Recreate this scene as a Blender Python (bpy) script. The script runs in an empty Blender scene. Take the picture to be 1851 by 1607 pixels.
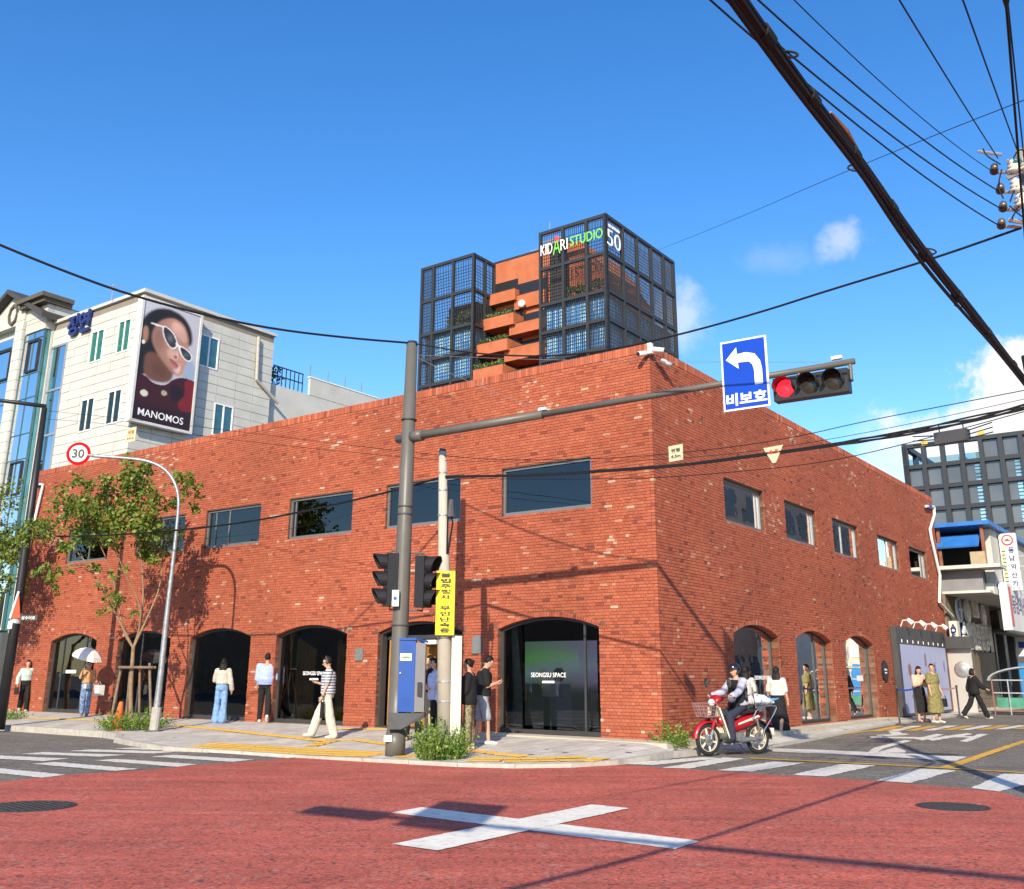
import bpy, math, random
import numpy as np
from mathutils import Vector, Matrix, noise as mnoise
random.seed(7)
RNG = np.random.default_rng(11)
SC = bpy.context.scene
COL = SC.collection
R = math.radians

# ---------------------------------------------------------------- camera
CAM_H = 1.5
FPX, CXP, CYP, WPX, HPX = 1785.0, 925.5, 700.0, 1851.0, 1607.0
_p, _r = R(16.23), R(0.28)
CF = np.array([0, math.cos(_p), math.sin(_p)])
_u = np.array([0, -math.sin(_p), math.cos(_p)])
_x = np.array([1.0, 0, 0])
CXA = math.cos(_r) * _x + math.sin(_r) * _u
CUA = -math.sin(_r) * _x + math.cos(_r) * _u
cam = bpy.data.cameras.new('camera')
cam.sensor_fit = 'HORIZONTAL'
cam.sensor_width = 36.0
cam.lens = FPX / WPX * 36.0
cam.shift_y = -(HPX / 2 - CYP) / WPX
cam.clip_start, cam.clip_end = 0.1, 3000
camo = bpy.data.objects.new('camera', cam)
COL.objects.link(camo)
camo.matrix_world = Matrix(((CXA[0], CUA[0], -CF[0], 0), (CXA[1], CUA[1], -CF[1], 0), (CXA[2], CUA[2], -CF[2], CAM_H), (0, 0, 0, 1)))
SC.camera = camo

# ---------------------------------------------------------------- sky and sun
SUN = np.array([0.18, 0.984, -0.535]); SUN = SUN / np.linalg.norm(SUN)
SUN_EL = math.asin(-SUN[2])
world = bpy.data.worlds.new('World')
SC.world = world
world.use_nodes = True
wn, wl = world.node_tree.nodes, world.node_tree.links
wn.clear()
wout = wn.new('ShaderNodeOutputWorld')
wbg = wn.new('ShaderNodeBackground')
wbg.inputs['Strength'].default_value = 0.15
wl.new(wbg.outputs[0], wout.inputs[0])
sky = wn.new('ShaderNodeTexSky')
sky.sky_type = 'NISHITA'
sky.sun_disc = False
sky.sun_elevation = SUN_EL
sky.sun_rotation = math.atan2(-SUN[0], -SUN[1])
sky.air_density, sky.dust_density, sky.ozone_density = 1.0, 0.3, 2.2
hs = wn.new('ShaderNodeHueSaturation')
hs.inputs['Hue'].default_value = 0.507
hs.inputs['Saturation'].default_value = 1.34
hs.inputs['Value'].default_value = 1.20
wl.new(sky.outputs[0], hs.inputs['Color'])

def wray(px, py):
    d = (px - CXP) / FPX * CXA - (py - CYP) / FPX * CUA + CF
    return d / np.linalg.norm(d)
tc = wn.new('ShaderNodeTexCoord')
nz = wn.new('ShaderNodeTexNoise'); nz.inputs['Scale'].default_value = 13.0; nz.inputs['Detail'].default_value = 7.0
nz.inputs['Roughness'].default_value = 0.62
wl.new(tc.outputs['Generated'], nz.inputs['Vector'])
_acc = hs.outputs[0]
for (cpx, cpy, rx, rz, soft, amt) in [(1524, 438, .032, .026, .5, .42), (1400, 470, .05, .02, .8, .12), (1238, 572, .032, .045, .6, .45),
                                      (1800, 765, .085, .045, .30, .92), (1870, 735, .075, .06, .30, .92), (1620, 860, .06, .05, .6, .5), (1335, 1000, .12, .05, .8, .3),
                                      (2250, 700, .16, .09, .4, .8), (-500, 760, .2, .07, .5, .6), (-1200, 600, .2, .09, .5, .6)]:
    c = wray(cpx, cpy)
    sub = wn.new('ShaderNodeVectorMath'); sub.operation = 'SUBTRACT'; sub.inputs[1].default_value = c
    wl.new(tc.outputs['Generated'], sub.inputs[0])
    mul = wn.new('ShaderNodeVectorMath'); mul.operation = 'MULTIPLY'; mul.inputs[1].default_value = (1 / rx, 1 / rx, 1 / rz)
    wl.new(sub.outputs[0], mul.inputs[0])
    ln = wn.new('ShaderNodeVectorMath'); ln.operation = 'LENGTH'
    wl.new(mul.outputs[0], ln.inputs[0])
    ad = wn.new('ShaderNodeMath'); ad.operation = 'MULTIPLY_ADD'; ad.inputs[1].default_value = -2.6; ad.inputs[2].default_value = 1.3
    wl.new(nz.outputs['Fac'], ad.inputs[0])
    sm = wn.new('ShaderNodeMath'); sm.operation = 'ADD'
    wl.new(ln.outputs['Value'], sm.inputs[0]); wl.new(ad.outputs[0], sm.inputs[1])
    mr = wn.new('ShaderNodeMapRange'); mr.interpolation_type = 'SMOOTHSTEP'
    mr.inputs['From Min'].default_value = 0.85 + soft * .35; mr.inputs['From Max'].default_value = 0.85 - soft
    mr.inputs['To Min'].default_value = 0.0; mr.inputs['To Max'].default_value = amt
    wl.new(sm.outputs[0], mr.inputs['Value'])
    mx = wn.new('ShaderNodeMix'); mx.data_type = 'RGBA'
    wl.new(mr.outputs[0], mx.inputs['Factor']); wl.new(_acc, mx.inputs[6]); mx.inputs[7].default_value = (5.6, 5.45, 5.3, 1)
    _acc = mx.outputs[2]
wl.new(_acc, wbg.inputs['Color'])
sunl = bpy.data.lights.new('sun', 'SUN')
sunl.energy, sunl.angle, sunl.color = 5.0, R(0.53), (1.0, 0.88, 0.68)
suno = bpy.data.objects.new('sun', sunl)
COL.objects.link(suno)
suno.rotation_euler = Vector(-SUN).to_track_quat('Z', 'Y').to_euler()
suno.location = (-10, -40, 40)
vs = SC.view_settings
vs.view_transform, vs.look, vs.exposure, vs.gamma, vs.use_curve_mapping = 'Standard', 'None', 0.46, 1.0, False
SC.cycles.max_bounces = 8
SC.cycles.transparent_max_bounces = 12
SC.cycles.use_denoising = True

# ---------------------------------------------------------------- geometry of the place (metres; the brick building's corner is the origin of the B frame)
AZ = R(53.85)
CORNER = np.array([3.023, 20.680, 0.0])
DR = np.array([math.cos(AZ), math.sin(AZ), 0])      # along the side street
DL = np.array([-math.sin(AZ), math.cos(AZ), 0])     # along the main street, to the left
def W(s, t, z=0.0): return CORNER + s * DR + t * DL + np.array([0, 0, z])
def toB(P):
    q = np.array(P, float) - CORNER
    return float(q @ DR), float(q @ DL), float(q[2])
EYE = np.array([0, 0, CAM_H])
def ground(px, py, z=0.0):
    d = wray(px, py); return EYE + d * ((z - CAM_H) / d[2])
def rng_pt(px, py, D):
    d = wray(px, py); h = math.hypot(d[0], d[1]); return EYE + d * (D / h)
def on_s(px, py, s):   # point on the plane s = const (parallel to the left facade), in B coordinates
    d = wray(px, py); k = ((CORNER + s * DR - EYE) @ DR) / (d @ DR); return toB(EYE + k * d)
def on_t(px, py, t):   # point on the plane t = const (parallel to the right facade), in B coordinates
    d = wray(px, py); k = ((CORNER + t * DL - EYE) @ DL) / (d @ DL); return toB(EYE + k * d)
def sstep(x): x = max(0.0, min(1.0, x)); return x * x * (3 - 2 * x)
def walk_z(x, y):      # pavement falls from the walls to the kerb
    s, t, _ = toB((x, y, 0)); d = max(0.0, min(6.0, -s)) if t > -0.2 else 0.0
    if t <= -0.2 and s < 0: d = min(6.0, math.hypot(s, t))
    return 0.26 - d / 5.5 * 0.17
def street_z(s): return 0.004 + 0.17 * sstep((s - 3.0) / 9.0)

# ---------------------------------------------------------------- mesh helpers
class MB:
    def __init__(self): self.v, self.f, self.c = [], [], []
    def add(self, vs, fs, col=None):
        o = len(self.v); self.v.extend([tuple(map(float, q)) for q in vs]); self.f.extend([tuple(i + o for i in f) for f in fs])
        self.c.extend([col] * len(fs)); return self
    def box(self, x0, y0, z0, x1, y1, z1, col=None):
        x0, x1 = min(x0, x1), max(x0, x1); y0, y1 = min(y0, y1), max(y0, y1); z0, z1 = min(z0, z1), max(z0, z1)
        v = [(x0, y0, z0), (x1, y0, z0), (x1, y1, z0), (x0, y1, z0), (x0, y0, z1), (x1, y0, z1), (x1, y1, z1), (x0, y1, z1)]
        return self.add(v, [(0, 3, 2, 1), (4, 5, 6, 7), (0, 1, 5, 4), (1, 2, 6, 5), (2, 3, 7, 6), (3, 0, 4, 7)], col)
    def obox(self, c, ax, ay, az, col=None):   # oriented box from half-axis vectors
        c, ax, ay, az = map(lambda q: np.array(q, float), (c, ax, ay, az))
        v = [c + i * ax + j * ay + k * az for k in (-1, 1) for (i, j) in ((-1, -1), (1, -1), (1, 1), (-1, 1))]
        return self.add(v, [(0, 3, 2, 1), (4, 5, 6, 7), (0, 1, 5, 4), (1, 2, 6, 5), (2, 3, 7, 6), (3, 0, 4, 7)], col)
    def prism(self, poly, d, col=None):       # poly: 3D points, extruded by vector d
        n = len(poly); d = np.array(d, float); a = [np.array(q, float) for q in poly]; b = [q + d for q in a]
        fs = [tuple(range(n))[::-1], tuple(range(n, 2 * n))] + [(i, (i + 1) % n, (i + 1) % n + n, i + n) for i in range(n)]
        return self.add(a + b, fs, col)
    def poly(self, pts, col=None): return self.add(pts, [tuple(range(len(pts)))], col)
    def tube(self, pts, r, n=8, col=None, cap=True):
        P = [np.array(q, float) for q in pts]; m = len(P)
        rr = [r] * m if np.isscalar(r) else list(r)
        vs, fs = [], []; prev = None
        for i in range(m):
            t = P[min(i + 1, m - 1)] - P[max(i - 1, 0)]; t = t / (np.linalg.norm(t) + 1e-12)
            if prev is None:
                a = np.cross(t, (0, 0, 1) if abs(t[2]) < .9 else (1, 0, 0))
            else:
                a = prev - t * (prev @ t)
            a = a / (np.linalg.norm(a) + 1e-12); prev = a; b = np.cross(t, a)
            for k in range(n):
                w = 2 * math.pi * k / n; vs.append(P[i] + rr[i] * (math.cos(w) * a + math.sin(w) * b))
        for i in range(m - 1):
            for k in range(n):
                k2 = (k + 1) % n; fs.append((i * n + k, i * n + k2, (i + 1) * n + k2, (i + 1) * n + k))
        if cap: fs.append(tuple(range(n))[::-1]); fs.append(tuple(range((m - 1) * n, m * n)))
        return self.add(vs, fs, col)
    def lathe(self, prof, n=16, c=(0, 0, 0), ax=(0, 0, 1), col=None, cap=True):
        ax = np.array(ax, float); ax /= np.linalg.norm(ax)
        a = np.cross(ax, (0, 0, 1) if abs(ax[2]) < .9 else (1, 0, 0)); a /= np.linalg.norm(a); b = np.cross(ax, a); c = np.array(c, float)
        vs, fs = [], []; m = len(prof)
        for (r, z) in prof:
            for k in range(n):
                w = 2 * math.pi * k / n; vs.append(c + ax * z + r * (math.cos(w) * a + math.sin(w) * b))
        for i in range(m - 1):
            for k in range(n):
                k2 = (k + 1) % n; fs.append((i * n + k, i * n + k2, (i + 1) * n + k2, (i + 1) * n + k))
        if cap: fs.append(tuple(range(n))[::-1]); fs.append(tuple(range((m - 1) * n, m * n)))
        return self.add(vs, fs, col)
    def ell(self, c, r, nu=12, nv=8, col=None, rot=None):
        c = np.array(c, float); vs, fs = [], []
        for j in range(nv + 1):
            th = math.pi * j / nv
            for k in range(nu):
                ph = 2 * math.pi * k / nu
                q = np.array([r[0] * math.sin(th) * math.cos(ph), r[1] * math.sin(th) * math.sin(ph), r[2] * math.cos(th)])
                if rot is not None: q = rot @ q
                vs.append(c + q)
        for j in range(nv):
            for k in range(nu):
                k2 = (k + 1) % nu; fs.append((j * nu + k, (j + 1) * nu + k, (j + 1) * nu + k2, j * nu + k2))
        return self.add(vs, fs, col)
    def loft(self, rings, n=16, col=None, cap=True):   # rings: (center, rx vector, ry vector)
        vs, fs = [], []
        for (c, a, b) in rings:
            c, a, b = np.array(c, float), np.array(a, float), np.array(b, float)
            for k in range(n):
                w = 2 * math.pi * k / n; vs.append(c + math.cos(w) * a + math.sin(w) * b)
        m = len(rings)
        for i in range(m - 1):
            for k in range(n):
                k2 = (k + 1) % n; fs.append((i * n + k, i * n + k2, (i + 1) * n + k2, (i + 1) * n + k))
        if cap: fs.append(tuple(range(n))[::-1]); fs.append(tuple(range((m - 1) * n, m * n)))
        return self.add(vs, fs, col)
    def mesh(self, name, smooth=False):
        me = bpy.data.meshes.new(name); me.from_pydata(self.v, [], self.f)
        if any(q is not None for q in self.c):
            at = me.attributes.new('Col', 'FLOAT_COLOR', 'FACE')
            arr = np.ones((len(self.f), 4), np.float32)
            for i, q in enumerate(self.c):
                if q is not None: arr[i, :3] = q[:3]
            at.data.foreach_set('color', arr.ravel())
        if smooth: me.polygons.foreach_set('use_smooth', [True] * len(me.polygons))
        me.update()
        return me
def link(name, me, parent=None, m=None, loc=(0, 0, 0), rz=0.0):
    o = bpy.data.objects.new(name, me); COL.objects.link(o)
    o.location = loc; o.rotation_euler = (0, 0, rz)
    if parent is not None: o.parent = parent
    if m is not None and me is not None and len(me.materials) == 0: me.materials.append(m)
    return o
def part(parent, name, mb, m, smooth=False, label=None):
    o = link(name, mb.mesh(name, smooth), parent, m)
    if label: o['label'] = label
    return o
def tag(o, label, cat, group=None):
    o['label'] = label; o['category'] = cat
    if group: o['group'] = group
    return o
def thing(name, label, cat, loc=(0, 0, 0), rz=0.0, group=None):
    o = bpy.data.objects.new(name, None); COL.objects.link(o); o.empty_display_size = .2
    o.location = tuple(map(float, loc)); o.rotation_euler = (0, 0, rz)
    return tag(o, label, cat, group)
def struct(name, mb, m, smooth=False):
    o = link(name, mb.mesh(name, smooth), None, m); o['kind'] = 'structure'; return o
def smooth_auto(o, ang=40):
    me = o.data; me.polygons.foreach_set('use_smooth', [True] * len(me.polygons))
    try: me.set_sharp_from_angle(angle=R(ang))
    except Exception: pass
    return o

# ---------------------------------------------------------------- materials
MATS = {}
def pm(name, col, rough=.6, var=.12, scale=6.0, bump=0.0, metal=0.0, spec=.4, attr=False, emit=0.0, dark=None, dscale=1.2, damt=.0, bscale=None, coat=0.0):
    """procedural principled material: base colour with noise variation, optional dirt blotches and fine relief"""
    if name in MATS: return MATS[name]
    m = bpy.data.materials.new(name); m.use_nodes = True; MATS[name] = m
    n, l = m.node_tree.nodes, m.node_tree.links
    b = n['Principled BSDF']; tcn = n.new('ShaderNodeTexCoord')
    b.inputs['Roughness'].default_value = rough; b.inputs['Metallic'].default_value = metal
    b.inputs['Specular IOR Level'].default_value = spec
    if coat: b.inputs['Coat Weight'].default_value = coat; b.inputs['Coat Roughness'].default_value = .08
    if attr:
        a = n.new('ShaderNodeAttribute'); a.attribute_name = 'Col'; src = a.outputs['Color']
    else:
        rg = n.new('ShaderNodeRGB'); rg.outputs[0].default_value = (*col, 1); src = rg.outputs[0]
    t = n.new('ShaderNodeTexNoise'); t.inputs['Scale'].default_value = scale; t.inputs['Detail'].default_value = 5
    l.new(tcn.outputs['Object'], t.inputs['Vector'])
    mr = n.new('ShaderNodeMapRange'); mr.inputs['From Min'].default_value = .25; mr.inputs['From Max'].default_value = .75
    mr.inputs['To Min'].default_value = 1 - var; mr.inputs['To Max'].default_value = 1 + var
    l.new(t.outputs['Fac'], mr.inputs['Value'])
    mu = n.new('ShaderNodeMix'); mu.data_type = 'RGBA'; mu.blend_type = 'MULTIPLY'; mu.inputs['Factor'].default_value = 1
    l.new(src, mu.inputs[6]); l.new(mr.outputs[0], mu.inputs[7]); out = mu.outputs[2]
    if damt:
        t2 = n.new('ShaderNodeTexNoise'); t2.inputs['Scale'].default_value = dscale; t2.inputs['Detail'].default_value = 8; t2.inputs['Roughness'].default_value = .7
        l.new(tcn.outputs['Object'], t2.inputs['Vector'])
        r2 = n.new('ShaderNodeMapRange'); r2.inputs['From Min'].default_value = .5; r2.inputs['From Max'].default_value = .75; r2.inputs['To Max'].default_value = damt
        l.new(t2.outputs['Fac'], r2.inputs['Value'])
        m2 = n.new('ShaderNodeMix'); m2.data_type = 'RGBA'; l.new(r2.outputs[0], m2.inputs['Factor']); l.new(out, m2.inputs[6])
        m2.inputs[7].default_value = (*(dark or (.06, .055, .05)), 1); out = m2.outputs[2]
    l.new(out, b.inputs['Base Color'])
    if bump:
        t3 = n.new('ShaderNodeTexNoise'); t3.inputs['Scale'].default_value = bscale or scale * 8; t3.inputs['Detail'].default_value = 6
        l.new(tcn.outputs['Object'], t3.inputs['Vector'])
        bp = n.new('ShaderNodeBump'); bp.inputs['Strength'].default_value = bump; bp.inputs['Distance'].default_value = .01
        l.new(t3.outputs['Fac'], bp.inputs['Height']); l.new(bp.outputs[0], b.inputs['Normal'])
    if emit:
        l.new(out, b.inputs['Emission Color']); b.inputs['Emission Strength'].default_value = emit
    return m
def glass(name, tint=(.5, .55, .56), ior=1.5, refl=1.0, wavy=.015, rough=0.0):
    if name in MATS: return MATS[name]
    m = bpy.data.materials.new(name); m.use_nodes = True; MATS[name] = m
    n, l = m.node_tree.nodes, m.node_tree.links; n.remove(n['Principled BSDF']); o = n['Material Output']
    tr = n.new('ShaderNodeBsdfTransparent'); tr.inputs[0].default_value = (*tint, 1)
    gl = n.new('ShaderNodeBsdfGlossy'); gl.inputs['Roughness'].default_value = rough; gl.inputs['Color'].default_value = (refl, refl, refl, 1)
    fr = n.new('ShaderNodeFresnel'); fr.inputs['IOR'].default_value = ior
    t = n.new('ShaderNodeTexNoise'); t.inputs['Scale'].default_value = 1.3
    tcn = n.new('ShaderNodeTexCoord'); l.new(tcn.outputs['Object'], t.inputs['Vector'])
    bp = n.new('ShaderNodeBump'); bp.inputs['Strength'].default_value = wavy; bp.inputs['Distance'].default_value = .1
    l.new(t.outputs['Fac'], bp.inputs['Height']); l.new(bp.outputs[0], gl.inputs['Normal'])
    mx = n.new('ShaderNodeMixShader'); l.new(fr.outputs[0], mx.inputs[0]); l.new(tr.outputs[0], mx.inputs[1]); l.new(gl.outputs[0], mx.inputs[2])
    l.new(mx.outputs[0], o.inputs[0])
    return m
BLACK = pm('black_metal', (.018, .018, .02), .45, .2, 3, metal=0.0)
DKGREY = pm('dark_grey_paint', (.055, .055, .058), .5, .15, 4)
POLE_GREY = pm('pole_grey_paint', (.115, .108, .095), .42, .10, 3, damt=.25, dscale=2.0)
STEEL = pm('galvanised_steel', (.42, .43, .44), .38, .15, 8, metal=.6, damt=.2, dscale=3)
WHITE = pm('white_paint', (.78, .77, .74), .5, .05, 4)
CABLE = pm('cable_rubber', (.006, .006, .007), .7, .2, 20)
CONC = pm('pole_concrete', (.42, .39, .33), .85, .12, 5, bump=.3, damt=.3, dscale=2.5, dark=(.18, .16, .14))

_fontcache = {}
def text_obj(parent, name, s, loc, xdir, updir, h, m, depth=.01, bold=0.0, width=None, align='CENTER', ls=1.0, sx=1.0):
    """raised or printed lettering as a flat solid mesh: xdir = reading direction, updir = up of the letters"""
    key = (s, round(bold, 4), align, ls)
    if key not in _fontcache:
        cu = bpy.data.curves.new('lettering', 'FONT'); cu.body = s; cu.size = 1.0; cu.align_x = align; cu.align_y = 'CENTER'
        cu.offset = bold; cu.space_character = ls; cu.resolution_u = 3; cu.extrude = .5
        to = bpy.data.objects.new('lettering', cu); COL.objects.link(to)
        dg = bpy.context.evaluated_depsgraph_get()
        me = bpy.data.meshes.new_from_object(to.evaluated_get(dg)); bpy.data.objects.remove(to); bpy.data.curves.remove(cu)
        _fontcache[key] = me
    src = _fontcache[key]; me = src.copy(); me.materials.clear(); me.materials.append(m)
    co = np.empty(len(me.vertices) * 3); me.vertices.foreach_get('co', co); co = co.reshape(-1, 3)
    hh = co[:, 1].max() - co[:, 1].min(); k = h / hh
    cy = (co[:, 1].max() + co[:, 1].min()) / 2; co[:, 1] -= cy
    kx = k * sx
    if width: kx = width / (co[:, 0].max() - co[:, 0].min())
    if align == 'CENTER': co[:, 0] -= (co[:, 0].max() + co[:, 0].min()) / 2
    xd = np.array(xdir, float); xd /= np.linalg.norm(xd); ud = np.array(updir, float); ud /= np.linalg.norm(ud); nd = np.cross(xd, ud)
    P = np.array(loc, float) + np.outer(co[:, 0] * kx, xd) + np.outer(co[:, 1] * k, ud) + np.outer(co[:, 2] * depth, nd)
    me.vertices.foreach_set('co', P.ravel()); me.update()
    return link(name, me, parent)
def grid_print(parent, name, fn, nx, ny, mapf, m, smooth=True):
    """a flat print: a fine sheet of coloured faces; fn(u,v)->rgb arrays, mapf(u,v)->point"""
    us, vs_ = np.linspace(0, 1, nx + 1), np.linspace(0, 1, ny + 1)
    V = [mapf(u, v) for v in vs_ for u in us]
    Fc = [(j * (nx + 1) + i, j * (nx + 1) + i + 1, (j + 1) * (nx + 1) + i + 1, (j + 1) * (nx + 1) + i) for j in range(ny) for i in range(nx)]
    me = bpy.data.meshes.new(name); me.from_pydata([tuple(map(float, q)) for q in V], [], Fc)
    uu, vv = np.meshgrid(us, vs_); rgb = fn(uu, vv)
    at = me.attributes.new('Col', 'FLOAT_COLOR', 'POINT'); arr = np.ones(((nx + 1) * (ny + 1), 4), np.float32); arr[:, :3] = rgb.reshape(-1, 3)
    at.data.foreach_set('color', arr.ravel()); me.update()
    return link(name, me, parent, m)
# ================================================================ the ground
def asphalt(name, col, speck, wear, wearcol, joint=None, aniso=(1, 1, 1)):
    m = bpy.data.materials.new(name); m.use_nodes = True; n, l = m.node_tree.nodes, m.node_tree.links; b = n['Principled BSDF']
    b.inputs['Roughness'].default_value = .85; b.inputs['Specular IOR Level'].default_value = .3
    g = n.new('ShaderNodeNewGeometry')
    mp = n.new('ShaderNodeMapping'); mp.inputs['Rotation'].default_value = (0, 0, -AZ + R(8)); mp.inputs['Scale'].default_value = aniso
    l.new(g.outputs['Position'], mp.inputs['Vector'])
    def noise(sc, det, ro=.6, src=None):
        t = n.new('ShaderNodeTexNoise'); t.inputs['Scale'].default_value = sc; t.inputs['Detail'].default_value = det; t.inputs['Roughness'].default_value = ro
        l.new(src or g.outputs['Position'], t.inputs['Vector']); return t.outputs['Fac']
    def rang(s, a, c, lo, hi):
        r = n.new('ShaderNodeMapRange'); r.inputs['From Min'].default_value = a; r.inputs['From Max'].default_value = c
        r.inputs['To Min'].default_value = lo; r.inputs['To Max'].default_value = hi; l.new(s, r.inputs['Value']); return r.outputs[0]
    def mix(f, a, c, bt='MIX'):
        x = n.new('ShaderNodeMix'); x.data_type = 'RGBA'; x.blend_type = bt
        if isinstance(f, float): x.inputs['Factor'].default_value = f
        else: l.new(f, x.inputs['Factor'])
        for s, v in ((6, a), (7, c)):
            if isinstance(v, tuple): x.inputs[s].default_value = (*v, 1)
            else: l.new(v, x.inputs[s])
        return x.outputs[2]
    c = mix(1.0, col, rang(noise(.55, 7, .7), .3, .7, .78, 1.2), 'MULTIPLY')
    c = mix(1.0, c, rang(noise(60, 3, .7), .3, .7, .80, 1.22), 'MULTIPLY')
    c = mix(1.0, c, rang(noise(2.3, 5, .6, mp.outputs[0]), .3, .7, .80, 1.16), 'MULTIPLY')
    # tyre-worn strips, long in the direction of traffic
    w = rang(noise(1.0, 9, .78, mp.outputs[0]), .47, .72, 0, wear)
    w2 = rang(noise(38, 4, .8), .42, .66, 0, 1)
    mm = n.new('ShaderNodeMath'); mm.operation = 'MULTIPLY'; l.new(w, mm.inputs[0]); l.new(w2, mm.inputs[1])
    c = mix(mm.outputs[0], c, wearcol)
    # grit: every stone its own shade, with patches where the coat has worn through to pale chips
    for sc_, lo_, hi_ in ((60, .64, 1.30), (30, .82, 1.15)):
        vo = n.new('ShaderNodeTexVoronoi'); vo.inputs['Scale'].default_value = sc_; l.new(g.outputs['Position'], vo.inputs['Vector'])
        sx = n.new('ShaderNodeSeparateColor'); l.new(vo.outputs['Color'], sx.inputs[0])
        c = mix(1.0, c, rang(sx.outputs[0], 0, 1, lo_, hi_), 'MULTIPLY')
    sp = rang(sx.outputs[1], .80, .86, 0, 1)
    gate = rang(noise(1.6, 8, .8), .47, .62, 0, speck)
    ms = n.new('ShaderNodeMath'); ms.operation = 'MULTIPLY'; l.new(sp, ms.inputs[0]); l.new(gate, ms.inputs[1])
    c = mix(ms.outputs[0], c, (.36, .32, .28))
    ds = rang(sx.outputs[2], .93, .96, 0, .7); c = mix(ds, c, (.05, .035, .03))
    l.new(c, b.inputs['Base Color'])
    bp = n.new('ShaderNodeBump'); bp.inputs['Strength'].default_value = .45; bp.inputs['Distance'].default_value = .006
    l.new(noise(140, 4, .7), bp.inputs['Height']); l.new(bp.outputs[0], b.inputs['Normal'])
    return m
M_ROAD = asphalt('asphalt', (.165, .150, .124), 1.0, .6, (.22, .205, .19), aniso=(.5, 2.5, 1))
M_RED = asphalt('red_asphalt', (.480, .108, .072), .5, 1.0, (.19, .09, .065), aniso=(.12, 1.3, 1))
M_LINE = pm('road_paint_white', (.80, .77, .66), .6, .12, 4, bump=.2, damt=.75, dscale=9, dark=(.30, .28, .26))
M_LINE_W = pm('road_paint_worn', (.70, .68, .60), .6, .14, 6, bump=.2, damt=.95, dscale=14, dark=(.14, .13, .12))
M_YEL = pm('road_paint_yellow', (.62, .34, .03), .6, .12, 4, bump=.2, damt=.7, dscale=9, dark=(.20, .15, .10))
M_KERB = pm('kerb_granite', (.42, .39, .34), .85, .15, 9, bump=.3, damt=.45, dscale=2, dark=(.20, .18, .15))
M_PLINTH = pm('plinth_concrete', (.46, .41, .32), .9, .15, 5, bump=.4, damt=.5, dscale=2.2, dark=(.22, .19, .15))

mb = MB(); mb.poly([(-900, -700, 0), (900, -700, 0), (900, 1100, 0), (-900, 1100, 0)])
road = struct('road', mb, M_ROAD)
# red painted crossing area
redpts = [ground(x, y) for x, y in [(0, 1414), (117, 1401), (249, 1393), (356, 1383.5), (460, 1376), (519, 1371.5), (580, 1370), (640, 1372), (712, 1374), (790, 1379), (850, 1382), (925, 1383.5), (1000, 1383), (1060, 1381), (1130, 1383),
                                    (1200, 1388.5), (1295, 1394), (1428.6, 1402.5), (1583, 1412), (1640, 1417), (1730, 1424), (1808, 1432), (1851, 1444)]]
redpts = [(q[0], q[1], .004) for q in redpts] + [(7.6, 10.5, .004), (9.0, 3, .004), (9, -9, .004), (-13, -9, .004), (-12, 6, .004), (-8.6, 13.2, .004)]
mb = MB(); mb.poly(redpts)
red = struct('red_pavement', mb, M_RED)
def ragged(P, amp, step=.07):
    """worn outline: extra corners every few centimetres, each a little in or out"""
    out = []
    for i in range(len(P)):
        a, b = np.array(P[i]), np.array(P[(i + 1) % len(P)]); L = np.linalg.norm(b - a); k = max(1, int(L / step)); nn = np.array([-(b - a)[1], (b - a)[0], 0]) / max(L, 1e-6)
        for j in range(k): out.append(tuple(a + (b - a) * j / k + (nn * random.gauss(0, amp) if j else 0)))
    return out
def paint(parent, name, pts, m, z=.008, px=True, zs=None):
    P = []
    for q in pts:
        g = ground(q[0], q[1], zs if zs is not None else 0.0) if px else q
        P.append((g[0], g[1], z))
    mb = MB(); mb.poly(ragged(P, .013 if m is not M_LINE else .005)); return part(parent, name, mb, m)
def zm(ox, oy, sc): return lambda pts: [(ox + a / sc, oy + b / sc) for a, b in pts]
# white X: two crossing bars
zA = zm(600, 1290, 2.892)
paint(red, 'cross_bar', zA([(310, 521), (470, 493), (1851, 661), (1900, 667), (1917, 673), (1853, 692), (1795, 713)]), M_LINE, .009)
paint(red, 'cross_bar', zA([(315, 688), (550, 723), (1555, 500), (1360, 480)]), M_LINE, .013)
# zebra at the left
z2 = zm(0, 1260, 2.892)
for poly in [[(-260, 352), (0, 375), (340, 408), (220, 425), (0, 401), (-330, 370)],
             [(165, 351), (290, 342), (720, 378), (600, 389)], [(490, 333), (610, 326), (1030, 354), (925, 367)],
             [(790, 313), (900, 304), (1330, 329), (1215, 341)], [(1085, 291), (1190, 286), (1590, 313), (1500, 322)],
             [(-130, 318), (-20, 307), (360, 324), (230, 337)], [(110, 299), (220, 290), (660, 304), (530, 314)], [(360, 284), (470, 276), (940, 287), (800, 297)], [(600, 272), (690, 266), (1080, 276), (985, 284)]]:
    paint(road, 'crosswalk_stripe', z2(poly), M_LINE_W)
# zebra at the right
z3 = zm(1200, 1260, 2.843)
for poly in [[(-230, 344), (-60, 352), (300, 316), (200, 311)], [(-10, 366), (130, 370), (418, 318), (310, 312)], [(275, 378), (440, 386), (725, 341), (565, 334)], [(655, 402), (830, 411), (1092, 353), (912, 346)],
             [(1090, 432), (1262, 444), (1505, 379), (1312, 370)], [(1575, 470), (1722, 488), (2010, 414), (1850, 398), (1745, 396)], [(2020, 520), (2200, 535), (2450, 440), (2250, 425)]]:
    paint(road, 'crosswalk_stripe', z3(poly), M_LINE_W)
paint(road, 'edge_line', z3([(430, 318), (440, 314), (1300, 357), (1851, 390), (1851, 395), (1300, 362)]), M_YEL, .012)
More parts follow.
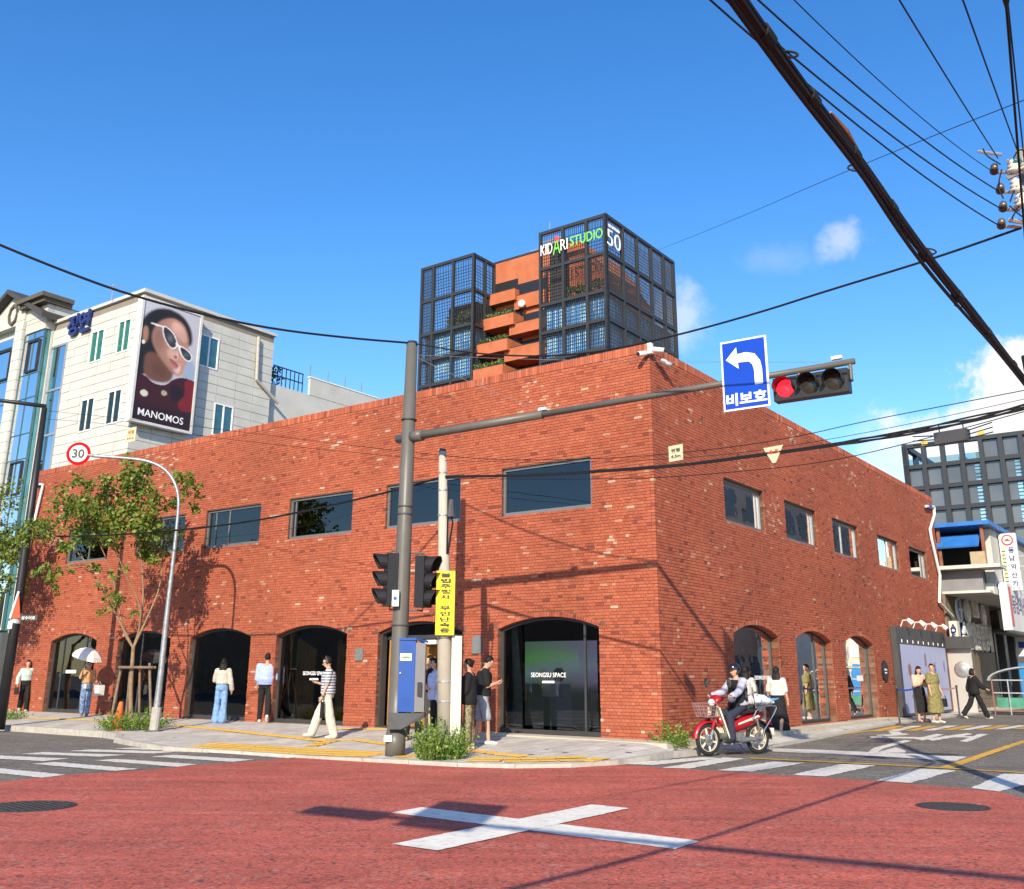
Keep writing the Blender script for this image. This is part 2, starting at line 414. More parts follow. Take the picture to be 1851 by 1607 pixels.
# side street: rises away from the crossing
mb = MB(); ss = np.linspace(1.2, 75, 60); tt = [-.75, -3, -6, -9, -12, -18]
mb.add([W(s, t, street_z(s)) for s in ss for t in tt], [(i * 6 + j, i * 6 + j + 1, (i + 1) * 6 + j + 1, (i + 1) * 6 + j)[::-1] for i in range(59) for j in range(5)])
side = struct('side_street', mb, M_ROAD, True)
def paint_side(name, pts, m, dz=.006):
    """markings that follow the rising street: subdivided along the street"""
    P = []
    for q in pts:
        z = .05
        for _ in range(12): g = ground(q[0], q[1], z); z = street_z(toB(g)[0])
        P.append((g[0], g[1], z + dz))
    mb = MB(); mb.poly(ragged(P, .010)); return part(side, name, mb, m)
paint_side('stop_line', z3([(535, 264), (800, 272), (1100, 286), (1400, 298), (1558, 308), (1500, 330), (1100, 306), (800, 291), (560, 281)]), M_LINE_W)
paint_side('centre_line', z3([(1405, 366), (1475, 370), (1620, 318), (1760, 268), (1960, 200), (2050, 170), (2010, 168), (1851, 222), (1680, 275), (1540, 322)]), M_YEL)
# painted lettering on the street, stretched along it (read from oncoming traffic)
for poly in [[(1050, 283), (1080, 262), (1235, 222), (1272, 226), (1130, 266), (1090, 290)], [(1085, 288), (1190, 258), (1245, 278), (1240, 287)],
             [(1060, 212), (1060, 203), (1330, 208), (1330, 215)], [(1150, 178), (1210, 178), (1240, 196), (1190, 200)], [(1090, 196), (1240, 188), (1262, 194), (1110, 204)],
             [(1330, 224), (1290, 216), (1400, 190), (1440, 194)], [(1380, 226), (1350, 216), (1560, 186), (1590, 192)], [(1440, 208), (1440, 200), (1620, 203), (1620, 210)], [(1520, 228), (1560, 232), (1668, 192), (1620, 190)]]:
    paint_side('road_lettering', z3(poly), M_LINE_W)
for k in range(9):
    x0 = 1050 + k * 92
    paint_side('hump_stripe', z3([(x0, 178 - k * 1.5), (x0 + 62, 178 - k * 1.5), (x0 + 190, 150 - k * .6), (x0 + 130, 150 - k * .6)]), M_YEL if k % 2 == 0 else M_LINE_W, .008)
paint_side('edge_line', z3([(760, 210), (1050, 178), (1300, 158), (1300, 155), (1040, 174), (745, 206)]), M_YEL)
# manholes
M_IRON = pm('cast_iron', (.045, .042, .04), .6, .3, 40, bump=.8, bscale=60, metal=.2)
def manhole(name_parent, c, r, z):
    mb = MB(); mb.lathe([(r, 0), (r, .004), (r * .985, .006), (r * .93, .006), (r * .925, .002), (r * .9, .002)], 40, (c[0], c[1], z), cap=False)
    o = part(name_parent, 'manhole_frame', mb, M_IRON)
    mb = MB(); mb.lathe([(r * .9, 0), (r * .9, .004), (.0001, .004)], 40, (c[0], c[1], z), cap=False)
    for i in range(-7, 8):
        for j in range(-7, 8):
            x, y = i * r * .115, j * r * .115
            if math.hypot(x, y) < r * .84 and (i + j) % 2 == 0: mb.box(c[0] + x - r * .045, c[1] + y - r * .045, z + .004, c[0] + x + r * .045, c[1] + y + r * .045, z + .009)
    part(name_parent, 'manhole_cover', mb, M_IRON)
manhole(red, ground(52, 1458.5), .52, .005)
manhole(red, ground(1722, 1459), .42, .005)
g = ground(1700, 1362, .03); manhole(side, g, .35, street_z(toB(g)[0]) + .002)

# pavement along both facades, with kerb
edge_px = [(297, 1350.5, .07), (345, 1353.5, .06), (391, 1356, .05), (455, 1360, .045), (519, 1364.5, .04), (580, 1368.5, .04), (640, 1371, .05), (712, 1373.5, .06), (780, 1378, .06), (850, 1381, .06), (925, 1382.5, .06), (1000, 1382, .06), (1060, 1380, .06), (1110, 1376, .07), (1150, 1371, .08), (1190, 1364, .10), (1225, 1357, .12)]
edge = []
for t in [70, 50, 38, 30, 25, 20, 17, 14.5, 12.9]:
    q = W(-3.95, t); edge.append((q[0], q[1], .14))
q = W(-4.25, 11.9); edge.append((q[0], q[1], .13)); q = W(-4.9, 11.1); edge.append((q[0], q[1], .11))
for x, y, z in edge_px: q = ground(x, y, z); edge.append((q[0], q[1], z))
for s in [2.2, 4, 7, 11, 16, 24, 40, 75]:
    q = W(s, -.85 - .02 * min(s, 10)); edge.append((q[0], q[1], street_z(s) + .03))
def slab_mat(name, col):
    m = bpy.data.materials.new(name); m.use_nodes = True; n, l = m.node_tree.nodes, m.node_tree.links; b = n['Principled BSDF']; b.inputs['Roughness'].default_value = .85
    g = n.new('ShaderNodeNewGeometry'); mp = n.new('ShaderNodeMapping'); mp.inputs['Rotation'].default_value = (0, 0, -AZ); l.new(g.outputs['Position'], mp.inputs['Vector'])
    br = n.new('ShaderNodeTexBrick'); br.offset = .5; br.inputs['Scale'].default_value = 1.0; br.inputs['Brick Width'].default_value = .6; br.inputs['Row Height'].default_value = .3
    br.inputs['Mortar Size'].default_value = .006; br.inputs['Color1'].default_value = (*col, 1); br.inputs['Color2'].default_value = (*[q * .82 for q in col], 1); br.inputs['Mortar'].default_value = (.13, .12, .11, 1)
    l.new(mp.outputs[0], br.inputs['Vector'])
    t = n.new('ShaderNodeTexNoise'); t.inputs['Scale'].default_value = 1.6; t.inputs['Detail'].default_value = 8; t.inputs['Roughness'].default_value = .7; l.new(g.outputs['Position'], t.inputs['Vector'])
    r = n.new('ShaderNodeMapRange'); r.inputs['From Min'].default_value = .3; r.inputs['From Max'].default_value = .7; r.inputs['To Min'].default_value = .72; r.inputs['To Max'].default_value = 1.2; l.new(t.outputs['Fac'], r.inputs['Value'])
    x = n.new('ShaderNodeMix'); x.data_type = 'RGBA'; x.blend_type = 'MULTIPLY'; x.inputs['Factor'].default_value = 1; l.new(br.outputs['Color'], x.inputs[6]); l.new(r.outputs[0], x.inputs[7])
    t2 = n.new('ShaderNodeTexVoronoi'); t2.inputs['Scale'].default_value = 1.25; l.new(g.outputs['Position'], t2.inputs['Vector'])
    r2 = n.new('ShaderNodeMapRange'); r2.inputs['From Min'].default_value = .10; r2.inputs['From Max'].default_value = .07; l.new(t2.outputs['Distance'], r2.inputs['Value'])
    x2 = n.new('ShaderNodeMix'); x2.data_type = 'RGBA'; l.new(r2.outputs[0], x2.inputs['Factor']); l.new(x.outputs[2], x2.inputs[6]); x2.inputs[7].default_value = (.10, .095, .09, 1)
    l.new(x2.outputs[2], b.inputs['Base Color'])
    bp = n.new('ShaderNodeBump'); bp.inputs['Strength'].default_value = .3; bp.inputs['Distance'].default_value = .01; l.new(br.outputs['Fac'], bp.inputs['Height']); bp.invert = True; l.new(bp.outputs[0], b.inputs['Normal'])
    return m
M_WALK = slab_mat('pavement_slabs', (.56, .525, .455))
inner = []
for (x, y, z) in edge:
    s, t, _ = toB((x, y, 0))
    if s < 0 and t > .3: inner.append(W(.25, t, .26))
    elif s > .3: inner.append(W(s, .25, max(.235, street_z(s) + .05)))
    else: inner.append(W(.25, .25, .26))
KW = .16
mb = MB(); n = len(edge)
off = []
for i, (x, y, z) in enumerate(edge):
    d = np.array(inner[i][:2]) - np.array((x, y)); d = d / np.linalg.norm(d); off.append((x + d[0] * KW, y + d[1] * KW, z))
mb.add(off + [tuple(q) for q in inner], [(i, i + 1, n + i + 1, n + i)[::-1] for i in range(n - 1)])
walk = struct('sidewalk', mb, M_WALK)
from mathutils.bvhtree import BVHTree
_bv = BVHTree.FromPolygons([Vector(v.co) for v in walk.data.vertices], [tuple(p.vertices) for p in walk.data.polygons])
def walk_z(x, y):
    h = _bv.ray_cast(Vector((x, y, 3)), Vector((0, 0, -1)))
    if h[0] is not None: return h[0].z
    s, t, _ = toB((x, y, 0)); return .26 if (s > .1 and t > .1) else (street_z(s) if s > 1.2 else .05)
# kerb stones one by one along the edge
def lerp_poly(P, d):
    acc = 0.0
    for i in range(len(P) - 1):
        a, b = np.array(P[i]), np.array(P[i + 1]); L = np.linalg.norm(b - a)
        if acc + L >= d: return a + (b - a) * ((d - acc) / L), (b - a) / L
        acc += L
    return np.array(P[-1]), (b - a) / L
tot = sum(np.linalg.norm(np.array(edge[i + 1]) - np.array(edge[i])) for i in range(n - 1))
d0 = 40.0; P_off = off
k = 0
while d0 < tot - 42 and k < 70:
    a, _ = lerp_poly(edge, d0 + .006); b, _ = lerp_poly(edge, d0 + .994)
    nrm = np.array([-(b - a)[1], (b - a)[0], 0]); nrm /= np.linalg.norm(nrm)
    c = (a + b) / 2; s, t, _ = toB(c); inw = (W(3, 8) if True else 0) - c
    if nrm @ inw < 0: nrm = -nrm
    j = random.uniform(-.004, .004); top = np.array([0, 0, .008 + j])
    A, B_, C_, D_ = a + top, b + top, b + nrm * KW + top, a + nrm * KW + top
    mb = MB(); mb.prism([A, B_, C_, D_], (0, 0, -.16)); part(walk, 'kerb_stone', mb, M_KERB); d0 += 1.0; k += 1
mb = MB()
for rngs in ((0, 40.0), (d0, tot)):
    pts = []
    dd = rngs[0]
    while dd < rngs[1]: pts.append(dd); dd += 2.0
    for d1 in pts:
        a, _ = lerp_poly(edge, d1); b, _ = lerp_poly(edge, min(d1 + 2.0, rngs[1])); nrm = np.array([-(b - a)[1], (b - a)[0], 0]); nrm /= (np.linalg.norm(nrm) + 1e-9)
        if nrm @ (W(3, 8) - a) < 0 and toB(a)[0] < 0: nrm = -nrm
        if toB(a)[0] > 0 and nrm @ DL < 0: nrm = -nrm
        mb.prism([a + (0, 0, .006), b + (0, 0, .006), b + nrm * KW + (0, 0, .006), a + nrm * KW + (0, 0, .006)], (0, 0, -.18))
o = part(walk, 'kerb', mb, M_KERB)
# yellow tactile tiles, laid one by one
M_TACT = pm('tactile_yellow', (.58, .36, .07), .7, .16, 7, bump=.2, damt=.35, dscale=3, dark=(.34, .25, .13))
def tile_mesh(bars):
    mb = MB(); mb.box(-.147, -.147, 0, .147, .147, .008)
    if bars:
        for i in range(4): mb.box(-.13 + i * .075, -.135, .008, -.13 + i * .075 + .035, .135, .013)
    else:
        for i in range(5):
            for j in range(5): mb.add([(-.115 + i * .0575 - .018, -.115 + j * .0575 - .018, .008), (-.115 + i * .0575 + .018, -.115 + j * .0575 - .018, .008), (-.115 + i * .0575 + .018, -.115 + j * .0575 + .018, .008), (-.115 + i * .0575 - .018, -.115 + j * .0575 + .018, .008), (-.115 + i * .0575, -.115 + j * .0575, .014)], [(0, 1, 4), (1, 2, 4), (2, 3, 4), (3, 0, 4)])
    me = mb.mesh('tactile_tile'); me.materials.append(M_TACT); return me
TB, TD = tile_mesh(True), tile_mesh(False)
ntile = 0
def tact(pxs, rows, me, zz=None):
    global ntile
    P = []
    for x, y in pxs:
        z = .1
        for _ in range(10): g = ground(x, y, z); z = walk_z(g[0], g[1])
        P.append((g[0], g[1], z))
    L = sum(np.linalg.norm(np.array(P[i + 1]) - np.array(P[i])) for i in range(len(P) - 1)); d = .15
    while d < L and ntile < 298:
        q, tg = lerp_poly(P, d); nn = np.array([-tg[1], tg[0], 0]); nn /= np.linalg.norm(nn)
        for r_ in range(rows):
            c = q + nn * (.3 * (r_ - (rows - 1) / 2))
            if ntile < 298:
                o = link('tactile_tile', me, walk, None, (c[0], c[1], walk_z(c[0], c[1]) + .003 + random.uniform(0, .002)), math.atan2(tg[1], tg[0]) + (math.pi / 2 if me is TB else 0)); ntile += 1
        d += .3
tact([(365, 1347), (455, 1352), (560, 1359), (660, 1363), (690, 1364)], 3, TD)
tact([(735, 1366), (760, 1369)], 2, TD)
tact([(850, 1372.5), (925, 1374), (1000, 1373), (1060, 1369), (1085, 1366)], 2, TD)
tact([(311, 1311.5), (373, 1316.5), (460, 1326), (553, 1336), (600, 1340)], 1, TB)
tact([(560, 1350), (600, 1340), (640, 1337.5), (690, 1344), (705, 1346)], 1, TB)
tact([(20, 1297.5), (120, 1300), (215, 1304.5), (260, 1307)], 1, TB)
tact([(610, 1317), (680, 1319), (705, 1320)], 1, TB)
tact([(850, 1357), (905, 1364), (960, 1369)], 1, TB)
# concrete plinth step along the corner of the building
mb = MB()
mb.add([W(-.42, -.3, .12), W(-.42, 4.3, .12), W(-.30, 4.5, .12), W(.05, 4.5, .12), W(-.42, -.3, .235), W(-.42, 4.3, .275), W(-.30, 4.5, .275), W(.05, 4.5, .275), W(.05, -.3, .26)],
       [(0, 1, 5, 4), (1, 2, 6, 5), (2, 3, 7, 6), (4, 5, 6, 7, 8)])
part(walk, 'plinth_step', mb, M_PLINTH)
mb = MB()
mb.prism([W(-.42, -.3, .23), W(.02, -.02, .26), W(14.6, -.02, .285), W(15.4, -.35, .27), W(8, -.42, .25)], (0, 0, -.14))
part(walk, 'plinth_step', mb, M_PLINTH)
# ================================================================ the brick building on the corner
M_BRICK = pm('brick_clay', (.36, .08, .05), .88, .16, 22, bump=.35, bscale=90, attr=True, damt=.0)
M_MORTAR = pm('mortar', (.150, .076, .050), .95, .25, 3, bump=.3, bscale=80, damt=.35, dscale=.6, dark=(.26, .18, .14))
M_FRAME = pm('window_aluminium', (.22, .225, .23), .4, .08, 3, metal=.5)
M_FRAME_D = pm('window_dark_steel', (.045, .046, .048), .45, .1, 3)
G_SHOP = glass('shop_glass', (.45, .50, .50), 1.85, .95, .03)
G_UP = glass('upper_glass', (.30, .33, .36), 1.75, .95, .03)
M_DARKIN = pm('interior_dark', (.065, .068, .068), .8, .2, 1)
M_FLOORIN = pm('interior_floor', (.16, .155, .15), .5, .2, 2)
M_WOOD = pm('oak_door', (.34, .16, .035), .5, .25, 3, damt=.3, dscale=2, dark=(.16, .07, .02))
def boxes_mesh(name, B, colors, m):
    """many small boxes as one mesh; B: (n,8,3) corners"""
    B = np.asarray(B, np.float32); n = len(B)
    me = bpy.data.meshes.new(name); me.vertices.add(n * 8); me.vertices.foreach_set('co', B.ravel())
    q = np.array([(0, 3, 2, 1), (4, 5, 6, 7), (0, 1, 5, 4), (1, 2, 6, 5), (2, 3, 7, 6), (3, 0, 4, 7)])
    idx = (np.arange(n)[:, None, None] * 8 + q[None]).reshape(-1)
    nf = n * 6; me.loops.add(nf * 4); me.loops.foreach_set('vertex_index', idx.astype(np.int32))
    me.polygons.add(nf); me.polygons.foreach_set('loop_start', np.arange(nf, dtype=np.int32) * 4)
    if colors is not None:
        at = me.attributes.new('Col', 'FLOAT_COLOR', 'FACE'); arr = np.ones((nf, 4), np.float32); arr[:, :3] = np.repeat(np.asarray(colors, np.float32), 6, axis=0); at.data.foreach_set('color', arr.ravel())
    me.update(calc_edges=True); me.validate(); me.shade_flat(); me.materials.append(m); return me
def box8(x0, y0, z0, x1, y1, z1):
    return [(x0, y0, z0), (x1, y0, z0), (x1, y1, z0), (x0, y1, z0), (x0, y0, z1), (x1, y0, z1), (x1, y1, z1), (x0, y1, z1)]
BH, BL, JN, ZB, ZT = .057, .19, .010, .245, 8.36
LEN_L, LEN_R = 25.15, 24.0
def arch(c, w, spring=2.49, rise=.245, bottom=.27): return dict(k='arch', a=c - w / 2, b=c + w / 2, c=c, w=w, sp=spring, ri=rise, z0=bottom, R=(w * w / 4 + rise * rise) / (2 * rise))
def rect(a, b, z0, z1): return dict(k='rect', a=a, b=b, z0=z0, z1=z1)
ARCH_L = [arch(c, 2.68) for c in (2.77, 6.49, 10.25, 13.98, 17.6, 21.45)]
WIN_L = [rect(a, a + 2.47, 5.06, 6.18) for a in (1.56, 5.28, 8.95, 12.62, 16.1, 20.1)]
ARCH_R = [arch(c, 2.76, 2.45, .245, .28) for c in (5.02, 8.98, 12.9)]
WIN_R = [rect(a, a + 2.45, 5.06, 6.12) for a in (3.57, 7.49, 11.35, 15.88, 19.72)]

def gap(o, z, ring=.105):
    if o['k'] == 'rect': return (o['a'], o['b']) if o['z0'] < z < o['z1'] else None
    if z < o['z0']: return None
    if z <= o['sp']: return (o['a'], o['b'])
    zc = o['sp'] + o['ri'] - o['R']; rr = o['R'] + ring; d = rr * rr - (z - zc) ** 2
    if d <= 0 or z > zc + rr: return None
    h = math.sqrt(d); return (o['c'] - h, o['c'] + h)
PAL = np.array([(.365, .092, .045), (.347, .085, .042), (.382, .099, .050), (.327, .078, .040), (.402, .115, .060), (.297, .070, .037), (.372, .095, .048), (.242, .057, .034), (.395, .107, .054), (.357, .094, .050), (.182, .046, .030), (.420, .190, .115), (.450, .300, .215)])
PW = np.array([20, 18, 16, 11, 5, 5, 14, 3.0, 8, 9, 1.6, 1.3, .35])
def facade_bricks(length, opens, seed, Lface):
    rg = np.random.default_rng(seed); out = []
    nc = int((ZT - ZB) / .067); prob = PW / PW.sum()
    for i in range(nc):
        z0 = ZB + i * .067; z1 = z0 + BH; zm_ = (z0 + z1) / 2
        first = 0.0 if (i % 2 == (0 if Lface else 1)) else .095
        x = first; k = 0
        cuts = [g_ for g_ in (gap(o, zm_) for o in opens) if g_]
        above = [(o['a'], o['b']) for o in opens if o['k'] == 'rect' and -.001 < z0 - o['z1'] < .07] + [(o['a'], o['b']) for o in opens if o['k'] == 'rect' and 0 <= o['z0'] - z1 < .067]
        while x < length - .02:
            L = BL if rg.random() > .42 else .09
            if k == 0 and i % 2: L = .14
            L += rg.normal(0, .0025); x1 = min(x + L, length); segs = [(x, x1)]
            for (a, b) in cuts:
                ns = []
                for (p, q) in segs:
                    if q <= a or p >= b: ns.append((p, q)); continue
                    if p < a: ns.append((p, a))
                    if q > b: ns.append((b, q))
                segs = ns
            for (p, q) in segs:
                if q - p < .025: continue
                deep = any(abs(q - a) < .002 or abs(p - b) < .002 for (a, b) in cuts) or any(p < b and q > a for (a, b) in above)
                # pale lime bloom in patches, most of it high on the wall
                nv = mnoise.noise(Vector((p * .55 + seed, z0 * .8, 3.3))) + .5 * mnoise.noise(Vector((p * 2.1, z0 * 2.3, seed)))
                pr = prob.copy(); bl = max(0.0, nv - .42) * (2.2 if z0 > 5 else .9) + (.05 if z0 < .7 else 0)
                pr[11] += bl * .26; pr[12] += bl * .20; pr /= pr.sum()
                ci = rg.choice(13, p=pr); row = 1 + .07 * mnoise.noise(Vector((p * .25, i * 1.7, seed)))
                out.append((p, q, z0, z1, rg.normal(0, .0018), deep, ci, row, q - p > .17))
            x = x1 + JN; k += 1
    return out
def streaks(m, amt, col):
    n, l = m.node_tree.nodes, m.node_tree.links; b = n['Principled BSDF']; src = b.inputs['Base Color'].links[0].from_socket
    g = n.new('ShaderNodeNewGeometry'); mp = n.new('ShaderNodeMapping'); mp.inputs['Scale'].default_value = (1.1, 1.1, .12); l.new(g.outputs['Position'], mp.inputs['Vector'])
    t = n.new('ShaderNodeTexNoise'); t.inputs['Scale'].default_value = 1.4; t.inputs['Detail'].default_value = 9; t.inputs['Roughness'].default_value = .68; l.new(mp.outputs[0], t.inputs['Vector'])
    r = n.new('ShaderNodeMapRange'); r.inputs['From Min'].default_value = .48; r.inputs['From Max'].default_value = .72; r.inputs['To Max'].default_value = amt; l.new(t.outputs['Fac'], r.inputs['Value'])
    t2 = n.new('ShaderNodeTexNoise'); t2.inputs['Scale'].default_value = .35; t2.inputs['Detail'].default_value = 6; l.new(g.outputs['Position'], t2.inputs['Vector'])
    r2 = n.new('ShaderNodeMapRange'); r2.inputs['From Min'].default_value = .3; r2.inputs['From Max'].default_value = .7; r2.inputs['To Min'].default_value = .86; r2.inputs['To Max'].default_value = 1.12; l.new(t2.outputs['Fac'], r2.inputs['Value'])
    x = n.new('ShaderNodeMix'); x.data_type = 'RGBA'; l.new(r.outputs[0], x.inputs['Factor']); l.new(src, x.inputs[6]); x.inputs[7].default_value = (*col, 1)
    y = n.new('ShaderNodeMix'); y.data_type = 'RGBA'; y.blend_type = 'MULTIPLY'; y.inputs['Factor'].default_value = 1; l.new(x.outputs[2], y.inputs[6]); l.new(r2.outputs[0], y.inputs[7]); l.new(y.outputs[2], b.inputs['Base Color'])
streaks(M_BRICK, .24, (.20, .062, .036))
building = thing('brick_building', 'two-storey red brick building with arched shopfronts filling the street corner', 'building', CORNER, AZ)
def strips(length, opens, zlo, zhi, put):
    """backing wall with the openings left out, as vertical strips"""
    xs = sorted(set([.014, length] + [round(q, 4) for o in opens for q in ([o['a'], o['b']] if o['k'] == 'rect' else list(np.linspace(o['a'], o['b'], 19)))]))
    for x0, x1 in zip(xs[:-1], xs[1:]):
        if x1 - x0 < 1e-4: continue
        xm = (x0 + x1) / 2; cov = []
        for o in opens:
            if o['a'] < xm < o['b']:
                if o['k'] == 'rect': cov.append((o['z0'], o['z1'], o['z1']))
                else:
                    zc = o['sp'] + o['ri'] - o['R']; tp = lambda x: zc + math.sqrt(max(0, o['R'] ** 2 - (x - o['c']) ** 2)); cov.append((o['z0'], tp(x0) + .004, tp(x1) + .004))
        cov.sort(); lo = (zlo, zlo)
        for (a, b0, b1) in cov:
            if a > max(lo) + 1e-4: put(x0, x1, lo, (a, a))
            lo = (b0, b1)
        put(x0, x1, lo, (zhi, zhi))
mbw = MB(); BACK = .012
def putL(x0, x1, lo, hi): mbw.prism([(BACK, x0, lo[0]), (BACK, x1, lo[1]), (BACK, x1, hi[1]), (BACK, x0, hi[0])], (.26, 0, 0))
def putR(x0, x1, lo, hi): mbw.prism([(x0, BACK, lo[0]), (x1, BACK, lo[1]), (x1, BACK, hi[1]), (x0, BACK, hi[0])][::-1], (0, .26, 0))
strips(LEN_L, ARCH_L + WIN_L, .05, 8.5, putL)
strips(LEN_R, ARCH_R + WIN_R, .05, 8.5, putR)
mbw.box(.3, LEN_L - .25, 0, LEN_R, LEN_L, 8.5); mbw.box(LEN_R - .25, .3, 0, LEN_R, LEN_L - .26, 8.5)
wall = part(building, 'wall', mbw, M_MORTAR)
BB, BC, near = [], [], []
for Lface, length, opens, seed in ((True, LEN_L, ARCH_L + WIN_L, 5), (False, LEN_R, ARCH_R + WIN_R, 23)):
    for (p, q, z0, z1, jit, deep, ci, row, full) in facade_bricks(length, opens, seed, Lface):
        dpt = .285 if deep else .08
        c = PAL[ci] * row
        b8 = box8(jit, p, z0, dpt, q, z1) if Lface else box8(p, jit, z0, q, dpt, z1)
        P = W(0, (p + q) / 2, z0) if Lface else W((p + q) / 2, 0, z0)
        v = P - EYE; d = np.linalg.norm(v); cosv = abs(v @ (DR if Lface else DL)) / d
        if full and not deep and z0 > .32: near.append((cosv / d ** 2, len(BB), Lface, p, z0, jit, ci))
        BB.append(b8); BC.append(c)
    # soldier course along the top
    x = 0.0 if Lface else .1; rg = np.random.default_rng(seed)
    while x < length:
        c = PAL[rg.choice(13, p=PW / PW.sum())] * (.9 + .2 * rg.random()); c = c * (1.0 if rg.random() > .25 else 1.35)
        j = rg.normal(0, .003); x1 = x + .057
        BB.append(box8(j, x, 8.362, .09, x1, 8.552 + rg.normal(0, .002)) if Lface else box8(x, j, 8.362, x1, .09, 8.552 + rg.normal(0, .002))); BC.append(c); x += .067
    # voussoirs round the arches
    for o in opens:
        if o['k'] != 'arch': continue
        zc = o['sp'] + o['ri'] - o['R']; th = math.asin(o['w'] / 2 / o['R']); nvs = int(2 * th * o['R'] / .067)
        for kx in range(nvs):
            a0, a1 = -th + 2 * th * kx / nvs + .0012, -th + 2 * th * (kx + 1) / nvs - .0012
            pts = []
            for (rr, aa) in ((o['R'], a0), (o['R'], a1), (o['R'] + .1, a1), (o['R'] + .1, a0)): pts.append((o['c'] + rr * math.sin(aa), zc + rr * math.cos(aa)))
            j = -.003 + rg.normal(0, .0015)
            if Lface: b8 = [(j, x_, z_) for x_, z_ in pts] + [(.285, x_, z_) for x_, z_ in pts]
            else: b8 = [(x_, j, z_) for x_, z_ in pts] + [(x_, .285, z_) for x_, z_ in pts]
            BB.append(b8); BC.append(PAL[rg.choice(13, p=PW / PW.sum())])
near.sort(reverse=True); pick = near[:300]; gone = set(q[1] for q in pick)
keep = [i for i in range(len(BB)) if i not in gone]
bw = link('brickwork', boxes_mesh('brickwork', [BB[i] for i in keep], [BC[i] for i in keep], M_BRICK), wall); bw['kind'] = 'stuff'
BRICKME = {}
for (_, i, Lface, p, z0, jit, ci) in pick:
    key = (Lface, int(ci))
    if key not in BRICKME:
        b8 = box8(0, 0, 0, .08, BL, BH) if Lface else box8(0, 0, 0, BL, .08, BH)
        BRICKME[key] = boxes_mesh('brick', [b8], [PAL[ci]], M_BRICK)
    link('brick', BRICKME[key], wall, None, (jit, p, z0) if Lface else (p, jit, z0))
# roof slab, inner floors and partitions
mb = MB(); mb.box(.28, .28, 8.05, LEN_R - .26, LEN_L - .26, 8.2); part(building, 'roof', mb, pm('roof_felt', (.16, .16, .16), .9))
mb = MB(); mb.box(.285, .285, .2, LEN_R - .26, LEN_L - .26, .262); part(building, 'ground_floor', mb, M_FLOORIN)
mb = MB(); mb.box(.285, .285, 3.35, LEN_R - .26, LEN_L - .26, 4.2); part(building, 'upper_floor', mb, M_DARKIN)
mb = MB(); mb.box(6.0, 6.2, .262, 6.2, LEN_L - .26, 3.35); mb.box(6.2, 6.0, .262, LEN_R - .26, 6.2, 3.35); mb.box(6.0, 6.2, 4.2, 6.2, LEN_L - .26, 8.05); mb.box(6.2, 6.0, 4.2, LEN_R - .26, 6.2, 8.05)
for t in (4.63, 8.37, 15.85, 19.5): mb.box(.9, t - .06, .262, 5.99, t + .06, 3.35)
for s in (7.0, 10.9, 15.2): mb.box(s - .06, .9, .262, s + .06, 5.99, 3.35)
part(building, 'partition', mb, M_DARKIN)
# ---- glazing
def arch_outline(o, inset, zb, n=20):
    w2 = o['w'] / 2 - inset; zc = o['sp'] + o['ri'] - o['R']; rr = o['R'] - inset
    th = math.asin(w2 / rr); pts = [(o['c'] - w2, zb)]
    for k in range(n + 1):
        a = -th + 2 * th * k / n; pts.append((o['c'] + rr * math.sin(a), zc + rr * math.cos(a)))
    pts.append((o['c'] + w2, zb)); return pts
def ring(mb, A, B_, P, d0, d1):
    """frame between outline A (outer) and B_ (inner); P(x,z,depth) -> point"""
    n = len(A)
    for i in range(n):
        j = (i + 1) % n
        a, b, c, d = A[i], A[j], B_[j], B_[i]
        v = [P(*a, d0), P(*b, d0), P(*c, d0), P(*d, d0), P(*a, d1), P(*b, d1), P(*c, d1), P(*d, d1)]
        mb.add(v, [(0, 3, 2, 1), (4, 5, 6, 7), (0, 1, 5, 4), (1, 2, 6, 5), (2, 3, 7, 6), (3, 0, 4, 7)])
PL_ = lambda x, z, d: (d, x, z)
PR_ = lambda x, z, d: (x, d, z)
def arch_window(o, P, d, name='arched_window', mull=(), thr=True, rail=None):
    w_ = link(name, None, building)
    mb = MB(); ring(mb, arch_outline(o, .004, o['z0'] + .002), arch_outline(o, .065, o['z0'] + .09), P, d, d + .07); part(w_, 'frame', mb, M_FRAME_D)
    mb = MB(); mb.poly([P(x, z, d + .035) for x, z in arch_outline(o, .06, o['z0'] + .085)]); part(w_, 'pane', mb, G_SHOP)
    for x in mull:
        zc = o['sp'] + o['ri'] - o['R']; zt = zc + math.sqrt((o['R'] - .06) ** 2 - (x - o['c']) ** 2)
        mb = MB(); a, b = P(x - .025, o['z0'] + .09, d + .01), P(x + .025, zt, d + .06); mb.box(*a, *b); part(w_, 'mullion', mb, M_FRAME_D)
    if rail:
        mb = MB(); a, b = P(o['a'] + .06, rail - .03, d + .008), P(o['b'] - .06, rail + .03, d + .062); mb.box(*a, *b); part(w_, 'transom', mb, M_FRAME_D)
    return w_
def rect_window(o, P, d, mull=None, gl=None):
    w_ = link('upper_window', None, building); a, b, z0, z1 = o['a'] + .005, o['b'] - .005, o['z0'] + .005, o['z1'] - .005; f = .055
    mb = MB(); ring(mb, [(a, z0), (a, z1), (b, z1), (b, z0)], [(a + f, z0 + f * 1.3), (a + f, z1 - f), (b - f, z1 - f), (b - f, z0 + f * 1.3)], P, d, d + .09); part(w_, 'frame', mb, M_FRAME)
    mb = MB(); mb.poly([P(x, z, d + .045) for x, z in [(a + f, z0 + f), (a + f, z1 - f), (b - f, z1 - f), (b - f, z0 + f)]]); part(w_, 'pane', mb, gl or G_UP)
    if mull:
        for q in mull: mb = MB(); mb.box(*P(a + (b - a) * q - .022, z0 + f, d + .02), *P(a + (b - a) * q + .022, z1 - f, d + .07)); part(w_, 'mullion', mb, M_FRAME)
    return w_
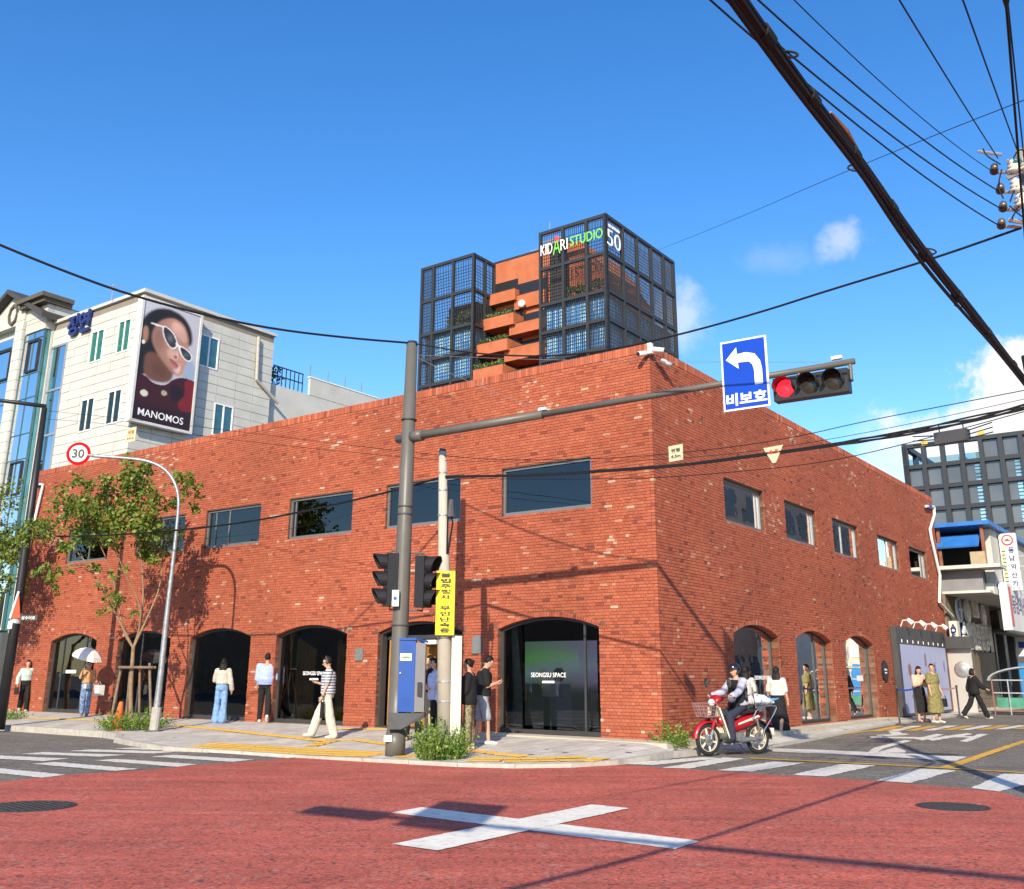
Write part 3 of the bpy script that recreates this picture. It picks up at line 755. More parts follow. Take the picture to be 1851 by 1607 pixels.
for i, o in enumerate(ARCH_L):
    if i == 1: continue
    arch_window(o, PL_, .13, mull={2: (), 3: (), 4: (o['c'] + .25,), 5: (o['c'] - .55, o['c'] + .75), 0: (o['a'] + .45,)}.get(i, ()), rail={5: None, 3: None}.get(i))
for i, o in enumerate(ARCH_R): arch_window(o, PR_, .2, mull={1: (o['b'] - .9,), 2: (), 0: ()}[i])
for i, o in enumerate(WIN_L): rect_window(o, PL_, .07, mull={0: None, 1: (.82,), 2: (.93,), 3: (.6, .85), 4: (.5,), 5: (.5,)}[i])
for i, o in enumerate(WIN_R): rect_window(o, PR_, .10, mull={0: (.9,), 1: (.9,), 2: (.45,), 3: (.55,), 4: (.8,)}[i])
# entrance in the second arch: deep dark reveal, plank doors folded open
o = ARCH_L[1]; ent = link('entrance', None, building)
mb = MB(); ring(mb, arch_outline(o, .004, .275), arch_outline(o, .06, .30), PL_, .10, .28); part(ent, 'frame', mb, M_FRAME_D)
mb = MB(); mb.box(.30, o['a'] + .06, 2.33, .42, o['b'] - .06, 2.42); part(ent, 'transom', mb, M_FRAME_D)
mb = MB(); mb.poly([(.36, x, max(z, 2.42)) for x, z in arch_outline(o, .06, 2.42)]); part(ent, 'fanlight_pane', mb, G_SHOP)
def plank_door(P0, dx, dy, n, pw, z0, z1):
    d = link('door', None, ent)
    for k in range(n):
        c = np.array(P0) + np.array([dx, dy, 0]) * (pw * (k + .5)); mb = MB()
        nn = np.array([-dy, dx, 0]); mb.obox((c[0], c[1], (z0 + z1) / 2), np.array([dx, dy, 0]) * (pw / 2 - .004), nn * .025, (0, 0, (z1 - z0) / 2)); part(d, 'plank', mb, M_WOOD)
    mb = MB(); c = np.array(P0) + np.array([dx, dy, 0]) * (pw * n * .85); nn = np.array([-dy, dx, 0]) * .05; mb.tube([c + nn + (0, 0, .9), c + nn + (0, 0, 1.6)], .015, 6); part(d, 'handle', mb, STEEL)
plank_door((.34, o['b'] - .1, 0), .25, -.97, 5, .15, .28, 2.32)
plank_door((.34, o['b'] - .95, 0), .88, -.47, 4, .15, .28, 2.32)
plank_door((.36, o['a'] + .1, 0), .9, .43, 6, .15, .28, 2.32)
mb = MB(); mb.box(2.6, o['a'] - .4, .27, 2.7, o['b'] + .4, 3.3); part(ent, 'inner_screen', mb, pm('ochre_panel', (.30, .17, .04), .6, .2, 2))
for t_, w__ in ((6.2, .34), (5.45, .30)):
    mb = MB(); mb.box(.29, t_, 2.2, .36, t_ + w__, 2.30); part(ent, 'door_closer', mb, pm('closer_white', (.75, .75, .72), .4))
# wooden screens inside the third arch
o = ARCH_L[2]
for t0, t1, s0 in ((10.55, 11.35, .5), (9.55, 10.05, .75)):
    d = link('timber_screen', None, building); k = t0
    while k < t1 - .05: mb = MB(); mb.box(s0, k, .27, s0 + .05, k + .14, 2.15 + .35 * ((k - t0) / (t1 - t0))); part(d, 'plank', mb, M_WOOD); k += .15
# video wall behind the first arch
def scr(u, v):
    x, y = u, v
    rgb = np.zeros(u.shape + (3,))
    top = np.stack([.16 + .16 * u, .30 - .04 * u, .20 + .26 * u ** 1.5], -1)
    sw = np.exp(-((v - .80 + .25 * (u - .35) ** 2) / .10) ** 2) * (u < .75)
    rgb[:] = top; rgb += sw[..., None] * np.array([.02, .20, -.06])
    band = np.exp(-((v - .62 - .12 * u) / .10) ** 2); rgb = rgb * (1 - .6 * band[..., None]) + band[..., None] * .6 * np.array([.35, .45, .55])
    low = 1 / (1 + np.exp((v - .47) * 30)); rgb = rgb * (1 - low[..., None]) + low[..., None] * np.array([.055, .06, .06])
    for cx_, hw in ((.50, .15), (.12, .12)):
        bd = ((np.abs(u - cx_) < hw * (1 - .25 * np.clip(v / .5 - .6, 0, 1))) & (v < .50)); rgb[bd] = np.array([.075, .08, .10]) if cx_ > .3 else np.array([.05, .055, .05])
    hd = ((u - .48) / .085) ** 2 + ((v - .60) / .085) ** 2 < 1; rgb[hd] = (.085, .07, .065)
    hd = ((u - .26) / .06) ** 2 + ((v - .60) / .07) ** 2 < 1; rgb[hd] = (.30, .27, .22)
    st = (np.sin(v * 150) > .2) & (v < .2) & (np.abs(u - .3) > .1); rgb[st] += .035
    return np.clip(rgb, 0.004, 1)
a = on_s(949, 1160, .95); b = on_s(1082, 1316, .95)
tA, tB, zA_, zB_ = a[1], b[1], a[2], b[2]
M_SCR = pm('video_screen', (.3, .3, .3), .4, .03, 2, attr=True, emit=.42)
scn = link('video_screen', None, building)
mb = MB(); mb.box(.96, tB - .03, zB_ - .03, 1.04, tA + .03, zA_ + .03); part(scn, 'housing', mb, BLACK)
grid_print(scn, 'display', scr, 70, 80, lambda u, v: (.952, tA + (tB - tA) * u, zB_ + (zA_ - zB_) * v), M_SCR)
mb = MB(); mb.loft([((.42, 3.83, .27), (.12, 0, 0), (0, .15, 0)), ((.42, 3.86, 1.2), (.12, 0, 0), (0, .13, 0)), ((.42, 3.95, 2.55), (.1, 0, 0), (0, .08, 0))], 4); part(building, 'marble_column', mb, pm('grey_marble', (.30, .32, .30), .35, .5, 4))
# blue louvred screen in the first arch of the side street
lv = link('louvre_screen', None, building); a = on_t(1327, 1168, .6); b = on_t(1366, 1275, .6)
M_BLUE_L = pm('blue_louvre', (.06, .09, .36), .35, .1, 3)
mb = MB(); mb.box(a[0] - .6, .66, .27, b[0], .72, a[2]); part(lv, 'back_panel', mb, BLACK)
z = .45
while z < a[2]:
    mb = MB(); mb.obox(((a[0] - .6 + b[0]) / 2, .58, z), ((b[0] - a[0] + .6) / 2, 0, 0), (0, .04, .022), (0, -.004, .008)); part(lv, 'slat', mb, M_BLUE_L); z += .085
mb = MB(); mb.box(5.3, 2.0, .9, 6.3, 2.2, 1.9); mb.box(5.25, 1.99, 1.9, 6.35, 2.21, 1.96); part(building, 'display_cabinet', mb, pm('cabinet_grey', (.35, .36, .37), .4))
# lettering on the glass
M_TXT = pm('vinyl_white', (.85, .85, .85), .5, .02)
for (px_, py_, w_, fl) in ((991, 1220, .92, 'L'), (568, 1217, .85, 'L'), (1381, 1225, 1.1, 'R')):
    if fl == 'L':
        c = on_s(px_, py_, .158); text_obj(building, 'glass_lettering', 'SEONGSU SPACE', (.158, c[1], c[2]), (0, -1, 0), (0, 0, 1), .095, M_TXT, .002, .006, width=w_)
        mb = MB(); mb.box(.157, c[1] - .16, c[2] - .17, .159, c[1] + .16, c[2] - .125); part(building, 'glass_label', mb, M_TXT)
    else:
        c = on_t(px_, py_, .228); text_obj(building, 'glass_lettering', 'SEONGSU SPACE', (c[0], .228, c[2]), (1, 0, 0), (0, 0, 1), .095, M_TXT, .002, .006, width=w_)
for (px_, py_) in ((128, 1214),):
    c = on_s(px_, py_, .155); mb = MB(); mb.box(.155, c[1] - .30, c[2] - .05, .158, c[1] + .30, c[2] + .05); part(building, 'glass_label', mb, M_TXT)
c = on_t(1555, 1226, .228); mb = MB(); mb.box(c[0] - .28, .226, c[2] - .08, c[0] + .28, .229, c[2] + .08); part(building, 'glass_label', mb, M_TXT)
# plaques, cameras, pipes
def plaque(px_, py_, w_, h_, m_):
    c = on_s(px_, py_, -.02); mb = MB(); mb.box(-.035, c[1] - w_ / 2, c[2] - h_ / 2, -.004, c[1] + w_ / 2, c[2] + h_ / 2); return part(building, 'wall_plaque', mb, m_)
plaque(649, 1183, .27, .30, pm('plaque_mesh', (.20, .20, .195), .5, .5, 40, metal=.3)); plaque(862, 1165, .26, .40, pm('plaque_grey', (.24, .25, .25), .4, .15, 6, metal=.4))
c = on_t(1600, 1213, -.03); mb = MB(); mb.lathe([(.001, .0), (.30, 0), (.33, .015), (.33, .05), (.001, .05)], 24, (c[0], -.055, c[2]), (0, 1, 0)); pl = part(building, 'oval_plaque', mb, BLACK)
mb = MB(); mb.box(c[0] - .13, -.058, c[2] + .02, c[0] + .13, -.0555, c[2] + .07); mb.box(c[0] - .10, -.058, c[2] - .08, c[0] + .10, -.0555, c[2] - .03); part(pl, 'print', mb, M_TXT)
def pt_tube(parent, name, pts, r, m): mb = MB(); mb.tube(pts, r, 8); return part(parent, name, mb, m)
M_PVC = pm('pvc_white', (.72, .71, .68), .4, .06, 4, damt=.2, dscale=3); M_PBLUE = pm('pipe_blue', (.03, .06, .35), .4)
pt_tube(building, 'drain_pipe', [on_t(*q, -.10) for q in ((1674, 915), (1688, 916), (1689, 930), (1681, 957), (1684, 975), (1699, 1040), (1698, 1088), (1722, 1114))], .055, M_PVC)
pt_tube(building, 'pipe_band', [on_t(*q, -.10) for q in ((1677.5, 915.2), (1682, 915.6))], .07, M_PBLUE)
pt_tube(building, 'drain_pipe', [on_s(*q, -.10) for q in ((66, 875), (78, 876), (72, 900), (64, 935), (60, 955), (50, 1000), (40, 1065), (34, 1090))], .05, M_PVC)
pt_tube(building, 'pipe_band', [on_s(*q, -.10) for q in ((64, 875), (72, 875.5))], .065, M_PBLUE)
for (P0, dv) in (((-.08, .02, 8.30), (-.9, .3, -.25)), ((-.02, -.10, 8.38), (.2, -.9, -.2)), ((.35, -.10, 8.22), (.8, -.5, -.3))):
    cv = link('security_camera', None, building); dv = np.array(dv); dv /= np.linalg.norm(dv); P0 = np.array(P0)
    mb = MB(); mb.tube([P0, P0 + dv * .05, P0 + dv * .26], [.05, .06, .055], 10); part(cv, 'housing', mb, M_PVC, True)
    mb = MB(); mb.tube([P0 + dv * .255, P0 + dv * .275], [.045, .045], 10); part(cv, 'lens', mb, BLACK)
mb = MB(); mb.box(-.1, -.1, 8.28, .0, -.002, 8.52); part(building, 'camera_box', mb, M_PVC)
# framed poster panel beside the last pier of the side street
pst = link('poster_panel', None, building)
mb = MB(); mb.box(16.2, -.22, .26, 22.7, -.02, 3.12); part(pst, 'case', mb, DKGREY)
def lav(u, v):
    rgb = np.zeros(u.shape + (3,)); rgb[:] = (.36, .385, .58); rgb += .05 * v[..., None]
    rgb -= (.05 * (np.abs(((u * 9) % 1) - .5) < .03))[..., None]
    for (cx_, cy_, rx, ry, c_) in ((.15, .62, .035, .10, (.26, .12, .10)), (.50, .78, .022, .11, (.20, .12, .13)), (.31, .50, .018, .09, (.20, .10, .12)), (.70, .66, .02, .09, (.10, .10, .25)), (.93, .70, .02, .09, (.12, .13, .32)),
                                 (.30, .24, .16, .05, (.30, .15, .13)), (.45, .16, .2, .07, (.26, .11, .09)), (.22, .14, .05, .07, (.50, .42, .26)), (.33, .16, .035, .05, (.7, .68, .65))):
        rgb[((u - cx_) / rx) ** 2 + ((v - cy_) / ry) ** 2 < 1] = c_
    return np.clip(rgb, .01, 1)
M_POST = pm('poster_print', (.4, .4, .5), .45, .03, 2, attr=True)
grid_print(pst, 'poster_sheet', lav, 80, 60, lambda u, v: (16.45 + 6.05 * u, -.224, .34 + 2.2 * v), M_POST)
for k in range(4):
    q = 17.2 + k * 1.55; sp = link('spotlight', None, pst)
    mb = MB(); mb.tube([(q, -.1, 3.12), (q, -.2, 3.34), (q, -.42, 3.34)], .018, 6); part(sp, 'arm', mb, WHITE)
    mb = MB(); mb.tube([(q, -.36, 3.37), (q, -.52, 3.22)], [.06, .085], 8); part(sp, 'lamp_head', mb, WHITE)
for k in range(9): mb = MB(); mb.box(16.7 + k * .68, -.24, 2.60, 16.74 + k * .68, -.222, 2.70); part(pst, 'clip', mb, WHITE)
# ================================================================ buildings behind and beside
def Z(ox, oy, sc): return lambda a, b: (ox + a / sc, oy + b / sc)
M_TBLK = pm('tower_black_steel', (.030, .032, .036), .5, .15, 2)
M_TBRICK = pm('tower_brick', (.42, .125, .055), .85, .18, .9, bump=.2, damt=.25, dscale=.7, dark=(.30, .085, .045))
G_TOWER = pm('tower_glazing', (.16, .42, .85), .10, .4, .35, spec=1.0)  # the bright blue base carries some of the sky's reflection
M_BLIND_SKY = pm('tower_blinds_sky', (.38, .70, .95), .4, .3, .6)  # pale blue blinds whose colour also imitates sky mirrored in the glass
M_LEAF_T = pm('planter_leaves', (.10, .16, .035), .7, .5, 3, bump=.5)
def leaf_strip(mb, P0, P1, w, h, n, size, rg, z0=0.0):
    P0, P1 = np.array(P0), np.array(P1); d = P1 - P0; L = np.linalg.norm(d); d = d / L; nn = np.array([-d[1], d[0], 0])
    for _ in range(n):
        c = P0 + d * rg.random() * L + nn * rg.uniform(-w, w) + np.array([0, 0, z0 + h * rg.random() ** .8])
        a = rg.normal(size=3); a /= np.linalg.norm(a); b = np.cross(a, rg.normal(size=3)); b /= np.linalg.norm(b); sz = size * rg.uniform(.6, 1.3)
        mb.add([c - a * sz, c + b * sz * .5, c + a * sz, c - b * sz * .5], [(0, 1, 2, 3)])
zt_ = Z(740, 370, 3.629)
q = toB(rng_pt(1094, 388, 80)); S0, T0, ZTOP = q
tower = thing('office_tower', 'brick and glass tower caged in black steel grids behind the brick building', 'building', W(S0, T0), AZ)
tl = lambda a, b: on_s(*zt_(a, b), S0)[1] - T0
zl = lambda a, b: on_s(*zt_(a, b), S0)[2]
sr = lambda a, b: on_t(*zt_(a, b), T0)[0] - S0
cols_L1 = [0, tl(1160, 105), tl(1008, 160), tl(860, 205)]
cols_L2 = [tl(422, 355), tl(290, 398), tl(162, 438), tl(86, 460)]
cols_R = [0, sr(1395, 130), sr(1490, 200), sr(1580, 262), sr(1660, 325), sr(1729, 378)]
rows = [ZTOP, zl(1285, 110), zl(1290, 310), zl(1297, 555), zl(1301, 745), zl(1304, 935)]
step = rows[4] - rows[5]
while rows[-1] - step > 3: rows.append(rows[-1] - step)
rows.append(0)
gapL, gapR = cols_L2[0], cols_L1[-1]
depthR = cols_R[-1]
def cage(tag_, P, cols, rows_, nfine, openrows, upto):
    """main frame + fine grille per bay; P(x,z,d) -> point, d = depth behind the face"""
    cg = link('cage', None, tower); w = .12
    for c in cols:
        mb = MB(); mb.box(*P(c - w, rows_[-1], -.12), *P(c + w, rows_[0] + .05, .2)); part(cg, 'post', mb, M_TBLK)
    for r_ in rows_[:-1]:
        if r_ == rows_[1]: continue
        mb = MB(); mb.box(*P(cols[0] - w, r_ - .17, -.10), *P(cols[-1] + w, r_ + .13, .18)); part(cg, 'beam', mb, M_TBLK)
    for i in range(len(cols) - 1):
        for j in range(len(rows_) - 1):
            if rows_[j] < upto: continue
            mb = MB(); x0, x1, z1, z0 = cols[i], cols[i + 1], rows_[j], rows_[j + 1]; nv = nfine; nh = max(1, int(round((z1 - z0) / .32)))
            if j == 0: nv = nfine
            for k in range(1, nv):
                x = x0 + (x1 - x0) * k / nv; t_ = .024 if k % 3 else .045; mb.box(*P(x - t_ / 2, z0, -.04), *P(x + t_ / 2, z1, .03))
            for k in range(1, nh):
                z = z0 + (z1 - z0) * k / nh; t_ = .024 if k % 3 else .045; mb.box(*P(x0, z - t_ / 2, .035), *P(x1, z + t_ / 2, .1))
            part(cg, 'grille', mb, M_TBLK)
PLf = lambda x, z, d: (d, x, z)
PRf = lambda x, z, d: (x, d, z)
zvis = 8.0
cage('a', PLf, cols_L1, rows, 12, 2, zvis); cage('b', PLf, cols_L2, rows, 12, 2, zvis); cage('c', PRf, cols_R, rows, 11, 2, zvis)
recess = 3.4
P2 = lambda x, z, d: (x, gapL + .02 - d * -1 if False else gapL - .01 + d, z)
cage('d', lambda x, z, d: (x, gapL + d, z), [.1, recess * .55, recess], rows, 7, 2, zvis)
# bodies behind the cages
zr = rows[3]
def glazed_body(x0, y0, x1, y1, z1, name='glazing'):
    mb = MB(); mb.box(x0, y0, 0, x1, y1, z1); part(tower, name, mb, G_TOWER)
glazed_body(.5, .5, depthR - .5, gapR - .3, zr - .2); glazed_body(.5, gapL + .5, depthR - .5, cols_L2[-1] - .3, zr - .2)
rg = np.random.default_rng(4)
for cols in (cols_L1, cols_L2, cols_R):
    for i in range(len(cols) - 1):
        for j in range(3, 8):
            x0, x1, z1, z0 = cols[i] + .25, cols[i + 1] - .25, rows[j] - .35, rows[j + 1] + .3
            for k in range(7):
                if rg.random() < .62:
                    xa = x0 + (x1 - x0) * k / 7; mb = MB(); zq = z0 + (z1 - z0) * rg.choice([0, 0, .2, .45]); xb = xa + (x1 - x0) / 7 * rg.uniform(.5, .95); (mb.box(xa, .44, zq, xb, .49, z1) if cols is cols_R else mb.box(.44, xa, zq, .49, xb, z1)); part(tower, 'blind_sky_strip', mb, M_BLIND_SKY)  # strips on the right face are added to imitate reflected sky
for j in range(3, 9):
    for a_, b_ in ((.3, gapR - .1), (gapL + .3, cols_L2[-1] - .1)): mb = MB(); mb.box(.40, a_, rows[j] - .25, .48, b_, rows[j] + .2); part(tower, 'floor_edge', mb, M_TBLK)
# brick core between the cages, roof volumes
ztc = on_s(*zt_(858, 300), S0 + recess)[2]; ztc0 = on_s(*zt_(525, 405), S0 + recess)[2]
mb = MB(); mb.box(recess, gapR - 1.2, 0, depthR + 4, gapL + .05, (ztc + ztc0) / 2); core = part(tower, 'brick_core', mb, M_TBRICK)
mb = MB(); mb.box(recess - .06, gapR - 1.0, (ztc + ztc0) / 2, recess + .3, gapL + .05, (ztc + ztc0) / 2 + .18); part(tower, 'coping', mb, M_TBLK)
mb = MB(); zr0 = rows[3]
mb.prism([(2.6, 1.2, zr0), (2.6, gapR - .5, zr0), (2.6, gapR - .5, rows[1] + .3), (2.6, gapR * .62, rows[1] + .3), (2.6, 1.2, rows[2] - 1.9)], (depthR - 5, 0, 0)); part(tower, 'penthouse', mb, M_TBRICK)
mb = MB(); mb.box(1.3, gapR * .72, zr0, 1.5, gapR - .2, rows[1]); part(tower, 'roof_screen', mb, pm('tower_dark_panel', (.05, .045, .045), .7))
mb = MB(); mb.box(1.6, cols_L2[0] + .8, zr0, depthR - 3, cols_L2[-1] - 2.2, rows[2] - .6); part(tower, 'roof_shed', mb, pm('tower_dark_panel', (.05, .045, .045), .7))
mb = MB(); leaf_strip(mb, (1.0, .8, zr0), (1.0, gapR * .7, zr0), .5, 1.5, 260, .22, rg); leaf_strip(mb, (1.0, gapL + .8, zr0), (1.0, gapL + 4, zr0), .5, 1.7, 160, .22, rg); o = part(tower, 'roof_planting', mb, M_LEAF_T); o['kind'] = 'stuff'
# stepped balconies
def balcony(a, b, zy0, zy1, prot, plant, tL=None, tR=None):
    sp_ = S0 + recess - prot
    p0 = on_s(*zt_(a, zy0), sp_); p1 = on_s(*zt_(b, zy0), sp_); zb_ = on_s(*zt_(a, zy1), sp_)[2]
    t0_, t1_ = p1[1] - T0, (p0[1] - T0 if tL is None else tL); x0 = recess - prot; zt2 = p0[2]
    bc = link('balcony', None, tower)
    mb = MB(); mb.box(x0, t0_, zb_, x0 + .18, t1_, zt2); mb.box(x0 + .18, t0_, zb_, recess, t0_ + .18, zt2); mb.box(x0 + .18, t1_ - .18, zb_, recess, t1_, zt2); mb.box(x0 + .18, t0_ + .18, zb_, recess, t1_ - .18, zb_ + .2); part(bc, 'parapet', mb, M_TBRICK)
    mb = MB(); mb.box(x0 - .03, t0_ - .03, zt2, x0 + .2, t1_ + .03, zt2 + .06); part(bc, 'coping', mb, M_TBLK)
    mb = MB(); mb.box(recess - .08, t0_ + .2, zt2 + .05, recess - .02, t1_ - .2, zt2 + 1.3); part(bc, 'window', mb, pm('balcony_window', (.02, .02, .022), .3))
    if plant:
        mb = MB(); leaf_strip(mb, (x0 + .45, t0_ + .3, zt2 - .25), (x0 + .45, t1_ - .1, zt2 - .25), .35, .8, 420, .13, rg); o = part(bc, 'planting', mb, M_LEAF_T); o['kind'] = 'stuff'
fr = lambda f: recess * f
balcony(500, 692, 598, 670, fr(.24), False); balcony(688, 900, 602, 692, fr(.12), False); balcony(468, 682, 757, 832, fr(.52), True); balcony(655, 900, 790, 860, fr(.40), False)
balcony(435, 642, 922, 996, fr(.80), True); balcony(622, 900, 950, 1033, fr(.66), False); balcony(405, 612, 1088, 1165, fr(.99), True); balcony(600, 900, 1110, 1200, fr(.8), False)
mb = MB(); mb.box(recess + 1, gapR + .5, ztc, recess + 3, gapR + 3.0, ztc + 1.4); mb.box(recess + 1, gapR + 3.3, ztc, recess + 2, gapR + 4.2, ztc + .8); part(tower, 'roof_plant_box', mb, STEEL)
mb = MB(); p = on_s(*zt_(921, 112), S0 + 5); mb.tube([(5, p[1] - T0, ztc), (5, p[1] - T0, p[2])], .05, 6); part(tower, 'antenna', mb, STEEL)
c = on_s(*zt_(737, 650), S0 + recess - .8); mb = MB(); mb.ell((c[0] - S0, c[1] - T0, c[2]), (.3, .4, .4), 10, 6); part(tower, 'balcony_lamp', mb, WHITE)
# lettering on the cage
M_SW, M_SG, M_SR = pm('sign_white', (.85, .85, .85), .5, .02, emit=.05), pm('sign_green', (.18, .55, .08), .5, .02, emit=.05), pm('sign_red', (.7, .05, .06), .5, .02, emit=.2)
def tower_text(s_, a0, b0, a1, b1, m_, h, bold=.02):
    p0, p1 = on_s(*zt_(a0, b0), S0 - .25), on_s(*zt_(a1, b1), S0 - .25); zc = (p0[2] + p1[2]) / 2
    text_obj(tower, 'sign_lettering', s_, (-.25, (p0[1] + p1[1]) / 2 - T0, zc), (0, -1, 0), (0, 0, 1), h, m_, .05, bold, width=abs(p0[1] - p1[1]))
tower_text('KID', 862, 305, 938, 280, M_SW, 1.05, -.004); tower_text('A', 942, 280, 990, 262, M_SG, 1.6, -.004); tower_text('RI', 992, 268, 1038, 252, M_SW, 1.05, -.004); tower_text('STUDIO', 1055, 240, 1268, 185, M_SG, .95, .008)
c = on_s(*zt_(964, 222), S0 - .25); mb = MB(); mb.ell((-.25, c[1] - T0, c[2]), (.1, .28, .28), 8, 6); part(tower, 'sign_dot', mb, M_SR)
p0 = on_t(*zt_(1343, 235), T0 - .2); text_obj(tower, 'sign_lettering', '50', (p0[0] - S0, -.2, p0[2]), (1, 0, 0), (0, 0, 1), 1.55, M_SW, .05, -.01, width=2.3)
p0 = on_t(*zt_(1342, 158), T0 - .2); text_obj(tower, 'sign_lettering', 'SEONGSU', (p0[0] - S0, -.2, p0[2]), (1, 0, 0), (0, 0, 1), .28, M_SW, .05, .0, width=1.9)

# ---------------------------------------------------------------- stone-clad office with the billboard
M_STONE = pm('stone_panel', (.50, .49, .455), .75, .10, 1.2, bump=.1, damt=.32, dscale=.5, dark=(.36, .33, .28))
M_JOINT = pm('stone_joint', (.22, .19, .155), .9, .1, 3)
G_TEAL = glass('teal_glass', (.45, .70, .70), 1.6, .9, .04)
M_TEALB = pm('teal_backing', (.07, .22, .23), .35, .35, .8, spec=.6)
M_GREENC = pm('green_curtain', (.10, .30, .24), .7, .35, 5)
zs_ = Z(0, 500, 3.702)
q = toB(rng_pt(*zs_(975, 90), 47)); S1, T1, Z1 = q
office = thing('stone_office', 'cream stone-clad office block carrying a tall fashion billboard', 'building', W(S1, T1), AZ)
oL = lambda a, b, ds=0.0: (lambda r_: (r_[1] - T1, r_[2]))(on_s(*zs_(a, b), S1 + ds))
oR = lambda a, b, dt=0.0: (lambda r_: (r_[0] - S1, r_[2]))(on_t(*zs_(a, b), T1 + dt))
tEnd = oL(372, 300)[0]; sEnd = oR(1838, 402)[0]
mb = MB(); mb.box(.04, .04, 0, sEnd, tEnd, Z1 - .1); part(office, 'wall', mb, M_JOINT)
mb = MB(); mb.box(-.1, -.1, Z1 - .1, sEnd + .1, tEnd + .1, Z1 + .06); part(office, 'parapet_cap', mb, M_STONE)
winL = []
for (a, b, c, d) in ((605, 375, 690, 555), (788, 300, 870, 495), (535, 830, 622, 1022), (716, 772, 806, 972)):
    p0, p1 = oL(a, (b * 2 + 0) / 2), oL(c, d); t0_ = oL((a + c) / 2, (b + d) / 2)[0]
    p0 = oL(a, (b + d) / 2)[0]; p1 = oL(c, (b + d) / 2)[0]; zc = oL((a + c) / 2, (b + d) / 2)[1]; winL.append((min(p0, p1), max(p0, p1), zc - .82, zc + .82))
winR = []
for (a, b, c, d) in ((1330, 405, 1462, 605), (1425, 890, 1555, 1040)):
    p0 = oR(a, (b + d) / 2)[0]; p1 = oR(c, (b + d) / 2)[0]; zc = oR((a + c) / 2, (b + d) / 2)[1]; winR.append((min(p0, p1), max(p0, p1), zc - .82, zc + .82))
stW = abs(tEnd - oL(452, 450)[0]); zStair = oL(400, 462)[1]; winS = (tEnd - stW, tEnd - .02, 0.0, zStair)
npan, rest = 0, MB(); PH, PWd = .45, 1.1
rgp = np.random.default_rng(9)
def panels(length, wins, P, skip=None):
    global npan
    nr = int((Z1 - .1) / PH); nc = max(1, int(round(length / PWd))); cw = length / nc
    for i in range(nr - 1, -1, -1):
        z0, z1 = i * PH + .011, (i + 1) * PH - .011
        for k in range(nc):
            x0, x1 = k * cw + .011, (k + 1) * cw - .011; segs = [(x0, x1, z0, z1)]
            for (a, b, c, d) in wins:
                ns = []
                for (p, q_, u, v) in segs:
                    if q_ <= a or p >= b or v <= c or u >= d: ns.append((p, q_, u, v)); continue
                    if p < a: ns.append((p, a, u, v))
                    if q_ > b: ns.append((b, q_, u, v))
                    if v > d: ns.append((max(p, a), min(q_, b), d, v))
                    if u < c: ns.append((max(p, a), min(q_, b), u, c))
                segs = ns
            for (p, q_, u, v) in segs:
                if q_ - p < .05 or v - u < .05: continue
                j = rgp.normal(0, .004); a, b = P(p, u, -.0 + j), P(q_, v, .039)
                if z0 > 8.2 and npan < 290: mb = MB(); mb.box(*a, *b); part(office, 'stone_panel', mb, M_STONE); npan += 1
                else: rest.box(*a, *b)
panels(tEnd, winL + [winS], lambda x, z, d: (d, x, z)); panels(sEnd, winR, lambda x, z, d: (x, d, z))
o = part(office, 'stone_panels', rest, M_STONE); o['kind'] = 'stuff'
def off_win(w_, P, curtain):
    a, b, c, d = w_; wn_ = link('window', None, office); f = .06
    mb = MB(); ring(mb, [(a, c), (a, d), (b, d), (b, c)], [(a + f, c + f), (a + f, d - f), (b - f, d - f), (b - f, c + f)], P, -.03, .03); mb.box(*P((a + b) / 2 - .04, c + f, -.02), *P((a + b) / 2 + .04, d - f, .02)); part(wn_, 'frame', mb, WHITE)
    mb = MB(); mb.poly([P(x, z, .012) for x, z in ((a, c), (a, d), (b, d), (b, c))]); part(wn_, 'pane', mb, glass('office_glass', (.55, .72, .68), 1.5, .9))
    mb = MB(); n_ = 14
    for k in range(n_): x = a + (b - a) * k / n_; mb.add([P(x, c, .028), P(x + (b - a) / n_ * .55, c, .036), P(x + (b - a) / n_ * .55, d, .036), P(x, d, .028)], [(0, 1, 2, 3)]); mb.add([P(x + (b - a) / n_ * .55, c, .036), P(x + (b - a) / n_, c, .028), P(x + (b - a) / n_, d, .028), P(x + (b - a) / n_ * .55, d, .036)], [(0, 1, 2, 3)])
    part(wn_, 'curtain', mb, curtain)
M_DKC = pm('dark_curtain', (.035, .05, .05), .7, .4, 5)
for i, w_ in enumerate(winL): off_win(w_, lambda x, z, d: (d, x, z), M_GREENC if i < 2 else M_DKC)
for w_ in winR: off_win(w_, lambda x, z, d: (x, d, z), pm('teal_curtain', (.06, .16, .16), .6, .4, 3))
# green stair glazing at the left end of the office
st = link('stair_glazing', None, office); ta_, tb_ = tEnd - stW, tEnd - .02
mb = MB(); mb.box(.034, ta_, 0, .0395, tb_, zStair); part(st, 'backing', mb, pm('stair_inside', (.16, .34, .27), .7, .5, .7))
zz = zStair
while zz > 3:
    mb = MB(); mb.poly([(.012, ta_ + .05, zz - 2.3), (.012, tb_ - .05, zz - 2.3), (.012, tb_ - .05, zz), (.012, ta_ + .05, zz)]); part(st, 'pane', mb, glass('stair_glass', (.55, .72, .64), 1.6, .8))
    mb = MB(); mb.box(-.04, ta_, zz - .06, .033, tb_, zz + .05); part(st, 'transom', mb, STEEL); zz -= 2.35
for y_ in (ta_, tb_): mb = MB(); mb.box(-.05, y_ - .05, 0, .0338, y_ + .05, zStair); part(st, 'jamb', mb, STEEL)
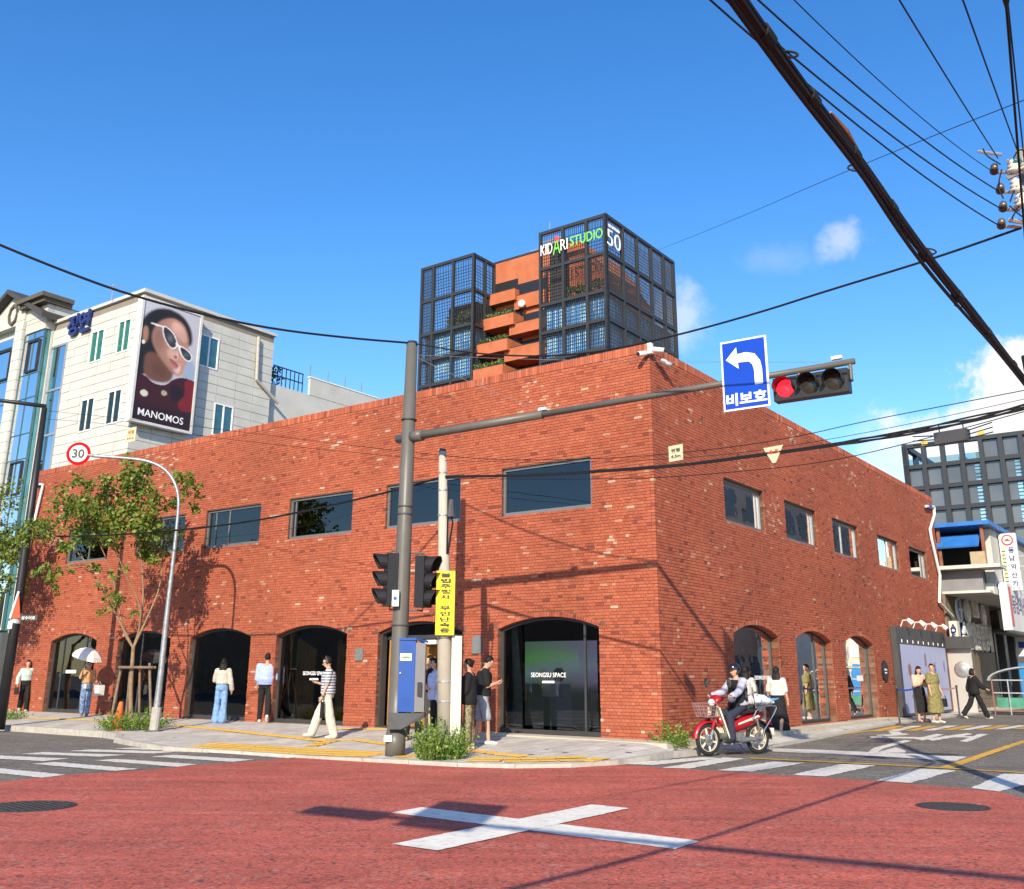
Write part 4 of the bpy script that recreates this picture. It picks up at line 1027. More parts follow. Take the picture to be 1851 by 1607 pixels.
# name on the wall
M_NAVY = pm('navy_letters', (.02, .03, .14), .4)
for ch, (a, b) in (('정', (506, 332)), ('연', (583, 303))):
    p = oL(a, b); text_obj(office, 'wall_lettering', ch, (-.12, p[0], p[1]), (0, -1, 0), (0, 0, 1), 1.12, M_NAVY, .14, .03)
# downpipe, vents
pp = [oR(*q_, -.12) for q_ in ((1730, 405), (1728, 425), (1716, 690), (1790, 770), (1860, 850))]
mb = MB(); mb.tube([(s_, -.14, z_) for s_, z_ in pp], .085, 8); part(office, 'downpipe', mb, pm('downpipe', (.42, .39, .33), .5))
mb = MB(); mb.tube([(-.2, oL(780, 100)[0], Z1), (-.2, oL(780, 100)[0], Z1 + .8)], .03, 5); mb.tube([(-.5, oL(780, 100)[0] + .4, Z1 + .7), (.1, oL(780, 100)[0] - .5, Z1 + .7)], .02, 5); mb.tube([(-.4, oL(780, 100)[0] + .2, Z1 + .5), (.1, oL(780, 100)[0] - .4, Z1 + .5)], .02, 5); part(office, 'aerial', mb, STEEL)
# lower wing with roof railing
wz = on_t(520, 702, T1 + .3)[2]; s_a = sEnd + .05; s_r0, s_r1 = on_t(494, 690, T1 + .3)[0] - S1, on_t(548, 690, T1 + .3)[0] - S1; s_p0, s_p1 = on_t(560, 700, T1 + .3)[0] - S1, on_t(684, 715, T1 + .3)[0] - S1; zr1 = on_t(505, 663, T1 + .3)[2]; zp1 = on_t(610, 698, T1 + .3)[2]
mb = MB(); mb.box(s_a, .3, 0, s_p1 + .6, tEnd, wz); part(office, 'lower_wing', mb, M_STONE)
mb = MB(); mb.box(s_p0, .28, wz + .003, s_p1, .45, zp1); part(office, 'wing_parapet', mb, M_STONE)
mb = MB(); mb.box(s_p0 - .05, .25, zp1, s_p1 + .05, .48, zp1 + .06); part(office, 'parapet_coping', mb, WHITE)
for k in range(4): mb = MB(); sk = s_p0 + (s_p1 - s_p0) * (k + .3) / 4; mb.box(sk, .8, zp1 + .07, sk + .05, .85, zp1 + .9); part(office, 'roof_post', mb, STEEL)
rl = link('roof_railing', None, office)
for k in range(8): mb = MB(); sk = s_r0 + (s_r1 - s_r0) * k / 7; mb.box(sk, .35, wz + .003, sk + .04, .39, zr1); part(rl, 'baluster', mb, BLACK)
for zk in (zr1, (wz + zr1) / 2): mb = MB(); mb.box(s_r0, .34, zk, s_r1 + .04, .40, zk + .05); part(rl, 'handrail', mb, BLACK)
mb = MB(); rg2 = np.random.default_rng(2); leaf_strip(mb, (s_r0, .9, wz), (s_r0 + 1.0, .9, wz), .3, 1.2, 90, .14, rg2); o = part(office, 'roof_planting', mb, M_LEAF_T); o['kind'] = 'stuff'
# ---------------------------------------------------------------- billboard hung on the office
bb = thing('billboard', 'tall billboard showing a woman in white sunglasses on the stone office', 'billboard', W(S1, T1), AZ)
DTB = -.42
b0 = oR(966, 142, DTB); b1 = oR(1355, 262, DTB); b2 = oR(1265, 1038, DTB); b3 = oR(872, 957, DTB)
sA, sB = (b0[0] + b3[0]) / 2, (b1[0] + b2[0]) / 2; zBt, zBb = (b0[1] + b1[1]) / 2, (b2[1] + b3[1]) / 2
mb = MB(); mb.box(sA - .06, DTB, zBb - .06, sB + .06, -.04, zBt + .06); part(bb, 'case', mb, WHITE)
mb = MB(); ring(mb, [(sA - .08, zBb - .08), (sA - .08, zBt + .08), (sB + .08, zBt + .08), (sB + .08, zBb - .08)], [(sA + .04, zBb + .04), (sA + .04, zBt - .04), (sB - .04, zBt - .04), (sB - .04, zBb + .04)], lambda x, z, d: (x, d, z), DTB - .05, DTB + .02); part(bb, 'trim', mb, pm('billboard_trim', (.6, .58, .54), .4))
def in_poly(u, v, pts):
    ins = np.zeros(u.shape, bool); n_ = len(pts); j = n_ - 1
    for i in range(n_):
        xi, yi = pts[i]; xj, yj = pts[j]
        with np.errstate(divide='ignore', invalid='ignore'):
            cnd = ((yi > v) != (yj > v)) & (u < (xj - xi) * (v - yi) / (yj - yi) + xi)
        ins ^= cnd; j = i
    return ins
def smooth_pts(pts, it=2):
    for _ in range(it):
        n_ = len(pts); pts = [((pts[i][0] * .75 + pts[(i + 1) % n_][0] * .25, pts[i][1] * .75 + pts[(i + 1) % n_][1] * .25), (pts[i][0] * .25 + pts[(i + 1) % n_][0] * .75, pts[i][1] * .25 + pts[(i + 1) % n_][1] * .75)) for i in range(n_)]
        pts = [q_ for p_ in pts for q_ in p_]
    return pts
def portrait(u, v):
    """generic fashion portrait: head turned to the right, white sunglasses, dark red coat. v runs downward here"""
    y = 1 - v; rgb = np.zeros(u.shape + (3,))
    rgb[:] = (.52, .50, .56); rgb -= (.10 * np.clip(u - .3, 0, 1))[..., None]
    def put(pts, c, soft=0): rgb[in_poly(u, y, smooth_pts(pts))] = c
    put([(.60, .30), (1.0, .42), (1.05, .62), (.75, .60)], (.30, .36, .47))
    put([(-.1, .30), (.03, .14), (.20, .055), (.45, .02), (.70, .05), (.86, .14), (.90, .27), (.80, .30), (.3, .42), (.14, .64), (-.1, .68)], (.018, .014, .014))       # hair
    put([(.10, .44), (.30, .42), (.62, .50), (.60, .62), (.44, .66), (.20, .66), (.10, .60)], (.17, .072, .046))    # neck
    put([(.30, .14), (.52, .085), (.72, .12), (.82, .22), (.83, .30), (.86, .36), (.83, .42), (.80, .47), (.77, .55), (.70, .575), (.58, .55), (.36, .46), (.20, .36), (.17, .26)], (.40, .20, .145))  # face
    put([(.52, .11), (.70, .14), (.79, .22), (.78, .28), (.60, .24), (.48, .18)], (.52, .30, .24))
    put([(.48, .34), (.64, .36), (.70, .42), (.60, .46), (.46, .42)], (.50, .28, .22))
    put([(.60, .45), (.74, .47), (.70, .555), (.60, .53)], (.56, .38, .36))
    put([(.02, .24), (.10, .22), (.13, .30), (.10, .37), (.03, .34)], (.38, .19, .13))                             # ear
    for (cx_, cy_, rx_, ry_, k_) in ((.60, .15, .16, .06, .30), (.56, .40, .10, .05, .22), (.74, .44, .06, .10, .25), (.30, .30, .14, .14, -.35), (.36, .56, .22, .08, -.30), (.70, .53, .06, .04, .2)):
        rgb *= (1 + k_ * np.exp(-((u - cx_) / rx_) ** 2 - ((y - cy_) / ry_) ** 2))[..., None]
    for _ in range(7):
        p_ = np.pad(rgb, ((1, 1), (1, 1), (0, 0)), 'edge'); rgb = (p_[1:-1, 1:-1] * 2 + p_[:-2, 1:-1] + p_[2:, 1:-1] + p_[1:-1, :-2] + p_[1:-1, 2:]) / 6
    rgb[((u - .055) / .028) ** 2 + ((y - .365) / .018) ** 2 < 1] = (.75, .72, .66)
    put([(.14, .185), (.36, .185), (.36, .20), (.14, .20)], (.74, .73, .74))                                       # temple
    put([(.34, .17), (.52, .20), (.64, .28), (.62, .345), (.52, .355), (.42, .31), (.35, .24)], (.78, .77, .79))
    put([(.36, .18), (.515, .21), (.62, .283), (.60, .338), (.52, .346), (.43, .303), (.37, .24)], (.035, .03, .04))
    put([(.64, .30), (.80, .315), (.92, .36), (.90, .41), (.84, .425), (.74, .40), (.66, .345)], (.78, .77, .79))
    put([(.665, .31), (.80, .325), (.905, .365), (.885, .408), (.83, .415), (.74, .39)], (.035, .03, .04))
    put([(.60, .285), (.66, .30), (.66, .325), (.60, .31)], (.78, .77, .79))
    rgb += .10 * np.exp(-((u - .50) / .05) ** 2 - ((y - .27) / .03) ** 2)[..., None]; rgb += .12 * np.exp(-((u - .645 - .05 * (y - .34)) / .018) ** 2 - ((y - .375) / .035) ** 2)[..., None]; rgb += .07 * np.exp(-((u - .80) / .05) ** 2 - ((y - .37) / .02) ** 2)[..., None]
    put([(.60, .40), (.66, .405), (.63, .43), (.58, .42)], (.26, .11, .085))                                        # nostril
    put([(.49, .435), (.60, .445), (.70, .475), (.68, .50), (.58, .475)], (.30, .085, .085))                        # lips
    put([(.55, .465), (.68, .49), (.66, .515), (.58, .50)], (.40, .14, .14))
    put([(-.1, .66), (.12, .62), (.28, .68), (.50, .675), (.62, .60), (.80, .56), (1.1, .58), (1.1, 1.1), (-.1, 1.1)], (.045, .008, .012))   # coat
    put([(.80, .57), (1.1, .58), (1.1, .82), (.82, .86), (.72, .80), (.86, .70)], (.17, .012, .014))
    put([(.60, .64), (.80, .66), (.86, .72), (.66, .80), (.58, .72)], (.02, .008, .012))
    rgb[((u - .16) / .065) ** 2 + ((y - .775) / .026) ** 2 < 1] = (.62, .57, .46); rgb[((u - .49) / .05) ** 2 + ((y - .735) / .022) ** 2 < 1] = (.40, .33, .24)
    k = np.clip((y - .83) / .05, 0, 1)[..., None]; rgb = rgb * (1 - .8 * k) + .8 * k * np.array([.02, .008, .012])
    rgb *= (1 + np.random.default_rng(1).normal(0, .05, u.shape))[..., None]
    for _ in range(1):
        p_ = np.pad(rgb, ((1, 1), (1, 1), (0, 0)), 'edge'); rgb = (p_[1:-1, 1:-1] * 2 + p_[:-2, 1:-1] + p_[2:, 1:-1] + p_[1:-1, :-2] + p_[1:-1, 2:]) / 6
    return np.clip(rgb, .004, 1)
M_BILL = pm('billboard_print', (.3, .3, .3), .45, .02, 2, attr=True)
grid_print(bb, 'printed_sheet', portrait, 110, 240, lambda u, v: (sA + .03 + (sB - sA - .06) * u, DTB - .012, zBb + .03 + (zBt - zBb - .06) * v), M_BILL)
text_obj(bb, 'printed_name', 'MANOMOS', (sA + (sB - sA) * .48, DTB - .018, zBb + (zBt - zBb) * .075), (1, 0, 0), (0, 0, 1), .34, M_TXT, .004, .006, width=(sB - sA) * .76)
# ---------------------------------------------------------------- gabled building with teal curtain wall at the far left
SG = S1 - .5
gable = thing('gabled_building', 'stone and teal glass building with a dark gable at the far left', 'building', W(SG, T1 + tEnd + .02), AZ)
TG = T1 + tEnd + .02
gL = lambda a, b: (lambda r_: (r_[1] - TG, r_[2]))(on_s(*zs_(a, b), SG))
zc_top = gL(365, 325)[1]
tPil0, tPil1 = gL(165, 392)[0], gL(107, 405)[0]
mb = MB(); mb.box(.4, 0, 0, 9, tPil0 + 9, zc_top + 1.4); part(gable, 'wall', mb, M_STONE)
def curtain(t0_, t1_, z0, z1, nb, name):
    cw = link(name, None, gable)
    mb = MB(); mb.box(.22, t0_, z0, .38, t1_, z1); part(cw, 'backing', mb, M_TEALB)
    zz, k = z0, 0; hs_ = [1.9, 1.3]
    while zz < z1 - .1:
        h = min(hs_[k % 2], z1 - zz)
        for i in range(nb):
            a, b = t0_ + (t1_ - t0_) * i / nb, t0_ + (t1_ - t0_) * (i + 1) / nb
            mb = MB(); mb.poly([(.06 + .004 * ((i * 7 + k * 3) % 3), a + .025, zz + .025), (.06, b - .025, zz + .025), (.065, b - .025, zz + h - .025), (.06, a + .025, zz + h - .025)]); part(cw, 'pane', mb, G_TEAL)
        mb = MB(); mb.box(.03, t0_, zz - .02, .12, t1_, zz + .02); part(cw, 'transom', mb, pm('mullion_teal', (.05, .11, .12), .4))
        if k % 4 == 0: 
            mb = MB(); ring(mb, [(t0_ + .3, zz + .1), (t0_ + .3, zz + h - .1), (t1_ - .5, zz + h - .1), (t1_ - .5, zz + .1)], [(t0_ + .38, zz + .18), (t0_ + .38, zz + h - .18), (t1_ - .58, zz + h - .18), (t1_ - .58, zz + .18)], lambda x, z, d: (d, x, z), -.02, .05); part(cw, 'sash_frame', mb, BLACK)
        zz += h; k += 1
    for i in range(nb + 1): a = t0_ + (t1_ - t0_) * i / nb; mb = MB(); mb.box(.03, a - .02, z0, .13, a + .02, z1); part(cw, 'mullion', mb, pm('mullion_teal', (.05, .11, .12), .4))
curtain(.06, tPil0, 3.4, zc_top, 2, 'curtain_wall'); curtain(tPil1, tPil1 + 4.5, 3.4, gL(100, 400)[1], 2, 'curtain_wall')
npan2 = 0; mbp = MB()
for z in np.arange(3.4, zc_top + 1.3, .55):
    mb = MB(); mb.box(-.12, tPil0 + .05, z + .01, .39, tPil1 - .05, z + .54); part(gable, 'stone_panel', mb, M_STONE)
for z in np.arange(zc_top + .05, zc_top + 1.35, .5):
    for k in range(7): mb = MB(); w_ = tPil0 / 7; mb.box(.02, k * w_ + .01, z + .01, .39, (k + 1) * w_ - .01, min(z + .49, zc_top + 1.39)); part(gable, 'stone_panel', mb, M_STONE)
mb = MB(); mb.box(-.35, -.2, zc_top + 1.4, 1.2, tPil0 + .3, zc_top + 1.62); mb.box(-.55, -.35, zc_top + 1.62, 1.2, tPil0 + .3, zc_top + 1.85); part(gable, 'cornice', mb, pm('dark_cornice', (.10, .085, .065), .8))
ga, gb, gc = gL(340, 185), gL(105, 108), gL(-130, 300)
gz0 = gL(105, 330)[1]
mb = MB(); mb.prism([(.0, gb[0] - 3.2, gz0), (.0, gb[0] - 3.2, gb[1] - 1.9), (.0, gb[0], gb[1] - .25), (.0, gb[0] + 3.2, gb[1] - 1.9), (.0, gb[0] + 3.2, gz0)][::-1], (8, 0, 0)); part(gable, 'gable_wall', mb, M_STONE)
for sg in (-1, 1):
    mb = MB(); mb.prism([(-.45, gb[0], gb[1] - .2), (-.45, gb[0], gb[1] + .06), (-.45, gb[0] + sg * 4.0, gb[1] - 2.05), (-.45, gb[0] + sg * 4.0, gb[1] - 2.35)], (9, 0, 0)); part(gable, 'roof_slope', mb, pm('dark_roof', (.055, .05, .048), .7))
c = gL(95, 258); mb = MB(); A = [(c[0] + .62 * math.cos(a) * .8, c[1] + .62 * math.sin(a)) for a in np.linspace(0, 2 * math.pi, 9)[:-1]]; B2 = [(c[0] + .45 * math.cos(a) * .8, c[1] + .45 * math.sin(a)) for a in np.linspace(0, 2 * math.pi, 9)[:-1]]
ring(mb, A, B2, lambda x, z, d: (d, x, z), -.1, .05); part(gable, 'gable_ornament', mb, pm('dark_cornice', (.10, .085, .065)))
mb = MB(); mb.box(.1, 0, 0, .39, tPil0 + 6, 3.3); part(gable, 'ground_storey', mb, pm('ground_dark', (.07, .075, .08), .5, .4, 1))
# ---------------------------------------------------------------- dark gridded glass block far right
zr_ = Z(1560, 640, 6.182)
q = toB(rng_pt(*zr_(462, 1040), 112)); S2, T2, Z2 = q
blk = thing('glass_office_block', 'dark gridded glass office block rising beyond the side street', 'building', W(S2, T2), AZ)
kL = lambda a, b: (lambda r_: (r_[1] - T2, r_[2]))(on_s(*zr_(a, b), S2))
cw_ = kL(905, 1150)[0] - kL(695, 1170)[0]; rh = (kL(600, 1262)[1] - kL(600, 1020)[1]) * -1; rh = abs(kL(720, 1480)[1] - kL(700, 1240)[1])
ncol = 14; M_GREYG = pm('grey_glazing', (.10, .108, .118), .12, .5, .12, spec=.8); M_CYANG = pm('cyan_glazing', (.20, .42, .55), .15, .6, .5, spec=.8); M_SLATE = pm('slate_frame', (.030, .034, .042), .5, .1, 1)
frm = link('frame_grid', None, blk)
for k in range(ncol + 1): mb = MB(); mb.box(-.25, k * cw_ - .21, 0, .5, k * cw_ + .21, Z2); part(frm, 'post', mb, M_SLATE)
nr = int(Z2 / abs(rh)); rh = abs(rh)
for k in range(nr + 1): mb = MB(); mb.box(-.2, ncol * cw_ - .3, Z2 - k * rh - .22, .45, -.3, Z2 - k * rh + .20); part(frm, 'beam', mb, M_SLATE)
rg3 = np.random.default_rng(3)
for i in range(ncol):
    for j in range(nr):
        y0, y1, z1, z0 = i * cw_, (i + 1) * cw_, Z2 - j * rh, Z2 - (j + 1) * rh
        if z0 < 6: continue
        if j == 0 and i < 4:
            mb = MB(); mb.box(.05, y0, z0, .1, y1, z0 + rh * .38); part(blk, 'glass_rail', mb, glass('rail_glass', (.6, .75, .78), 1.5, .8)); continue
        mb = MB(); mb.box(.2, y0, z0, .3, y1, z1); part(blk, 'glazing', mb, M_GREYG)
        if i in (3, 5, 8) and j > 0:
            mb = MB()
            for k in range(5): mb.box(.12, y1 + (y0 - y1) * .05, z0 + rh * (.12 + .16 * k), .19, y1 + (y0 - y1) * .45, z0 + rh * (.12 + .16 * k + rg3.uniform(.06, .13)))
            part(blk, 'cyan_strips', mb, M_CYANG)  # flat strips of cyan glazing across part of the bay
mb = MB(); mb.box(.31, ncol * cw_, 0, 14, -.3, Z2 - rh - .3); mb.box(.31, ncol * cw_, Z2 - rh - .3, 14, 4 * cw_, Z2 - .1); part(blk, 'core', mb, M_GREYG)
mb = MB(); mb.box(5, 2.0 * cw_ - .5, Z2 - rh, 8, 2.6 * cw_, Z2 - rh + 1.6); mb.box(5, 3.2 * cw_, Z2 - rh, 8, 4 * cw_, Z2 - rh + 1.9); part(blk, 'roof_plant_box', mb, STEEL)
mb = MB(); mb.box(-.2, -.3, Z2 - .3, 14, .25, Z2 + .25); mb.box(13, ncol * cw_, Z2 - .3, 14, 0, Z2 + .25); mb.box(-.25, -.25, 0, .3, .27, Z2); mb.box(4, -.25, 0, 4.5, .27, Z2); mb.box(9, -.25, 0, 9.5, .27, Z2); part(frm, 'side_frame', mb, M_SLATE)
# ================================================================ low shops after the brick building, side street
zq_ = Z(1590, 880, 5.356); zp_ = Z(1590, 1120, 7.092)
S3 = LEN_R + .35
sL = lambda a, b: (lambda r_: (r_[1], r_[2]))(on_s(*zq_(a, b), S3))
tc_, zroof = sL(1000, 330)
zfl = sL(960, 760)[1]; zsill = sL(720, 1010)[1]
shop = thing('repair_shop', 'shabby two-storey car repair shop with blue tin roof beside the brick building', 'building', W(S3, 0), AZ)
M_SHOPW = pm('shop_plaster', (.52, .51, .47), .8, .15, 2, damt=.5, dscale=1.0, dark=(.30, .28, .25)); M_BLUET = pm('blue_tin', (.03, .16, .50), .4, .2, 2, damt=.3, dscale=2)
M_BRN = pm('brown_tile', (.17, .135, .09), .7, .3, 3); M_TAN = pm('tan_cloth', (.30, .25, .17), .9, .4, 8)
t_in = 6.0
mb = MB(); mb.box(.6, tc_ + .02, zsill - .12, 16, t_in, zsill + .3); part(shop, 'wall', mb, M_SHOPW)
mb = MB(); mb.box(1.6, tc_ + .4, zsill + .3, 15.8, t_in, zroof - .4); part(shop, 'upper_storey', mb, pm('shop_inside_shade', (.02, .018, .016), .9))  # solid block; its near-black colour stands for the shaded inside
mb = MB(); mb.box(-.25, tc_ - .25, zroof - .16, 16, t_in, zroof); part(shop, 'roof', mb, M_BLUET)
mb = MB(); mb.prism([(-.2, tc_ + .25, zroof - .95), (-.2, t_in, zroof - .95), (.35, t_in, zroof - .45), (.35, tc_ + .25, zroof - .45)], (.03, 0, -.06)); part(shop, 'awning', mb, M_BLUET)
for t_ in (tc_ + .1, tc_ + 1.75): mb = MB(); mb.box(-.02, t_ - .06, zfl, .1, t_ + .06, zroof - .16); part(shop, 'post', mb, pm('rust_brown', (.22, .085, .05), .7, .3, 5))
mb = MB(); n_ = 22
for k in range(n_):
    a, b = tc_ + 1.9 + k * .075, tc_ + 1.9 + (k + 1) * .075; d = .04 * (k % 2)
    mb.add([(.1 + d, a, zfl + .05), (.14 - d, b, zfl + .05), (.14 - d, b, zroof - 1.1), (.1 + d, a, zroof - 1.1)], [(0, 1, 2, 3)])
part(shop, 'canvas_curtain', mb, M_TAN)
mb = MB(); mb.box(.02, tc_ + 1.9, zroof - 1.35, .09, tc_ + 3.5, zroof - 1.0); part(shop, 'red_banner', mb, pm('red_banner', (.5, .02, .03), .6))
mb = MB(); mb.box(-.5, tc_ - .5, zfl - .14, .7, t_in, zfl); part(shop, 'balcony_slab', mb, M_SHOPW)
mb = MB(); mb.box(-.42, tc_ + .0, zfl + .003, -.30, tc_ + .55, zfl + .5); part(shop, 'balcony_box', mb, pm('tan_board', (.38, .30, .19), .8))
mb = MB(); mb.box(.1, tc_ + .3, zsill, .58, t_in, zfl - .15); part(shop, 'grey_shutter', mb, pm('grey_shutter', (.20, .20, .21), .6, .15, 2))
mb = MB(); mb.box(-.02, tc_ + .05, zsill - .1, .6, t_in, zsill); part(shop, 'ledge', mb, M_SHOPW)
# right flank along the street
mb = MB(); mb.box(1.0, tc_ - .01, zsill + .3, 16, tc_ + .35, zroof - .18); part(shop, 'side_wall', mb, M_SHOPW)
mb = MB(); mb.box(5.2, tc_ - .05, zfl + .3, 6.2, tc_ - .012, zfl + 1.7); part(shop, 'side_window', mb, pm('old_window', (.10, .12, .13), .3, .3, 2))
mb = MB(); mb.box(1.2, tc_ - .35, zsill - 1.5, 9.0, tc_ - .03, zsill + .35); part(shop, 'side_sign', mb, pm('sign_panel_white', (.62, .64, .66), .5, .12, 1))
text_obj(shop, 'sign_lettering', '동남외산카', (3.6, tc_ - .356, zsill - .45), (1, 0, 0), (0, 0, 1), .75, M_NAVY, .01, .02, width=3.6)
text_obj(shop, 'sign_lettering', '경정비', (7.3, tc_ - .356, zsill - .5), (1, 0, 0), (0, 0, 1), .6, pm('sign_letter_red', (.5, .06, .06), .5), .01, .02, width=1.8)
mb = MB(); mb.box(1.35, tc_ - .36, zsill - 1.35, 1.75, tc_ - .351, zsill + .2); part(shop, 'sign_badge', mb, pm('sign_letter_red', (.5, .06, .06), .5))
# tiled front facing the street, with emblems and tall letters
tE = on_s(1722, 1200, S3)[1]
eT = lambda a, b: (lambda r_: (r_[0] - S3, r_[2]))(on_t(*zq_(a, b), tE - .06))
sEnd3 = on_t(1801, 1200, tE)[0] - S3
mb = MB(); mb.box(0, tE, .1, sEnd3, t_in, zsill - .11); part(shop, 'tiled_front', mb, M_BRN)
zz = .4
while zz < zsill - 3.4: mb = MB(); mb.box(.02, tE - .014, zz, sEnd3 - .02, tE - .001, zz + .20); part(shop, 'tile_course', mb, M_BRN); zz += .225
M_EMB = [pm('emblem_blue', (.04, .14, .42), .3), pm('emblem_silver', (.62, .62, .62), .3), pm('emblem_plate', (.5, .48, .44), .4), pm('emblem_violet', (.15, .16, .48), .3)]
for k, (a, b) in enumerate(((770, 1190), (848, 1205), (922, 1195), (1002, 1250))):
    p = eT(a, b); em = link('emblem', None, shop); rr = .52
    mb = MB(); mb.lathe([(.001, 0), (rr - .03, 0), (rr, .03), (rr, .08), (.001, .08)], 20, (p[0], tE - .1, p[1]), (0, 1, 0)) if k != 2 else mb.box(p[0] - .6, tE - .1, p[1] - .32, p[0] + .6, tE - .02, p[1] + .36); part(em, 'rim', mb, M_EMB[1])
    mb = MB(); mb.lathe([(.001, 0), (rr * .78, 0), (rr * .78, .012), (.001, .012)], 20, (p[0], tE - .115, p[1]), (0, 1, 0)) if k != 2 else mb.box(p[0] - .5, tE - .115, p[1] - .25, p[0] + .5, tE - .102, p[1] + .05); part(em, 'face', mb, M_EMB[k])
    mb = MB(); mb.box(p[0] - .05, tE - .13, p[1] - rr * .6, p[0] + .05, tE - .117, p[1] + rr * .6); mb.box(p[0] - rr * .6, tE - .1305, p[1] - .05, p[0] + rr * .6, tE - .1175, p[1] + .05); part(em, 'device', mb, WHITE)
p0, p1 = eT(780, 1430), eT(1065, 1470)
for off_, m_, dz_ in ((-.16, WHITE, 0), (-.05, M_NAVY, -.05)):
    text_obj(shop, 'wall_lettering', '수입차종합정비', ((p0[0] + p1[0]) / 2 + (.1 if dz_ else 0), tE + off_, (p0[1] + p1[1]) / 2 + dz_), (1, 0, 0), (0, 0, 1), 1.15, m_, .08, .03 if not dz_ else .04, width=abs(p0[0] - p1[0]) * .97)
sT = lambda a, b: (lambda r_: (r_[1], r_[2]))(on_s(*zq_(a, b), S3 - .75))
# projecting light box with letters stacked
q0, q1 = sT(665, 1300), sT(770, 1500)
mb = MB(); mb.box(-.75, q1[0], q1[1], -.35, q0[0], q0[1]); lb = part(shop, 'light_box', mb, pm('lightbox_cream', (.60, .56, .48), .5))
for k, ch in enumerate('ADER'): text_obj(lb, 'letter', ch, (-.756, (q0[0] + q1[0]) / 2, q0[1] - .22 - k * (q0[1] - q1[1] - .3) / 3.4), (0, -1, 0), (0, 0, 1), .22, M_NAVY, .01, .03)
# steel gate with round boss
g0, g1 = on_s(*zp_(868, 450), S3 - .6), on_s(*zp_(1262, 1170), S3 - .6)
gt = link('steel_gate', None, shop); zt_g = on_s(*zp_(1200, 370), S3 - .6)[2]
mb = MB(); mb.box(-.6, g1[1], street_z(30), -.52, g0[1], zt_g); part(gt, 'leaf', mb, pm('brushed_steel', (.50, .49, .47), .42, .08, 1.5, metal=.35))
p = on_s(*zp_(1060, 640), S3 - .62); mb = MB(); mb.lathe([(.001, -.05), (.12, -.05), (.2, -.02), (.28, -.03), (.3, .0), (.3, .02)], 20, (-.62, p[1], p[2]), (1, 0, 0)); part(gt, 'boss', mb, STEEL, True)
mb = MB(); mb.box(-.9, g1[1] - .1, zt_g, -.3, g0[1] + .9, zt_g + .45); part(shop, 'gate_canopy', mb, DKGREY)
# workshop bay beyond; a near-black panel paints the shade inside it
sW = on_t(1838, 1200, tE)[0] - S3
mb = MB(); mb.box(sEnd3, tE + .5, .1, sW, tE + .6, zsill - .3); part(shop, 'workshop_shade_panel', mb, pm('workshop_shade', (.012, .012, .012), .9))
mb = MB(); mb.box(sEnd3, tE + .3, .12, sW, tE + .49, 1.1); part(shop, 'tool_shelf', mb, pm('shelf_mix', (.12, .09, .08), .7, .9, 5))
for f_ in (.0, .45, .96): s_ = sEnd3 + (sW - sEnd3) * f_; mb = MB(); mb.box(s_, tE - .05, .1, s_ + .3, tE + .28, zsill - .5); part(shop, 'pier', mb, DKGREY)
mb = MB(); mb.box(sEnd3 - 1, tE - .8, zsill - 1.35, sW + 2, tE - .05, zsill - 1.2); part(shop, 'canopy', mb, pm('canopy_dark', (.07, .06, .05), .6))
mb = MB(); mb.box(sEnd3 + .3, tE - .3, zsill - 1.15, sW, tE + .3, zsill - .3); part(shop, 'fascia', mb, pm('fascia_brown', (.10, .08, .06), .7, .3, 2))
# hanging white vertical sign
zv = Z(1590, 880, 5.356)
v0, v1 = on_s(*zv(1152, 460), S3 + 2.5), on_s(*zv(1390, 1000), S3 + 2.5)
vs_g = thing('hanging_sign', 'tall white vertical shop sign with yellow hatched strip and red roundel', 'sign', W(S3 + 2.5, 0), AZ)
y0_, y1_ = v0[1], on_s(*zv(1315, 460), S3 + 2.5)[1]
mb = MB(); mb.box(-.12, y1_, v1[2], .12, y0_, v0[2]); part(vs_g, 'box', mb, WHITE)
rw = abs(y0_ - y1_) * .36; ym = (y0_ + y1_) / 2; hh = v0[2] - v1[2]
mb = MB(); mb.lathe([(.001, 0), (rw, 0), (rw, .015), (.001, .015)], 24, (-.14, ym, v0[2] - hh * .12), (1, 0, 0)); part(vs_g, 'roundel', mb, pm('sign_letter_red', (.5, .06, .06), .5))
mb = MB(); mb.lathe([(.001, 0), (rw * .72, 0), (rw * .72, .015), (.001, .015)], 24, (-.15, ym, v0[2] - hh * .12), (1, 0, 0)); part(vs_g, 'roundel_face', mb, WHITE)
mb = MB(); mb.box(-.16, ym - rw * .45, v0[2] - hh * .12 - rw * .22, -.151, ym + rw * .45, v0[2] - hh * .12 + rw * .05); mb.box(-.16, ym - rw * .25, v0[2] - hh * .12 + rw * .05, -.151, ym + rw * .25, v0[2] - hh * .12 + rw * .25); part(vs_g, 'roundel_car', mb, pm('sign_letter_red', (.5, .06, .06), .5))
for k in range(20): mb = MB(); zk = v0[2] - hh * (.27 + k * .033); mb.box(-.128, y0_ - rw * .8, zk - hh * .022, -.121, y0_ - rw * .2, zk); part(vs_g, 'hatch_bar', mb, pm('sign_yellow', (.72, .62, .02), .5) if k % 2 == 0 else DKGREY)
for k, ch in enumerate('동남외산카'): text_obj(vs_g, 'letter', ch, (-.126, ym - rw * .42, v0[2] - hh * (.30 + k * .145)), (0, -1, 0), (0, 0, 1), hh * .105, M_NAVY, .008, .03)
text_obj(vs_g, 'phone_number', '469-6176', (-.126, ym, v1[2] + hh * .035), (0, -1, 0), (0, 0, 1), .10, DKGREY, .008, .01, width=rw * 2.2)
mb = MB(); mb.box(-.05, y1_ - .5, v0[2] - 1.0, .05, y1_, v0[2] - .9); mb.box(-.05, y1_ - .5, v1[2] + .9, .05, y1_, v1[2] + 1.0); part(vs_g, 'bracket', mb, STEEL)
